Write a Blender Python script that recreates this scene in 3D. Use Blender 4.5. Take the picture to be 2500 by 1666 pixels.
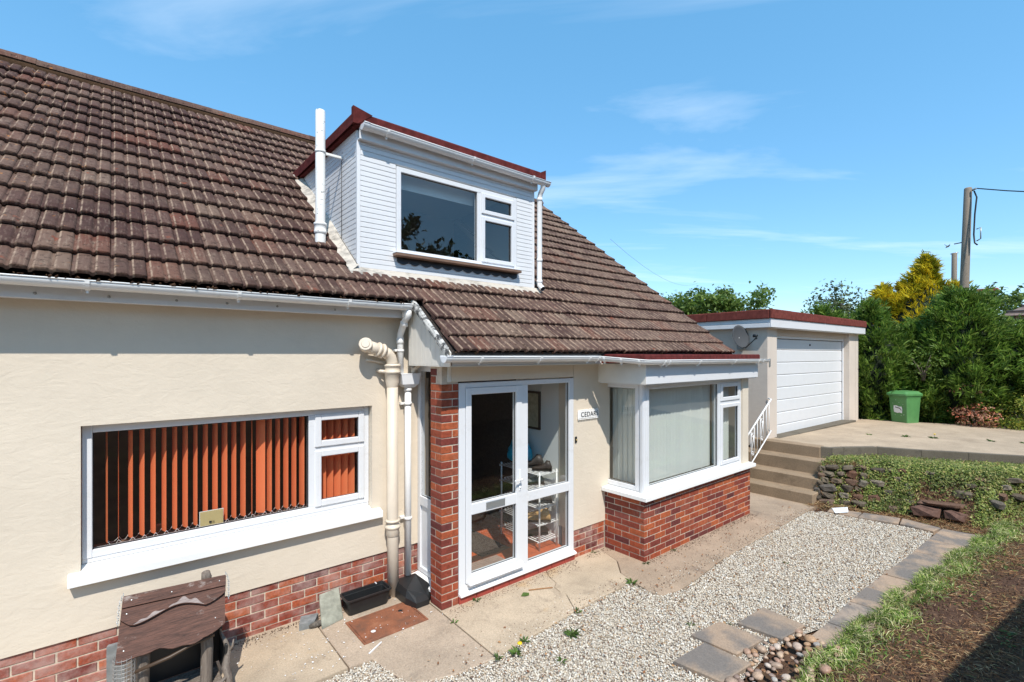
import bpy, bmesh, math, random
import numpy as np
from mathutils import Vector, Matrix, Euler
R = math.radians
random.seed(7)
rng = np.random.default_rng(11)
scene = bpy.context.scene
for o in list(bpy.data.objects):
    bpy.data.objects.remove(o)

# ------------------------------------------------------------------ camera
cam_d = bpy.data.cameras.new('camera')
cam = bpy.data.objects.new('camera', cam_d)
scene.collection.objects.link(cam)
cam.location = (0, 0, 2.46)
cam.rotation_euler = (R(90), 0, R(50.3 - 90))
cam_d.sensor_width = 36.0
cam_d.lens = 36.0 * 1174.6 / 2500.0
cam_d.shift_y = 33.0 / 2500.0
cam_d.clip_start = 0.05
cam_d.clip_end = 3000
scene.camera = cam

# ------------------------------------------------------------------ sky, sun, exposure
SUN = Vector((-0.125, -0.28, 0.41)).normalized()
ELEV = math.asin(SUN.z)
world = bpy.data.worlds.new('World')
scene.world = world
world.use_nodes = True
nt = world.node_tree
for n in list(nt.nodes):
    nt.nodes.remove(n)
W_out = nt.nodes.new('ShaderNodeOutputWorld')
W_bg = nt.nodes.new('ShaderNodeBackground')
W_sky = nt.nodes.new('ShaderNodeTexSky')
W_sky.sky_type = 'NISHITA'
W_sky.sun_disc = False
W_sky.sun_elevation = ELEV
W_sky.sun_rotation = math.atan2(SUN.x, SUN.y)
W_sky.altitude = 0
W_sky.air_density = 1.0
W_sky.dust_density = 0.15
W_sky.ozone_density = 1.2
W_bg.inputs['Strength'].default_value = 0.15
# thin streaky cirrus, spread all round the sky
tc = nt.nodes.new('ShaderNodeTexCoord')
sep = nt.nodes.new('ShaderNodeSeparateXYZ')
nt.links.new(tc.outputs['Generated'], sep.inputs[0])
def wmath(op, a, b):
    n_ = nt.nodes.new('ShaderNodeMath'); n_.operation = op
    for k_, v_ in enumerate((a, b)):
        if isinstance(v_, (int, float)): n_.inputs[k_].default_value = v_
        else: nt.links.new(v_, n_.inputs[k_])
    return n_.outputs[0]
zz_ = wmath('ADD', wmath('MAXIMUM', sep.outputs[2], 0.0), 0.09)       # a flat cloud sheet overhead
comb = nt.nodes.new('ShaderNodeCombineXYZ')
nt.links.new(wmath('DIVIDE', sep.outputs[0], zz_), comb.inputs[0])
nt.links.new(wmath('DIVIDE', sep.outputs[1], zz_), comb.inputs[1])
mrot = nt.nodes.new('ShaderNodeMapping')
mrot.inputs['Rotation'].default_value = (0, 0, R(41))
nt.links.new(comb.outputs[0], mrot.inputs['Vector'])
mp = nt.nodes.new('ShaderNodeMapping')
mp.inputs['Scale'].default_value = (0.55, 1.7, 1.0)
mp.inputs['Location'].default_value = (3.1, 0.4, 0.0)
nt.links.new(mrot.outputs[0], mp.inputs['Vector'])
nz = nt.nodes.new('ShaderNodeTexNoise')
nz.inputs['Scale'].default_value = 1.05
nz.inputs['Detail'].default_value = 7
nz.inputs['Roughness'].default_value = 0.56
nz.inputs['Distortion'].default_value = 0.5
nt.links.new(mp.outputs[0], nz.inputs['Vector'])
cr = nt.nodes.new('ShaderNodeValToRGB')
cr.color_ramp.elements[0].position = 0.53
cr.color_ramp.elements[0].color = (0, 0, 0, 1)
cr.color_ramp.elements[1].position = 0.9
cr.color_ramp.elements[1].color = (1, 1, 1, 1)
nt.links.new(nz.outputs[0], cr.inputs[0])
mul = nt.nodes.new('ShaderNodeMath'); mul.operation = 'MULTIPLY'
mul.inputs[1].default_value = 0.5
nt.links.new(cr.outputs[0], mul.inputs[0])
sat = nt.nodes.new('ShaderNodeHueSaturation')
sat.inputs['Saturation'].default_value = 1.12
sat.inputs['Value'].default_value = 1.2
sat.inputs['Hue'].default_value = 0.493
nt.links.new(W_sky.outputs[0], sat.inputs['Color'])
mixc = nt.nodes.new('ShaderNodeMixRGB')
mixc.inputs[2].default_value = (7.6, 8.2, 8.8, 1)
nt.links.new(mul.outputs[0], mixc.inputs[0])
veil = nt.nodes.new('ShaderNodeMixRGB')          # thin even summer haze over the whole sky
veil.inputs[0].default_value = 0.38
veil.inputs[2].default_value = (0.95, 3.7, 6.7, 1)
nt.links.new(sat.outputs[0], veil.inputs[1])
nt.links.new(veil.outputs[0], mixc.inputs[1])
nt.links.new(mixc.outputs[0], W_bg.inputs['Color'])
nt.links.new(W_bg.outputs[0], W_out.inputs[0])

sun_d = bpy.data.lights.new('sun', 'SUN')
sun_d.energy = 4.5
sun_d.angle = R(0.53)
sun_d.color = (1.0, 0.95, 0.87)
sun = bpy.data.objects.new('sun', sun_d)
scene.collection.objects.link(sun)
sun.rotation_euler = SUN.to_track_quat('Z', 'Y').to_euler()
sun.location = (-3, -6, 12)

scene.view_settings.view_transform = 'Standard'
scene.view_settings.look = 'None'
scene.view_settings.gamma = 1
scene.view_settings.exposure = 0.25
scene.view_settings.use_curve_mapping = False
scene.render.engine = 'CYCLES'
scene.cycles.use_denoising = True
scene.cycles.max_bounces = 7
scene.cycles.transparent_max_bounces = 12

# ------------------------------------------------------------------ materials
def new_mat(name):
    m = bpy.data.materials.new(name)
    m.use_nodes = True
    return m, m.node_tree, m.node_tree.nodes['Principled BSDF']

def N(t, typ, **kw):
    n = t.nodes.new(typ)
    for k, v in kw.items():
        if k.startswith('i_'):
            key = k[2:]
            key = int(key) if key.isdigit() else key.replace('_', ' ')
            n.inputs[key].default_value = v
        else:
            setattr(n, k, v)
    return n

def ramp(t, stops, fac=None, interp='LINEAR'):
    n = t.nodes.new('ShaderNodeValToRGB')
    cr_ = n.color_ramp
    cr_.interpolation = interp
    while len(cr_.elements) < len(stops):
        cr_.elements.new(0.5)
    for e, (p, c) in zip(cr_.elements, stops):
        e.position = p
        e.color = (c[0], c[1], c[2], 1) if not isinstance(c, (int, float)) else (c, c, c, 1)
    if fac is not None:
        t.links.new(fac, n.inputs[0])
    return n

def mix(t, a, b, fac, mode='MIX'):
    n = t.nodes.new('ShaderNodeMixRGB')
    n.blend_type = mode
    for i, v in ((0, fac), (1, a), (2, b)):
        if hasattr(v, 'is_output') or isinstance(v, bpy.types.NodeSocket):
            t.links.new(v, n.inputs[i])
        elif isinstance(v, (int, float)):
            n.inputs[i].default_value = v if i == 0 else (v, v, v, 1)
        else:
            n.inputs[i].default_value = (v[0], v[1], v[2], 1)
    return n.outputs[0]

def noise(t, scale, detail=4, rough=0.55, vec=None, dist=0.0):
    n = N(t, 'ShaderNodeTexNoise')
    n.inputs['Scale'].default_value = scale
    n.inputs['Detail'].default_value = detail
    n.inputs['Roughness'].default_value = rough
    n.inputs['Distortion'].default_value = dist
    if vec is not None:
        t.links.new(vec, n.inputs['Vector'])
    return n.outputs[0]

def wpos(t, scale=None):
    g = N(t, 'ShaderNodeNewGeometry')
    if scale is None:
        return g.outputs['Position']
    m_ = N(t, 'ShaderNodeMapping')
    m_.inputs['Scale'].default_value = scale
    t.links.new(g.outputs['Position'], m_.inputs['Vector'])
    return m_.outputs[0]

def bump(t, bsdf, height, strength=0.3, dist=0.01):
    b = N(t, 'ShaderNodeBump')
    b.inputs['Strength'].default_value = strength
    b.inputs['Distance'].default_value = dist
    t.links.new(height, b.inputs['Height'])
    t.links.new(b.outputs[0], bsdf.inputs['Normal'])
    return b

def plain(name, col, rough=0.5, spec=0.5, metal=0.0, var=0.0, vscale=6.0, bmp=0.0, bscale=60, bdist=0.004):
    m, t, b = new_mat(name)
    b.inputs['Roughness'].default_value = rough
    b.inputs['Specular IOR Level'].default_value = spec
    b.inputs['Metallic'].default_value = metal
    if var > 0:
        f = noise(t, vscale, 6, 0.6, wpos(t))
        lo = [c * (1 - var) for c in col]; hi = [min(1, c * (1 + var)) for c in col]
        rr = ramp(t, [(0.3, lo), (0.7, hi)], f)
        t.links.new(rr.outputs[0], b.inputs['Base Color'])
    else:
        b.inputs['Base Color'].default_value = (*col, 1)
    if bmp > 0:
        bump(t, b, noise(t, bscale, 5, 0.6, wpos(t)), bmp, bdist)
    return m

def rnd_value(t):
    """one random number for each object and each loose piece"""
    oi = N(t, 'ShaderNodeObjectInfo')
    g = N(t, 'ShaderNodeNewGeometry')
    a = N(t, 'ShaderNodeMath', operation='ADD')
    t.links.new(oi.outputs['Random'], a.inputs[0])
    t.links.new(g.outputs['Random Per Island'], a.inputs[1])
    f = N(t, 'ShaderNodeMath', operation='FRACT')
    t.links.new(a.outputs[0], f.inputs[0])
    return f.outputs[0]

def m_render(name, col, bs=0.35):
    m, t, b = new_mat(name)
    p = wpos(t)
    f = noise(t, 1.3, 6, 0.65, p)
    c1 = ramp(t, [(0.3, [c * 0.93 for c in col]), (0.7, [min(1, c * 1.04) for c in col])], f)
    ps = wpos(t, (3, 3, 0.5))
    f2 = ramp(t, [(0.55, 0.0), (0.85, 0.35)], noise(t, 2.0, 6, 0.7, ps))
    c2 = mix(t, c1.outputs[0], [c * 0.8 for c in col], f2.outputs[0])
    t.links.new(c2, b.inputs['Base Color'])
    b.inputs['Roughness'].default_value = 0.85
    b.inputs['Specular IOR Level'].default_value = 0.25
    h1 = noise(t, 7, 5, 0.6, wpos(t, (1, 1, 1.9)), 0.8)
    h2 = noise(t, 70, 3, 0.6, p)
    h = N(t, 'ShaderNodeMath', operation='MULTIPLY_ADD')
    t.links.new(h2, h.inputs[0]); h.inputs[1].default_value = 0.22
    t.links.new(h1, h.inputs[2])
    bump(t, b, h.outputs[0], bs, 0.012)
    return m

def m_brick(name='brick_red', bloom=0.34, lo=0.58, gain=1.0):
    m, t, b = new_mat(name)
    r = rnd_value(t)
    base = ramp(t, [(q_, [min(1, v_ * gain) for v_ in c_]) for q_, c_ in [(0.0, (0.11, 0.028, 0.026)), (0.2, (0.165, 0.036, 0.027)), (0.42, (0.225, 0.047, 0.027)), (0.7, (0.295, 0.064, 0.028)), (0.9, (0.37, 0.095, 0.036)), (1.0, (0.18, 0.05, 0.042))]], r)
    p = wpos(t)
    f = ramp(t, [(0.32, 0.6), (0.68, 1.2)], noise(t, 30, 6, 0.75, p))
    c = mix(t, base.outputs[0], f.outputs[0], 1.0, 'MULTIPLY')
    bl = ramp(t, [(lo, 0.0), (lo + 0.2, bloom)], noise(t, 4.5, 6, 0.72, p))
    c = mix(t, c, (0.50, 0.37, 0.33), bl.outputs[0])
    dk = ramp(t, [(0.64, 0.0), (0.74, 0.45)], noise(t, 90, 3, 0.6, p))
    c = mix(t, c, (0.07, 0.03, 0.025), dk.outputs[0])
    t.links.new(c, b.inputs['Base Color'])
    b.inputs['Roughness'].default_value = 0.72
    b.inputs['Specular IOR Level'].default_value = 0.3
    bump(t, b, noise(t, 130, 4, 0.65, p), 0.35, 0.004)
    return m

def m_tile():
    m, t, b = new_mat('roof_tile_concrete')
    r = rnd_value(t)
    base = ramp(t, [(0.0, (0.056, 0.029, 0.025)), (0.35, (0.078, 0.042, 0.035)), (0.6, (0.096, 0.053, 0.043)), (0.8, (0.118, 0.072, 0.057)), (0.93, (0.115, 0.045, 0.032)), (1.0, (0.15, 0.105, 0.08))], r)
    p = wpos(t)
    # broad weathering: paler, sandier patches
    f0 = ramp(t, [(0.44, 0.0), (0.72, 0.5)], noise(t, 1.1, 7, 0.68, p))
    c = mix(t, base.outputs[0], (0.17, 0.118, 0.086), f0.outputs[0])
    uv = N(t, 'ShaderNodeUVMap')
    su = N(t, 'ShaderNodeSeparateXYZ')
    t.links.new(uv.outputs[0], su.inputs[0])
    # scuffed surface worn pale along the fall of the roof
    mpn = N(t, 'ShaderNodeMapping')
    mpn.inputs['Scale'].default_value = (70, 9, 9)
    t.links.new(p, mpn.inputs['Vector'])
    f1 = ramp(t, [(0.5, 0.0), (0.72, 0.75)], noise(t, 1.0, 5, 0.7, mpn.outputs[0]))
    f1m = ramp(t, [(0.38, 0.0), (0.62, 1.0)], noise(t, 3.3, 5, 0.6, p))
    f1x = N(t, 'ShaderNodeMath', operation='MULTIPLY')
    t.links.new(f1.outputs[0], f1x.inputs[0]); t.links.new(f1m.outputs[0], f1x.inputs[1])
    c = mix(t, c, (0.27, 0.20, 0.15), f1x.outputs[0])
    # worn arrises of the two ribs
    w1 = ramp(t, [(0.0, 0.0), (0.085, 0.0), (0.105, 0.8), (0.135, 0.8), (0.16, 0.0), (0.585, 0.0), (0.605, 0.8), (0.635, 0.8), (0.66, 0.0)], su.outputs[0])
    w2 = ramp(t, [(0.38, 0.0), (0.56, 1.0)], noise(t, 9.0, 5, 0.7, p))
    wx = N(t, 'ShaderNodeMath', operation='MULTIPLY')
    t.links.new(w1.outputs[0], wx.inputs[0]); t.links.new(w2.outputs[0], wx.inputs[1])
    c = mix(t, c, (0.33, 0.24, 0.175), wx.outputs[0])
    # dark moss grime
    g1 = ramp(t, [(0.53, 0.0), (0.64, 0.8)], noise(t, 24, 6, 0.72, p))
    c = mix(t, c, (0.035, 0.021, 0.016), g1.outputs[0])
    # red algae and orange and white lichen spots
    g2 = ramp(t, [(0.66, 0.0), (0.72, 0.8)], noise(t, 6.3, 4, 0.6, wpos(t, (1.3, 1.0, 1.0))))
    c = mix(t, c, (0.20, 0.055, 0.03), g2.outputs[0])
    # orange lichen lives on the far left half of this roof
    sx = N(t, 'ShaderNodeSeparateXYZ'); t.links.new(p, sx.inputs[0])
    lf = ramp(t, [(0.0, 1.0), (0.55, 0.0)], None)
    mr = N(t, 'ShaderNodeMapRange'); mr.inputs[1].default_value = -1.5; mr.inputs[2].default_value = 2.0
    t.links.new(sx.outputs[0], mr.inputs[0]); t.links.new(mr.outputs[0], lf.inputs[0])
    g3 = ramp(t, [(0.645, 0.0), (0.665, 1.0)], noise(t, 8.5, 5, 0.7, wpos(t, (1.0, 1.4, 0.9))))
    g3x = N(t, 'ShaderNodeMath', operation='MULTIPLY')
    t.links.new(g3.outputs[0], g3x.inputs[0]); t.links.new(lf.outputs[0], g3x.inputs[1])
    c = mix(t, c, (0.50, 0.19, 0.035), g3x.outputs[0])
    vo = N(t, 'ShaderNodeTexVoronoi'); vo.inputs['Scale'].default_value = 17
    t.links.new(p, vo.inputs['Vector'])
    g4 = ramp(t, [(0.0, 0.85), (0.10, 0.0)], vo.outputs['Distance'])
    g4m = ramp(t, [(0.6, 0.0), (0.64, 1.0)], noise(t, 5, 2, 0.5, p))
    g4x = N(t, 'ShaderNodeMath', operation='MULTIPLY')
    t.links.new(g4.outputs[0], g4x.inputs[0]); t.links.new(g4m.outputs[0], g4x.inputs[1])
    c = mix(t, c, (0.55, 0.52, 0.46), g4x.outputs[0])
    t.links.new(c, b.inputs['Base Color'])
    b.inputs['Roughness'].default_value = 0.9
    b.inputs['Specular IOR Level'].default_value = 0.15
    bump(t, b, noise(t, 110, 4, 0.7, p), 0.5, 0.004)
    return m

def m_concrete(name, col, dirt=(0.12, 0.10, 0.085), amt=0.5, tint=None):
    m, t, b = new_mat(name)
    p = wpos(t)
    f = ramp(t, [(0.3, [c * 0.78 for c in col]), (0.7, [min(1, c * 1.14) for c in col])], noise(t, 1.6, 7, 0.68, p))
    sp = ramp(t, [(0.35, 0.80), (0.62, 1.12)], noise(t, 75, 4, 0.75, p))
    c = mix(t, f.outputs[0], sp.outputs[0], 1.0, 'MULTIPLY')
    d1 = ramp(t, [(0.54, 0.0), (0.72, amt)], noise(t, 2.3, 8, 0.78, p, 0.4))
    c = mix(t, c, dirt, d1.outputs[0])
    vo = N(t, 'ShaderNodeTexVoronoi'); vo.inputs['Scale'].default_value = 55
    t.links.new(p, vo.inputs['Vector'])
    k = ramp(t, [(0.0, 0.7), (0.22, 0.0)], vo.outputs['Distance'])
    km = ramp(t, [(0.5, 0.0), (0.62, 1.0)], noise(t, 2.7, 5, 0.7, wpos(t, (1.2, 1, 1))))
    kx = N(t, 'ShaderNodeMath', operation='MULTIPLY')
    t.links.new(k.outputs[0], kx.inputs[0]); t.links.new(km.outputs[0], kx.inputs[1])
    c = mix(t, c, (0.05, 0.045, 0.04), kx.outputs[0])
    if tint:
        tf = ramp(t, [(0.60, 0.0), (0.74, 0.55)], noise(t, 1.9, 4, 0.6, wpos(t, (1, 1.3, 1))))
        c = mix(t, c, tint, tf.outputs[0])
    t.links.new(c, b.inputs['Base Color'])
    b.inputs['Roughness'].default_value = 0.9
    b.inputs['Specular IOR Level'].default_value = 0.2
    bump(t, b, noise(t, 60, 6, 0.75, p), 0.7, 0.008)
    return m

def m_glass(name, tint=(0.95, 0.97, 0.96), f0=0.12):
    """thin pane, same from both sides: mirror share rises towards grazing angles"""
    m, t, b = new_mat(name)
    t.nodes.remove(b)
    out = t.nodes['Material Output']
    g = N(t, 'ShaderNodeNewGeometry')
    dp = N(t, 'ShaderNodeVectorMath', operation='DOT_PRODUCT')
    t.links.new(g.outputs['Incoming'], dp.inputs[0]); t.links.new(g.outputs['Normal'], dp.inputs[1])
    ab = N(t, 'ShaderNodeMath', operation='ABSOLUTE'); t.links.new(dp.outputs['Value'], ab.inputs[0])
    om = N(t, 'ShaderNodeMath', operation='SUBTRACT'); om.inputs[0].default_value = 1.0; t.links.new(ab.outputs[0], om.inputs[1])
    pw = N(t, 'ShaderNodeMath', operation='POWER'); t.links.new(om.outputs[0], pw.inputs[0]); pw.inputs[1].default_value = 5.0
    ma = N(t, 'ShaderNodeMath', operation='MULTIPLY_ADD'); t.links.new(pw.outputs[0], ma.inputs[0]); ma.inputs[1].default_value = 1 - f0; ma.inputs[2].default_value = f0
    tr = N(t, 'ShaderNodeBsdfTransparent'); tr.inputs[0].default_value = (*tint, 1)
    gl = N(t, 'ShaderNodeBsdfGlossy'); gl.inputs['Roughness'].default_value = 0.0
    mx = N(t, 'ShaderNodeMixShader')
    t.links.new(ma.outputs[0], mx.inputs[0]); t.links.new(tr.outputs[0], mx.inputs[1]); t.links.new(gl.outputs[0], mx.inputs[2])
    t.links.new(mx.outputs[0], out.inputs[0])
    return m

def m_leaf(name, stops, trans=0.3, rough=0.55, spec=0.35):
    m, t, b = new_mat(name)
    out = t.nodes['Material Output']
    r = rnd_value(t)
    c = ramp(t, stops, r)
    big = ramp(t, [(0.32, 0.6), (0.68, 1.38)], noise(t, 2.6, 4, 0.6, wpos(t)))
    cc = mix(t, c.outputs[0], big.outputs[0], 1.0, 'MULTIPLY')
    t.links.new(cc, b.inputs['Base Color'])
    b.inputs['Roughness'].default_value = rough
    b.inputs['Specular IOR Level'].default_value = spec
    tl = N(t, 'ShaderNodeBsdfTranslucent')
    t.links.new(cc, tl.inputs[0])
    mx = N(t, 'ShaderNodeMixShader'); mx.inputs[0].default_value = trans
    t.links.new(b.outputs[0], mx.inputs[1]); t.links.new(tl.outputs[0], mx.inputs[2])
    t.links.new(mx.outputs[0], out.inputs[0])
    return m

def m_random(name, stops, rough=0.8, spec=0.25, speck=0.25, bmp=0.2):
    m, t, b = new_mat(name)
    c = ramp(t, stops, rnd_value(t))
    f = ramp(t, [(0.35, 1 - speck), (0.65, 1 + speck * 0.5)], noise(t, 55, 4, 0.7, wpos(t)))
    cc = mix(t, c.outputs[0], f.outputs[0], 1.0, 'MULTIPLY')
    t.links.new(cc, b.inputs['Base Color'])
    b.inputs['Roughness'].default_value = rough
    b.inputs['Specular IOR Level'].default_value = spec
    if bmp:
        bump(t, b, noise(t, 120, 4, 0.6, wpos(t)), bmp, 0.004)
    return m

def m_wood(name, dark, light, pale, axis=(1, 12, 12), pale_amt=0.5):
    m, t, b = new_mat(name)
    p = wpos(t, axis)
    f = ramp(t, [(0.3, dark), (0.7, light)], noise(t, 6, 6, 0.7, p, 1.0))
    w = ramp(t, [(0.60, 0.0), (0.72, pale_amt)], noise(t, 3.2, 5, 0.7, wpos(t, (1.3, 2, 2))))
    c = mix(t, f.outputs[0], pale, w.outputs[0])
    t.links.new(c, b.inputs['Base Color'])
    b.inputs['Roughness'].default_value = 0.75
    bump(t, b, noise(t, 10, 5, 0.7, p, 1.0), 0.7, 0.006)
    return m

def m_dirty_white(name, col, dirt, lo, hi, amt, scale=9.0, rough=0.4):
    m, t, b = new_mat(name)
    f = ramp(t, [(lo, 0.0), (hi, amt)], noise(t, scale, 6, 0.75, wpos(t, (0.5, 1, 1))))
    c = mix(t, col, dirt, f.outputs[0])
    t.links.new(c, b.inputs['Base Color'])
    b.inputs['Roughness'].default_value = rough
    return m

M = {}
M['render'] = m_render('cream_render', (0.675, 0.587, 0.474), 0.36)
M['render_pink'] = m_render('pale_render', (0.615, 0.535, 0.46), 0.25)
M['brick'] = m_brick(gain=1.14)
M['brick_pale'] = m_brick('brick_red_bloomed', 0.5, 0.42, 1.18)
M['mortar'] = plain('mortar', (0.55, 0.46, 0.365), 0.95, 0.1, var=0.2, vscale=18, bmp=0.5, bscale=140)
M['tile'] = m_tile()
M['deck'] = plain('roof_felt_dark', (0.03, 0.024, 0.02), 0.95)
M['upvc'] = m_dirty_white('white_upvc', (0.70, 0.705, 0.72), (0.40, 0.37, 0.31), 0.55, 0.8, 0.35, 7.0, 0.35)
M['upvc_clean'] = plain('white_plastic', (0.80, 0.81, 0.83), 0.3)
M['gutter'] = m_dirty_white('white_gutter_plastic', (0.79, 0.79, 0.78), (0.30, 0.27, 0.17), 0.56, 0.74, 0.5, 11.0, 0.4)
M['gutter_clean'] = plain('clean_gutter_plastic', (0.80, 0.79, 0.77), 0.38, var=0.04)
M['cladding'] = plain('white_cladding', (0.73, 0.73, 0.735), 0.4, var=0.03, vscale=3)
M['clad_cream'] = plain('off_white_cladding', (0.74, 0.70, 0.63), 0.45, var=0.04)
M['white_paint'] = m_dirty_white('white_masonry_paint', (0.84, 0.83, 0.81), (0.5, 0.47, 0.41), 0.62, 0.8, 0.3, 3.5, 0.55)
M['cream_pipe'] = plain('cream_painted_iron', (0.66, 0.57, 0.46), 0.45, var=0.05, vscale=9)
M['felt_red'] = plain('red_mineral_felt', (0.110, 0.024, 0.022), 0.95, 0.1, var=0.35, vscale=14, bmp=0.6, bscale=260)
M['felt_brick'] = plain('brick_red_felt', (0.165, 0.045, 0.036), 0.95, 0.1, var=0.3, vscale=14, bmp=0.6, bscale=260)
M['flashing'] = m_dirty_white('pale_cement_flashing', (0.50, 0.45, 0.385), (0.12, 0.11, 0.10), 0.48, 0.66, 0.8, 8.0, 0.85)
M['verge'] = m_dirty_white('verge_mortar', (0.56, 0.54, 0.50), (0.04, 0.04, 0.042), 0.47, 0.53, 0.95, 11.0, 0.9)
M['lead'] = plain('dark_lead_and_shade', (0.045, 0.045, 0.05), 0.6, var=0.3)  # lead of the side soaker, also the painted shade strip below the dormer sill
M['glass'] = m_glass('window_glass')
M['gasket'] = plain('black_gasket', (0.02, 0.02, 0.022), 0.6)
M['wood_sill'] = plain('brown_timber', (0.20, 0.115, 0.075), 0.7, var=0.2)
M['peeling'] = m_dirty_white('peeling_white_paint', (0.80, 0.79, 0.76), (0.09, 0.08, 0.07), 0.61, 0.645, 0.95, 26.0, 0.6)
M['orange_fabric'] = None
M['pale_blind'] = None

def m_fabric(name, col, trans):
    m, t, b = new_mat(name)
    out = t.nodes['Material Output']
    b.inputs['Base Color'].default_value = (*col, 1); b.inputs['Roughness'].default_value = 0.85
    b.inputs['Specular IOR Level'].default_value = 0.1
    tl = N(t, 'ShaderNodeBsdfTranslucent'); tl.inputs[0].default_value = (*col, 1)
    mx = N(t, 'ShaderNodeMixShader'); mx.inputs[0].default_value = trans
    t.links.new(b.outputs[0], mx.inputs[1]); t.links.new(tl.outputs[0], mx.inputs[2]); t.links.new(mx.outputs[0], out.inputs[0])
    return m
M['orange_fabric'] = m_fabric('orange_blind_fabric', (0.93, 0.25, 0.105), 0.12)
M['pale_blind'] = m_fabric('pale_green_blind_fabric', (0.70, 0.725, 0.685), 0.2)
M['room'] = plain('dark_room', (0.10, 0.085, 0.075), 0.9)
M['room_mid'] = plain('room_plaster', (0.42, 0.41, 0.39), 0.9)
M['room_white'] = plain('white_plaster', (0.74, 0.76, 0.75), 0.9)
M['terracotta'] = plain('terracotta_floor', (0.46, 0.10, 0.035), 0.75, var=0.25, vscale=14)
M['quarry'] = plain('red_quarry_tile', (0.33, 0.055, 0.04), 0.6, var=0.2, vscale=12)
M['mat'] = plain('ribbed_door_mat', (0.28, 0.20, 0.165), 0.95, var=0.2)
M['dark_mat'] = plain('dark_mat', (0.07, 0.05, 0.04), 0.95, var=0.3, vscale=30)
M['turquoise'] = plain('turquoise_plastic', (0.015, 0.45, 0.70), 0.35, var=0.15, vscale=20)
M['tan'] = plain('tan_suede', (0.50, 0.30, 0.12), 0.85, var=0.2, vscale=30)
M['shoe_dark'] = plain('dark_leather', (0.045, 0.035, 0.03), 0.5, var=0.3)
M['metal_grey'] = plain('grey_metal', (0.36, 0.37, 0.37), 0.4, metal=0.6)
M['steel'] = plain('bright_steel', (0.6, 0.6, 0.6), 0.25, metal=0.9)
M['brass'] = plain('brass', (0.5, 0.35, 0.12), 0.35, metal=0.8)
M['black'] = plain('black_plastic', (0.016, 0.017, 0.018), 0.42, var=0.2)
M['gold_card'] = plain('gold_card', (0.48, 0.37, 0.17), 0.6)
M['paper'] = plain('white_paper', (0.78, 0.78, 0.78), 0.7)
M['picture'] = plain('parchment', (0.42, 0.38, 0.26), 0.6, var=0.25, vscale=18)
M['frame_dark'] = plain('dark_frame', (0.06, 0.035, 0.02), 0.5)
M['path'] = m_concrete('path_concrete', (0.48, 0.38, 0.275), (0.18, 0.135, 0.10), 0.75, (0.48, 0.29, 0.12))
M['path_grey'] = m_concrete('path_concrete_stained', (0.43, 0.335, 0.25), (0.12, 0.105, 0.09), 0.75)
M['path_bay'] = m_concrete('path_concrete_dusty', (0.385, 0.29, 0.21), (0.15, 0.11, 0.085), 0.75)
M['drive'] = m_concrete('drive_concrete', (0.43, 0.335, 0.24), (0.24, 0.18, 0.125), 0.6)
M['kerb'] = m_concrete('kerb_concrete', (0.15, 0.128, 0.098), (0.05, 0.047, 0.043), 0.85)
M['step'] = m_concrete('step_concrete', (0.295, 0.215, 0.142), (0.13, 0.09, 0.06), 0.7)
M['slab'] = None
M['rust'] = None
M['gravel_base'] = m_random('gravel_bed', [(0, (0.46, 0.40, 0.33)), (1, (0.50, 0.44, 0.37))], 0.95, 0.1, 0.5)
M['gravel'] = m_random('gravel_chippings', [(0.0, (0.13, 0.11, 0.10)), (0.06, (0.20, 0.11, 0.065)), (0.12, (0.46, 0.37, 0.27)), (0.35, (0.60, 0.53, 0.43)), (0.62, (0.67, 0.62, 0.53)), (0.88, (0.76, 0.73, 0.67)), (0.93, (0.52, 0.37, 0.22)), (1.0, (0.22, 0.20, 0.18))], 0.75, 0.3, 0.2)
M['pebble'] = m_random('river_pebble', [(0.0, (0.30, 0.17, 0.09)), (0.25, (0.42, 0.26, 0.15)), (0.45, (0.24, 0.17, 0.14)), (0.6, (0.50, 0.36, 0.25)), (0.8, (0.34, 0.20, 0.14)), (0.92, (0.62, 0.56, 0.48)), (1.0, (0.22, 0.20, 0.19))], 0.5, 0.4, 0.25)
M['stone'] = m_random('rubble_stone', [(0.0, (0.07, 0.055, 0.04)), (0.3, (0.125, 0.098, 0.07)), (0.55, (0.165, 0.135, 0.095)), (0.75, (0.14, 0.07, 0.045)), (0.9, (0.20, 0.17, 0.13)), (1.0, (0.11, 0.095, 0.08))], 0.85, 0.25, 0.45, 0.6)
M['soil'] = None
M['red_stone'] = plain('red_rubble_stone', (0.15, 0.085, 0.065), 0.85, 0.2, var=0.35, vscale=14, bmp=0.6, bscale=60)
M['door_white'] = plain('white_steel_door', (0.70, 0.71, 0.725), 0.35, var=0.02)
M['bin_green'] = plain('green_bin_plastic', (0.085, 0.24, 0.08), 0.45, var=0.12, vscale=5)
M['dish'] = plain('dark_grey_dish', (0.06, 0.064, 0.07), 0.75, 0.2)
M['rail_white'] = plain('white_painted_iron', (0.80, 0.79, 0.78), 0.4)
M['slate'] = plain('slate', (0.25, 0.25, 0.20), 0.8, var=0.4, vscale=11, bmp=0.5, bscale=40)
M['grey_stone'] = plain('grey_stone', (0.20, 0.21, 0.21), 0.7, var=0.25, vscale=20)
M['pole_wood'] = m_wood('weathered_pole_timber', (0.16, 0.12, 0.085), (0.29, 0.235, 0.18), (0.36, 0.32, 0.27), (14, 14, 1.0))
M['brown_board'] = m_wood('stained_board', (0.028, 0.013, 0.009), (0.165, 0.074, 0.050), (0.46, 0.41, 0.37), (1.0, 16, 16), 0.7)
M['worn_wood'] = m_wood('worn_pale_wood', (0.16, 0.11, 0.10), (0.42, 0.36, 0.33), (0.52, 0.48, 0.45), (1.0, 16, 16), 0.5)
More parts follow.
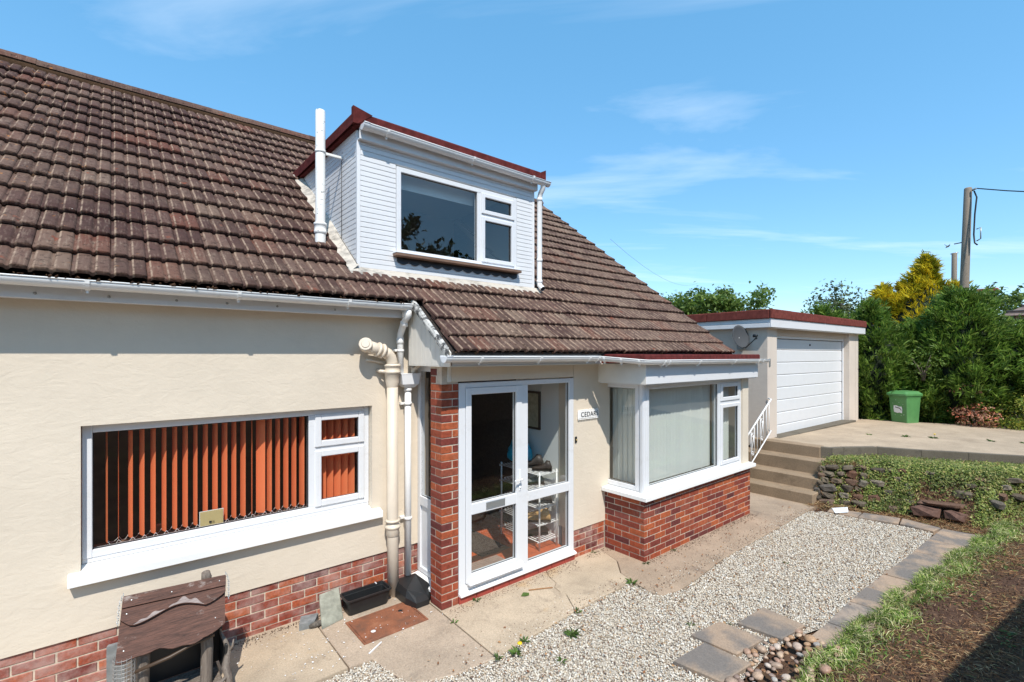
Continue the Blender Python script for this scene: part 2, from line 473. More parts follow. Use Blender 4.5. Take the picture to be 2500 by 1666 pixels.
M['grey_post'] = m_wood('grey_post_timber', (0.10, 0.075, 0.06), (0.24, 0.20, 0.165), (0.44, 0.42, 0.39), (10, 10, 1.2), 0.6)
M['shed'] = m_wood('shed_timber', (0.12, 0.07, 0.04), (0.24, 0.15, 0.09), (0.3, 0.25, 0.2), (1, 10, 10), 0.3)
M['wire'] = plain('black_wire', (0.02, 0.02, 0.02), 0.5)
M['mesh_wire'] = plain('galvanised_wire', (0.42, 0.41, 0.40), 0.45, metal=0.5)
M['conifer'] = m_leaf('conifer_green', [(0.0, (0.055, 0.105, 0.016)), (0.4, (0.105, 0.19, 0.026)), (0.75, (0.18, 0.29, 0.042)), (1.0, (0.31, 0.40, 0.085))], 0.42, 0.5)
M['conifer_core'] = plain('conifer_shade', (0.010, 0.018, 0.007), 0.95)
M['gold_conifer'] = m_leaf('golden_conifer', [(0.0, (0.30, 0.25, 0.015)), (0.3, (0.58, 0.45, 0.02)), (0.8, (0.78, 0.62, 0.03)), (1.0, (0.26, 0.29, 0.03))], 0.45)
M['leaf_mid'] = m_leaf('tree_leaf', [(0.0, (0.06, 0.11, 0.018)), (0.5, (0.125, 0.205, 0.034)), (1.0, (0.22, 0.29, 0.065))], 0.4)
M['leaf_olive'] = m_leaf('olive_leaf', [(0.0, (0.055, 0.08, 0.03)), (0.5, (0.10, 0.135, 0.05)), (1.0, (0.19, 0.20, 0.09))], 0.3)
M['leaf_dark'] = m_leaf('dark_leaf', [(0.0, (0.015, 0.035, 0.010)), (0.6, (0.035, 0.075, 0.018)), (1.0, (0.075, 0.12, 0.035))], 0.25)
M['leaf_lime'] = m_leaf('lime_leaf', [(0.0, (0.09, 0.15, 0.02)), (0.5, (0.19, 0.25, 0.035)), (0.8, (0.33, 0.34, 0.05)), (1.0, (0.48, 0.42, 0.07))], 0.3)
M['leaf_red'] = m_leaf('red_leaf', [(0.0, (0.20, 0.10, 0.06)), (0.5, (0.40, 0.20, 0.13)), (0.8, (0.62, 0.16, 0.08)), (1.0, (0.45, 0.34, 0.22))], 0.25)
M['leaf_wall'] = m_leaf('creeper_leaf', [(0.0, (0.065, 0.10, 0.02)), (0.45, (0.14, 0.19, 0.035)), (0.8, (0.26, 0.29, 0.07)), (1.0, (0.40, 0.33, 0.13))], 0.25)
M['grass'] = m_leaf('grass_blade', [(0.0, (0.08, 0.16, 0.02)), (0.35, (0.18, 0.29, 0.045)), (0.6, (0.36, 0.43, 0.12)), (0.85, (0.56, 0.54, 0.28)), (1.0, (0.66, 0.57, 0.35))], 0.3)
M['straw'] = m_random('dry_clippings', [(0.0, (0.10, 0.05, 0.028)), (0.35, (0.23, 0.115, 0.055)), (0.7, (0.37, 0.21, 0.105)), (0.9, (0.54, 0.40, 0.23)), (1.0, (0.22, 0.24, 0.07))], 0.9, 0.15, 0.2, 0)
M['crumb'] = m_random('earth_crumb', [(0.0, (0.05, 0.028, 0.02)), (0.6, (0.11, 0.062, 0.042)), (1.0, (0.20, 0.12, 0.08))], 0.95, 0.1, 0.3, 0)
M['dead_leaf'] = m_random('fallen_leaf', [(0.0, (0.14, 0.06, 0.03)), (0.5, (0.28, 0.12, 0.05)), (1.0, (0.38, 0.22, 0.10))], 0.8, 0.2, 0.2, 0)
M['weed'] = m_leaf('weed_leaf', [(0.0, (0.045, 0.09, 0.018)), (1.0, (0.12, 0.20, 0.04))], 0.3)
M['dandelion'] = plain('dandelion_yellow', (0.72, 0.50, 0.01), 0.6)
M['bark'] = plain('bark', (0.11, 0.085, 0.065), 0.9, var=0.3, vscale=12, bmp=0.6, bscale=40)
M['moss'] = m_random('roof_moss', [(0.0, (0.025, 0.016, 0.012)), (0.6, (0.055, 0.032, 0.022)), (1.0, (0.10, 0.06, 0.035))], 1.0, 0.05, 0.3, 0)
M['chimney_white'] = plain('white_chimney', (0.7, 0.68, 0.66), 0.8)
M['far_tile'] = plain('far_roof_tile', (0.17, 0.125, 0.105), 0.9, var=0.2)

def _slab_mat():
    m, t, b = new_mat('paving_slab')
    r = rnd_value(t)
    p = wpos(t)
    tan_ = ramp(t, [(0.0, (0.30, 0.225, 0.165)), (0.5, (0.40, 0.28, 0.19)), (1.0, (0.33, 0.26, 0.205))], r)
    gy = ramp(t, [(0.44, 0.0), (0.58, 0.85)], noise(t, 2.6, 4, 0.55, p, 0.3))
    c = mix(t, tan_.outputs[0], (0.155, 0.14, 0.128), gy.outputs[0])
    sp = ramp(t, [(0.35, 0.8), (0.65, 1.1)], noise(t, 70, 4, 0.7, p))
    c = mix(t, c, sp.outputs[0], 1.0, 'MULTIPLY')
    t.links.new(c, b.inputs['Base Color']); b.inputs['Roughness'].default_value = 0.85
    bump(t, b, noise(t, 60, 5, 0.7, p), 0.4, 0.005)
    return m
M['slab'] = _slab_mat()

def _rust_mat():
    m, t, b = new_mat('rusty_iron')
    p = wpos(t)
    c = ramp(t, [(0.3, (0.11, 0.055, 0.035)), (0.55, (0.24, 0.085, 0.04)), (0.75, (0.34, 0.15, 0.08))], noise(t, 5, 6, 0.7, p))
    t.links.new(c.outputs[0], b.inputs['Base Color']); b.inputs['Roughness'].default_value = 0.75
    return m
M['rust'] = _rust_mat()

def _soil_mat():
    m, t, b = new_mat('bank_soil')
    p = wpos(t)
    c = ramp(t, [(0.25, (0.045, 0.025, 0.018)), (0.5, (0.095, 0.054, 0.037)), (0.75, (0.155, 0.092, 0.06))], noise(t, 6, 8, 0.75, p))
    st = ramp(t, [(0.55, 0.0), (0.7, 0.6)], noise(t, 34, 5, 0.75, wpos(t, (0.5, 1.3, 1)), 1.0))
    c2 = mix(t, c.outputs[0], (0.27, 0.17, 0.085), st.outputs[0])
    gr = ramp(t, [(0.5, 0.0), (0.72, 0.6)], noise(t, 1.2, 6, 0.7, wpos(t, (1, 1.6, 1))))
    c2 = mix(t, c2, (0.085, 0.085, 0.03), gr.outputs[0])
    t.links.new(c2, b.inputs['Base Color']); b.inputs['Roughness'].default_value = 0.95
    b.inputs['Specular IOR Level'].default_value = 0.1
    bump(t, b, noise(t, 30, 6, 0.75, p), 0.8, 0.02)
    return m
M['soil'] = _soil_mat()

# ------------------------------------------------------------------ object helpers
COL = scene.collection
WL = {}

def wl(o):
    return WL.get(o.name, Vector((0, 0, 0))) if o is not None else Vector((0, 0, 0))

def tag(o, label=None, cat=None, group=None, kind=None):
    if label: o['label'] = label
    if cat: o['category'] = cat
    if group: o['group'] = group
    if kind: o['kind'] = kind
    return o

def empty(name, loc=(0, 0, 0), parent=None, **kw):
    o = bpy.data.objects.new(name, None)
    COL.objects.link(o)
    loc = Vector(loc)
    o.empty_display_size = 0.1
    if parent is not None:
        o.parent = parent
        o.location = loc - wl(parent)
    else:
        o.location = loc
    WL[o.name] = loc
    tag(o, **kw)
    return o

def link(name, me, parent=None, loc=None, rot=None, **kw):
    """an object from mesh data whose origin goes to world point loc"""
    o = bpy.data.objects.new(name, me)
    COL.objects.link(o)
    loc = Vector(loc) if loc is not None else wl(parent)
    if parent is not None:
        o.parent = parent
        o.location = loc - wl(parent)
    else:
        o.location = loc
    if rot is not None:
        o.rotation_euler = rot
    WL[o.name] = loc
    tag(o, **kw)
    return o

class MB:
    def __init__(s):
        s.v = []; s.f = []; s.smooth = []
    def add(s, vs, fs, smooth=False):
        b = len(s.v)
        s.v.extend([tuple(v) for v in vs])
        for f in fs:
            s.f.append([i + b for i in f]); s.smooth.append(smooth)
        return s
    def box(s, x0, y0, z0, x1, y1, z1, bev=0.0):
        if x1 < x0: x0, x1 = x1, x0
        if y1 < y0: y0, y1 = y1, y0
        if z1 < z0: z0, z1 = z1, z0
        c = Vector(((x0 + x1) / 2, (y0 + y1) / 2, (z0 + z1) / 2))
        vs, fs = cbox(x1 - x0, y1 - y0, z1 - z0, bev)
        return s.add([c + v for v in vs], fs)
    def quad(s, a, b, c, d):
        return s.add([a, b, c, d], [[0, 1, 2, 3]])
    def prism(s, poly, d0, d1, axis='z'):
        """polygon extruded from d0 to d1 along the axis; poly in the two other axes in order"""
        n = len(poly)
        def P(p, d):
            return {'z': (p[0], p[1], d), 'x': (d, p[0], p[1]), 'y': (p[0], d, p[1])}[axis]
        vs = [P(p, d0) for p in poly] + [P(p, d1) for p in poly]
        fs = [list(range(n))[::-1], list(range(n, 2 * n))]
        for i in range(n):
            j = (i + 1) % n
            fs.append([i, j, n + j, n + i])
        return s.add(vs, fs)
    def tube(s, pts, r, n=10, cap=True, smooth=True):
        pts = [Vector(p) for p in pts]
        rs = r if isinstance(r, (list, tuple)) else [r] * len(pts)
        vs = []; fs = []
        up = None
        for i, p in enumerate(pts):
            d = (pts[min(i + 1, len(pts) - 1)] - pts[max(i - 1, 0)]).normalized()
            if up is None:
                up = Vector((0, 0, 1)) if abs(d.z) < 0.9 else Vector((0, 1, 0))
            a = d.cross(up).normalized(); bb = a.cross(d).normalized(); up = bb
            for k in range(n):
                t = 2 * math.pi * k / n
                vs.append(p + (a * math.cos(t) + bb * math.sin(t)) * rs[i])
        for i in range(len(pts) - 1):
            for k in range(n):
                l = (k + 1) % n
                fs.append([i * n + k, i * n + l, (i + 1) * n + l, (i + 1) * n + k])
        s.add(vs, fs, smooth)
        if cap:
            b = len(s.v) - len(vs)
            s.f.append([b + k for k in range(n)]); s.smooth.append(False)
            e = b + (len(pts) - 1) * n
            s.f.append([e + k for k in range(n)][::-1]); s.smooth.append(False)
        return s
    def lathe(s, prof, c, n=16, axis='z', smooth=True):
        vs = []; fs = []
        for (r, h) in prof:
            for k in range(n):
                t = 2 * math.pi * k / n
                a, b = r * math.cos(t), r * math.sin(t)
                if axis == 'z': vs.append((c[0] + a, c[1] + b, c[2] + h))
                elif axis == 'x': vs.append((c[0] + h, c[1] + a, c[2] + b))
                else: vs.append((c[0] + a, c[1] + h, c[2] + b))
        for i in range(len(prof) - 1):
            for k in range(n):
                l = (k + 1) % n
                fs.append([i * n + k, i * n + l, (i + 1) * n + l, (i + 1) * n + k])
        s.add(vs, fs, smooth)
        return s
    def mesh(s, name, mat, origin=(0, 0, 0)):
        me = bpy.data.meshes.new(name)
        o = Vector(origin)
        me.from_pydata([tuple(Vector(v) - o) for v in s.v], [], s.f)
        me.polygons.foreach_set('use_smooth', s.smooth)
        me.materials.append(mat)
        bm = bmesh.new(); bm.from_mesh(me)
        bmesh.ops.recalc_face_normals(bm, faces=bm.faces)
        bm.to_mesh(me); bm.free()
        me.update()
        return me
    def build(s, name, mat, parent=None, loc=None, **kw):
        loc = Vector(loc) if loc is not None else wl(parent)
        if parent is None and loc == Vector((0, 0, 0)) and s.v:
            a = np.array(s.v); lo = a.min(0); hi = a.max(0)
            loc = Vector(((lo[0] + hi[0]) / 2, (lo[1] + hi[1]) / 2, lo[2]))
        return link(name, s.mesh(name, mat, loc), parent, loc, **kw)

_cb = {}
def cbox(dx, dy, dz, b=0.0):
    """box centred on the origin, with chamfered edges when b > 0"""
    h = (dx / 2, dy / 2, dz / 2)
    if b <= 0 or b * 2 >= min(dx, dy, dz):
        vs = [Vector((sx * h[0], sy * h[1], sz * h[2])) for sz in (-1, 1) for sy in (-1, 1) for sx in (-1, 1)]
        return vs, [[0, 2, 3, 1], [4, 5, 7, 6], [0, 1, 5, 4], [2, 6, 7, 3], [0, 4, 6, 2], [1, 3, 7, 5]]
    vs = []; idx = {}
    for sx in (-1, 1):
        for sy in (-1, 1):
            for sz in (-1, 1):
                for ax in range(3):
                    p = [sx * (h[0] - b), sy * (h[1] - b), sz * (h[2] - b)]
                    p[ax] = (sx, sy, sz)[ax] * h[ax]
                    idx[(sx, sy, sz, ax)] = len(vs); vs.append(Vector(p))
    fs = []
    S = (-1, 1)
    for ax in range(3):
        o = [a for a in range(3) if a != ax]
        for s in S:
            ring = []
            for (p, q) in ((-1, -1), (1, -1), (1, 1), (-1, 1)):
                k = [0, 0, 0]; k[ax] = s; k[o[0]] = p; k[o[1]] = q
                ring.append(idx[(*k, ax)])
            fs.append(ring)
    for ax in range(3):
        o = [a for a in range(3) if a != ax]
        for p in S:
            for q in S:
                def g(s, a):
                    k = [0, 0, 0]; k[ax] = s; k[o[0]] = p; k[o[1]] = q
                    return idx[(*k, a)]
                fs.append([g(-1, o[0]), g(1, o[0]), g(1, o[1]), g(-1, o[1])])
    for sx in S:
        for sy in S:
            for sz in S:
                fs.append([idx[(sx, sy, sz, a)] for a in range(3)])
    return vs, fs

_boxmesh = {}
def box_obj(name, parent, lo, hi, mat, bev=0.003, jit=0.0, **kw):
    """an object whose mesh data is shared by every box of the same size"""
    d = tuple(round(hi[i] - lo[i], 4) for i in range(3))
    key = (d, mat.name, bev)
    if key not in _boxmesh:
        mb = MB(); vs, fs = cbox(*d, bev); mb.add(vs, fs)
        _boxmesh[key] = mb.mesh(name, mat)
    c = Vector([(lo[i] + hi[i]) / 2 for i in range(3)])
    if jit:
        c += Vector((random.uniform(-jit, jit), random.uniform(-jit, jit), random.uniform(-jit, jit) * 0.6))
    rot = None
    if jit:
        rot = (random.uniform(-1, 1) * jit * 1.5, random.uniform(-1, 1) * jit * 2, random.uniform(-1, 1) * jit * 2)
    return link(name, _boxmesh[key], parent, c, rot, **kw)

def fast_mesh(name, V, F, mat, uv=None, smooth=False):
    """numpy arrays to a mesh: V (n,3), F (m,k)"""
    me = bpy.data.meshes.new(name)
    V = np.asarray(V, dtype=np.float32); F = np.asarray(F, dtype=np.int32)
    n, (m, k) = len(V), F.shape
    me.vertices.add(n); me.vertices.foreach_set('co', V.ravel())
    me.loops.add(m * k); me.loops.foreach_set('vertex_index', F.ravel())
    me.polygons.add(m)
    me.polygons.foreach_set('loop_start', np.arange(0, m * k, k, dtype=np.int32))
    me.polygons.foreach_set('loop_total', np.full(m, k, dtype=np.int32))
    if smooth:
        me.polygons.foreach_set('use_smooth', np.ones(m, dtype=bool))
    me.materials.append(mat)
    if uv is not None:
        l = me.uv_layers.new(name='UVMap')
        l.data.foreach_set('uv', np.asarray(uv, dtype=np.float32)[F.ravel()].ravel())
    me.update(calc_edges=True)
    return me

def fast_obj(name, V, F, mat, parent=None, loc=None, uv=None, smooth=False, **kw):
    loc = Vector(loc) if loc is not None else wl(parent)
    V = np.asarray(V, dtype=np.float64) - np.array(loc)
    return link(name, fast_mesh(name, V, F, mat, uv, smooth), parent, loc, **kw)

def rot_z(a):
    return Matrix.Rotation(a, 4, 'Z')

def rand_rot(n):
    q = rng.normal(size=(n, 4)); q /= np.linalg.norm(q, axis=1)[:, None]
    w, x, y, z = q.T
    return np.stack([np.stack([1 - 2 * (y * y + z * z), 2 * (x * y - w * z), 2 * (x * z + w * y)], -1),
                     np.stack([2 * (x * y + w * z), 1 - 2 * (x * x + z * z), 2 * (y * z - w * x)], -1),
                     np.stack([2 * (x * z - w * y), 2 * (y * z + w * x), 1 - 2 * (x * x + y * y)], -1)], 1)

def scatter(bv, bf, P, S, Rm=None):
    """copies of a base shape: points P (n,3), scales S (n,) or (n,3), rotations (n,3,3)"""
    bv = np.asarray(bv, float); bf = np.asarray(bf, int)
    n = len(P)
    S = np.asarray(S, float)
    if S.ndim == 1: S = S[:, None]
    loc = bv[None, :, :] * S[:, None, :]
    if Rm is not None:
        loc = np.einsum('nij,nkj->nki', Rm, loc)
    V = (loc + P[:, None, :]).reshape(-1, 3)
    F = (bf[None] + (np.arange(n) * len(bv))[:, None, None]).reshape(-1, bf.shape[1])
    return V, F

def ico(sub=1):
    bm = bmesh.new()
    bmesh.ops.create_icosphere(bm, subdivisions=sub, radius=1.0)
    v = np.array([x.co[:] for x in bm.verts]); f = np.array([[q.index for q in x.verts] for x in bm.faces])
    bm.free()
    return v, f

def blades(P, D, L, Wd, curl=0.0):
    """thin quads from points P along directions D: lengths L, widths Wd; two quads each when curled"""
    n = len(P)
    D = D / np.linalg.norm(D, axis=1)[:, None]
    r = rng.normal(size=(n, 3))
    side = np.cross(D, r); side /= np.linalg.norm(side, axis=1)[:, None] + 1e-9
    mid = P + D * (L * 0.5)[:, None]
    tip = P + D * L[:, None]
    if curl:
        tip = tip + np.cross(side, D) * (L * curl * rng.uniform(-1, 1, n))[:, None] - np.array([0, 0, 1.0]) * (L * abs(curl) * 0.5)[:, None]
    w = side * (Wd * 0.5)[:, None]
    V = np.stack([P - w * 0.5, P + w * 0.5, mid + w, tip, mid - w], 1).reshape(-1, 3)
    F = np.array([[0, 1, 2, 4], [4, 2, 3, 3]])
    base = (np.arange(n) * 5)[:, None]
    Q = np.concatenate([base + np.array([0, 1, 2, 4])], 0)
    T = np.concatenate([base + np.array([4, 2, 3])], 0)
    return V, Q, T

def blade_obj(name, P, D, L, Wd, mat, parent=None, loc=None, curl=0.0, **kw):
    V, Q, T = blades(P, D, L, Wd, curl)
    # all triangles: split the quads
    F = np.concatenate([Q[:, [0, 1, 2]], Q[:, [0, 2, 3]], T], 0)
    return fast_obj(name, V, F, mat, parent, loc, **kw)

def leaves_vf(P, Nrm, size, aspect=0.6):
    """pointed leaves: four-corner faces at P, roughly facing Nrm"""
    n = len(P)
    Nn = Nrm / (np.linalg.norm(Nrm, axis=1)[:, None] + 1e-9)
    r = rng.normal(size=(n, 3))
    a = np.cross(Nn, r); a /= np.linalg.norm(a, axis=1)[:, None] + 1e-9
    b = np.cross(Nn, a)
    s = size[:, None]
    V = np.stack([P - a * s, P + b * s * aspect + Nn * s * 0.15, P + a * s, P - b * s * aspect + Nn * s * 0.15], 1).reshape(-1, 3)
    F = (np.arange(n) * 4)[:, None] + np.array([0, 1, 2, 3])
    return V, F

def gutter(mb, path, r=0.056, t=0.004, n=9):
    """half-round channel swept along a level polyline (list of (x, y, z) of the rim centre)"""
    pts = [Vector(p) for p in path]
    secs = []
    for i, p in enumerate(pts):
        d1 = (p - pts[i - 1]).normalized() if i > 0 else None
        d2 = (pts[i + 1] - p).normalized() if i < len(pts) - 1 else None
        if d1 is None: d1 = d2
        if d2 is None: d2 = d1
        n1 = Vector((d1.y, -d1.x, 0)); n2 = Vector((d2.y, -d2.x, 0))
        mt = (n1 + n2)
        mt = mt / max(0.3, mt.dot(n1))
        ring = []
        for k in range(n + 1):
            a = math.pi + math.pi * k / n
            ring.append(p + mt * (r * math.cos(a)) + Vector((0, 0, r * math.sin(a))))
        for k in range(n, -1, -1):
            a = math.pi + math.pi * k / n
            ring.append(p + mt * ((r - t) * math.cos(a)) + Vector((0, 0, (r - t) * math.sin(a))))
        secs.append(ring)
    m_ = len(secs[0]); vs = [v for s in secs for v in s]; fs = []
    for i in range(len(secs) - 1):
        for k in range(m_):
            l = (k + 1) % m_
            fs.append([i * m_ + k, i * m_ + l, (i + 1) * m_ + l, (i + 1) * m_ + k])
    mb.add(vs, fs, True)
    # rolled rims
    for sgn in (-1, 1):
        rim = []
        for i, p in enumerate(pts):
            ring = secs[i]
            rim.append(ring[0] if sgn < 0 else ring[n])
        mb.tube(rim, 0.006, 6)
    # stop ends
    for i in (0, len(pts) - 1):
        ring = secs[i][:n + 1]
        b = len(mb.v); mb.add(ring, [list(range(n + 1))])

def gutter_bracket(name, parent, p, d, r=0.056, mat=None):
    """a strap round the gutter at p; d is the gutter's run direction"""
    mb = MB(); d = Vector(d).normalized(); nn = Vector((d.y, -d.x, 0)); p = Vector(p)
    n = 9; w = 0.013; vs = []; fs = []
    for s in (-1, 1):
        for rr in (r + 0.002, r + 0.010):
            for k in range(n + 1):
                a = math.pi + math.pi * k / n
                vs.append(p + d * (w * s) + nn * (rr * math.cos(a)) + Vector((0, 0, rr * math.sin(a) + (0.004 if k in (0, n) else 0))))
    m_ = n + 1
    for k in range(n):
        fs.append([k, k + 1, m_ + k + 1, m_ + k])
        fs.append([2 * m_ + k, 2 * m_ + k + 1, 3 * m_ + k + 1, 3 * m_ + k])
        fs.append([m_ + k, m_ + k + 1, 3 * m_ + k + 1, 3 * m_ + k])
    mb.add(vs, fs)
    # tongue that hangs below the strap
    q = p + Vector((0, 0, -r - 0.004))
    mb.box(q.x - 0.008, q.y - 0.008, q.z - 0.022, q.x + 0.008, q.y + 0.008, q.z + 0.004)
    return mb.build(name, mat or M['gutter_clean'], parent)

# frames in a wall plane: axis 'y' = the wall faces -Y (u is x), 'x' = the wall faces -X (u is y)
def pbox(mb, ax, u0, u1, d0, d1, z0, z1, bev=0.0):
    if ax == 'y': mb.box(u0, d0, z0, u1, d1, z1, bev)
    else: mb.box(d0, u0, z0, d1, u1, z1, bev)

def ring(mb, ax, u0, u1, z0, z1, w, d0, d1, bev=0.004, wb=None, wt=None):
    wb = w if wb is None else wb; wt = w if wt is None else wt
    pbox(mb, ax, u0, u0 + w, d0, d1, z0, z1, bev)
    pbox(mb, ax, u1 - w, u1, d0, d1, z0, z1, bev)
    pbox(mb, ax, u0 + w, u1 - w, d0 + 0.001, d1 - 0.001, z0, z0 + wb, bev)
    pbox(mb, ax, u0 + w, u1 - w, d0 + 0.001, d1 - 0.001, z1 - wt, z1, bev)

def pane(parent, ax, u0, u1, z0, z1, d, gasket=0.006, name='pane'):
    mb = MB()
    if ax == 'y': mb.quad((u0, d, z0), (u1, d, z0), (u1, d, z1), (u0, d, z1))
    else: mb.quad((d, u1, z0), (d, u0, z0), (d, u0, z1), (d, u1, z1))
    p = mb.build(name, M['glass'], parent)
    return p

def gasket(parent, ax, u0, u1, z0, z1, d, w=0.007):
    mb = MB(); ring(mb, ax, u0, u1, z0, z1, w, d - 0.002, d + 0.012, 0)
    return mb.build('gasket', M['gasket'], parent)

def in_poly(x, y, poly):
    x = np.asarray(x); y = np.asarray(y)
    c = np.zeros(x.shape, bool); n = len(poly)
    for i in range(n):
        x1, y1 = poly[i]; x2, y2 = poly[(i + 1) % n]
        cond = ((y1 > y) != (y2 > y)) & (x < (x2 - x1) * (y - y1) / (y2 - y1 + 1e-12) + x1)
        c ^= cond
    return c

# ================================================================== THE SETTING
def sstep(a, b, t):
    u = np.clip((t - a) / (b - a), 0, 1)
    return u * u * (3 - 2 * u)

KERB = [(9.82, 3.12), (9.86, 2.95), (10.1, 2.84), (10.65, 2.47), (10.9, 1.9), (11.25, 1.34), (11.61, 0.71), (12.2, -0.4), (13.1, -2.2)]
_ky = np.array([p[1] for p in KERB][::-1]); _kx = np.array([p[0] for p in KERB][::-1])
def kerb_x(y): return np.interp(y, _ky, _kx)
def rock_x(y): return np.interp(y, [-2, 0.65, 1.0, 1.3, 1.8, 2.2, 2.7, 2.9], [11.2, 10.2, 9.6, 9.5, 9.45, 9.35, 9.05, 8.93])
def edge_y(x): return np.interp(x, [3.0, 4.1, 4.6, 5.4, 6.2, 7.1, 8.2, 9.0, 10.3], [1.34, 1.36, 1.36, 1.27, 1.22, 1.10, 0.98, 0.86, 0.72])
def ground_h(x, y):
    x = np.asarray(x, float); y = np.asarray(y, float)
    ed = edge_y(x)
    hb = 0.085 * sstep(ed + 0.02, ed - 0.16, y) + 0.93 * sstep(ed, -3.6, y)
    lump = 0.02 * np.sin(x * 5.1 + y * 3.3) * np.sin(y * 6.7 - x * 2.1) * sstep(1.4, 0.8, y)
    bx = rock_x(y); kx = kerb_x(y)
    t = (x - bx) / np.maximum(kx - bx, 0.2)
    hr = 0.655 * sstep(-0.03, 0.40, t)
    hr = np.where(y > 2.93, np.where(x > 9.78, 0.67, 0.0), hr)
    return np.maximum(hb + lump, hr) - 0.06

def axis_pts(lo, hi, step, far):
    mid = np.arange(lo, hi + 1e-6, step)
    out = []
    d = step
    a = lo
    while a > -far:
        d *= 1.35; a -= d; out.append(a)
    left = np.array(out[::-1]); out = []; d = step; a = hi
    while a < far:
        d *= 1.35; a += d; out.append(a)
    return np.concatenate([left, mid, np.array(out)])
gx = axis_pts(-5, 18, 0.125, 900); gy = axis_pts(-5, 5, 0.125, 900)
GX, GY = np.meshgrid(gx, gy, indexing='ij')
GZ = ground_h(GX, GY)
nx, ny = GX.shape
idx = np.arange(nx * ny).reshape(nx, ny)
Fq = np.stack([idx[:-1, :-1], idx[1:, :-1], idx[1:, 1:], idx[:-1, 1:]], -1).reshape(-1, 4)
g_o = fast_obj('ground', np.stack([GX, GY, GZ], -1).reshape(-1, 3), Fq, M['soil'], smooth=True)
tag(g_o, 'brown earth bank and ground around the house', 'ground', kind='structure')

# ---- concrete path in front of the house, cast in bays
path = empty('path', (2.5, 3.6, 0), label='beige concrete path along the front of the house', cat='path', kind='structure')
def slab_poly(name, parent, poly, z, mat, t=0.08, bev=0.006):
    mb = MB()
    n = len(poly); cx = sum(p[0] for p in poly) / n; cy = sum(p[1] for p in poly) / n
    def inset(p):
        d = Vector((cx - p[0], cy - p[1])); d.normalize()
        return (p[0] + d.x * bev * 1.4, p[1] + d.y * bev * 1.4)
    top = [(*inset(p), z) for p in poly]; mid = [(*p, z - bev) for p in poly]; bot = [(*p, z - t) for p in poly]
    fs = [list(range(n))]
    for i in range(n):
        j = (i + 1) % n
        fs.append([n + i, n + j, j, i]); fs.append([2 * n + i, 2 * n + j, n + j, n + i])
    mb.add(top + mid + bot, fs)
    return mb.build(name, mat, parent)
def jag(a, b, n, amp, seed):
    rr = random.Random(seed); out = []
    for i in range(1, n):
        t = i / n; out.append((a[0] + (b[0] - a[0]) * t + rr.uniform(-amp, amp), a[1] + (b[1] - a[1]) * t + rr.uniform(-amp, amp) * 0.5))
    return out
crA, crB = (3.80, 3.975), (3.41, 3.165)
cj = jag(crA, crB, 9, 0.035, 3)
crack1 = [crA] + cj + [crB]
crack2 = [(p[0] + 0.007, p[1] + 0.002) for p in crack1]
slab_poly('concrete_slab', path, [(-5, 3.74), (1.425, 3.735), (1.43, 4.7), (-5, 4.7)], 0.0, M['path'])
slab_poly('concrete_slab', path, [(1.438, 3.735)] + [(1.62, 3.71), (1.66, 3.47), (1.71, 3.29), (1.83, 3.20), (2.06, 3.125), (2.398, 3.10), (2.415, 3.96), (2.415, 4.7), (1.438, 4.7)], -0.004, M['path_grey'])
slab_poly('concrete_slab', path, [(2.405, 3.10), (2.9, 3.13)] + [crack1[-1]] + crack1[-2::-1] + [(3.80, 4.7), (2.423, 4.7), (2.423, 3.96)], 0.003, M['path'])
slab_poly('concrete_slab', path, [crack2[-1], (3.9, 3.18), (4.345, 3.18), (4.41, 3.40), (4.63, 3.62), (4.75, 4.0), (4.75, 4.7), (3.81, 4.7)] + crack2[:-1], 0.001, M['path'])
slab_poly('concrete_slab', path, [(4.352, 3.18), (4.30, 2.95), (4.33, 2.81), (4.6, 2.755), (4.95, 2.775), (5.65, 2.845), (6.9, 2.855), (8.4, 2.86), (8.72, 2.86), (9.9, 2.88), (9.9, 4.9), (4.757, 4.9), (4.757, 4.0), (4.637, 3.615), (4.417, 3.393)], -0.003, M['path_bay'])

# ---- gravel
GRAVEL = [(-3.5, 3.73), (1.64, 3.71), (1.68, 3.47), (1.73, 3.29), (1.85, 3.20), (2.07, 3.125), (2.45, 3.10), (3.42, 3.165), (4.32, 3.17), (4.29, 2.93), (4.33, 2.80), (4.6, 2.745), (4.95, 2.765), (5.65, 2.835), (6.9, 2.845), (8.4, 2.85), (8.58, 2.70), (8.66, 2.2), (8.76, 1.6), (8.72, 1.40), (8.2, 1.39), (7.2, 1.44), (6.1, 1.52), (5.0, 1.55), (4.75, 1.62), (4.3, 1.72), (3.9, 1.70), (3.4, 1.70), (2.6, 1.65), (-3.5, 1.6)]
mb = MB(); mb.add([(p[0], p[1], -0.022) for p in GRAVEL], [list(range(len(GRAVEL)))])
tag(mb.build('gravel_bed', M['gravel_base']), 'pale grit bed under the loose gravel', 'gravel bed', kind='structure')

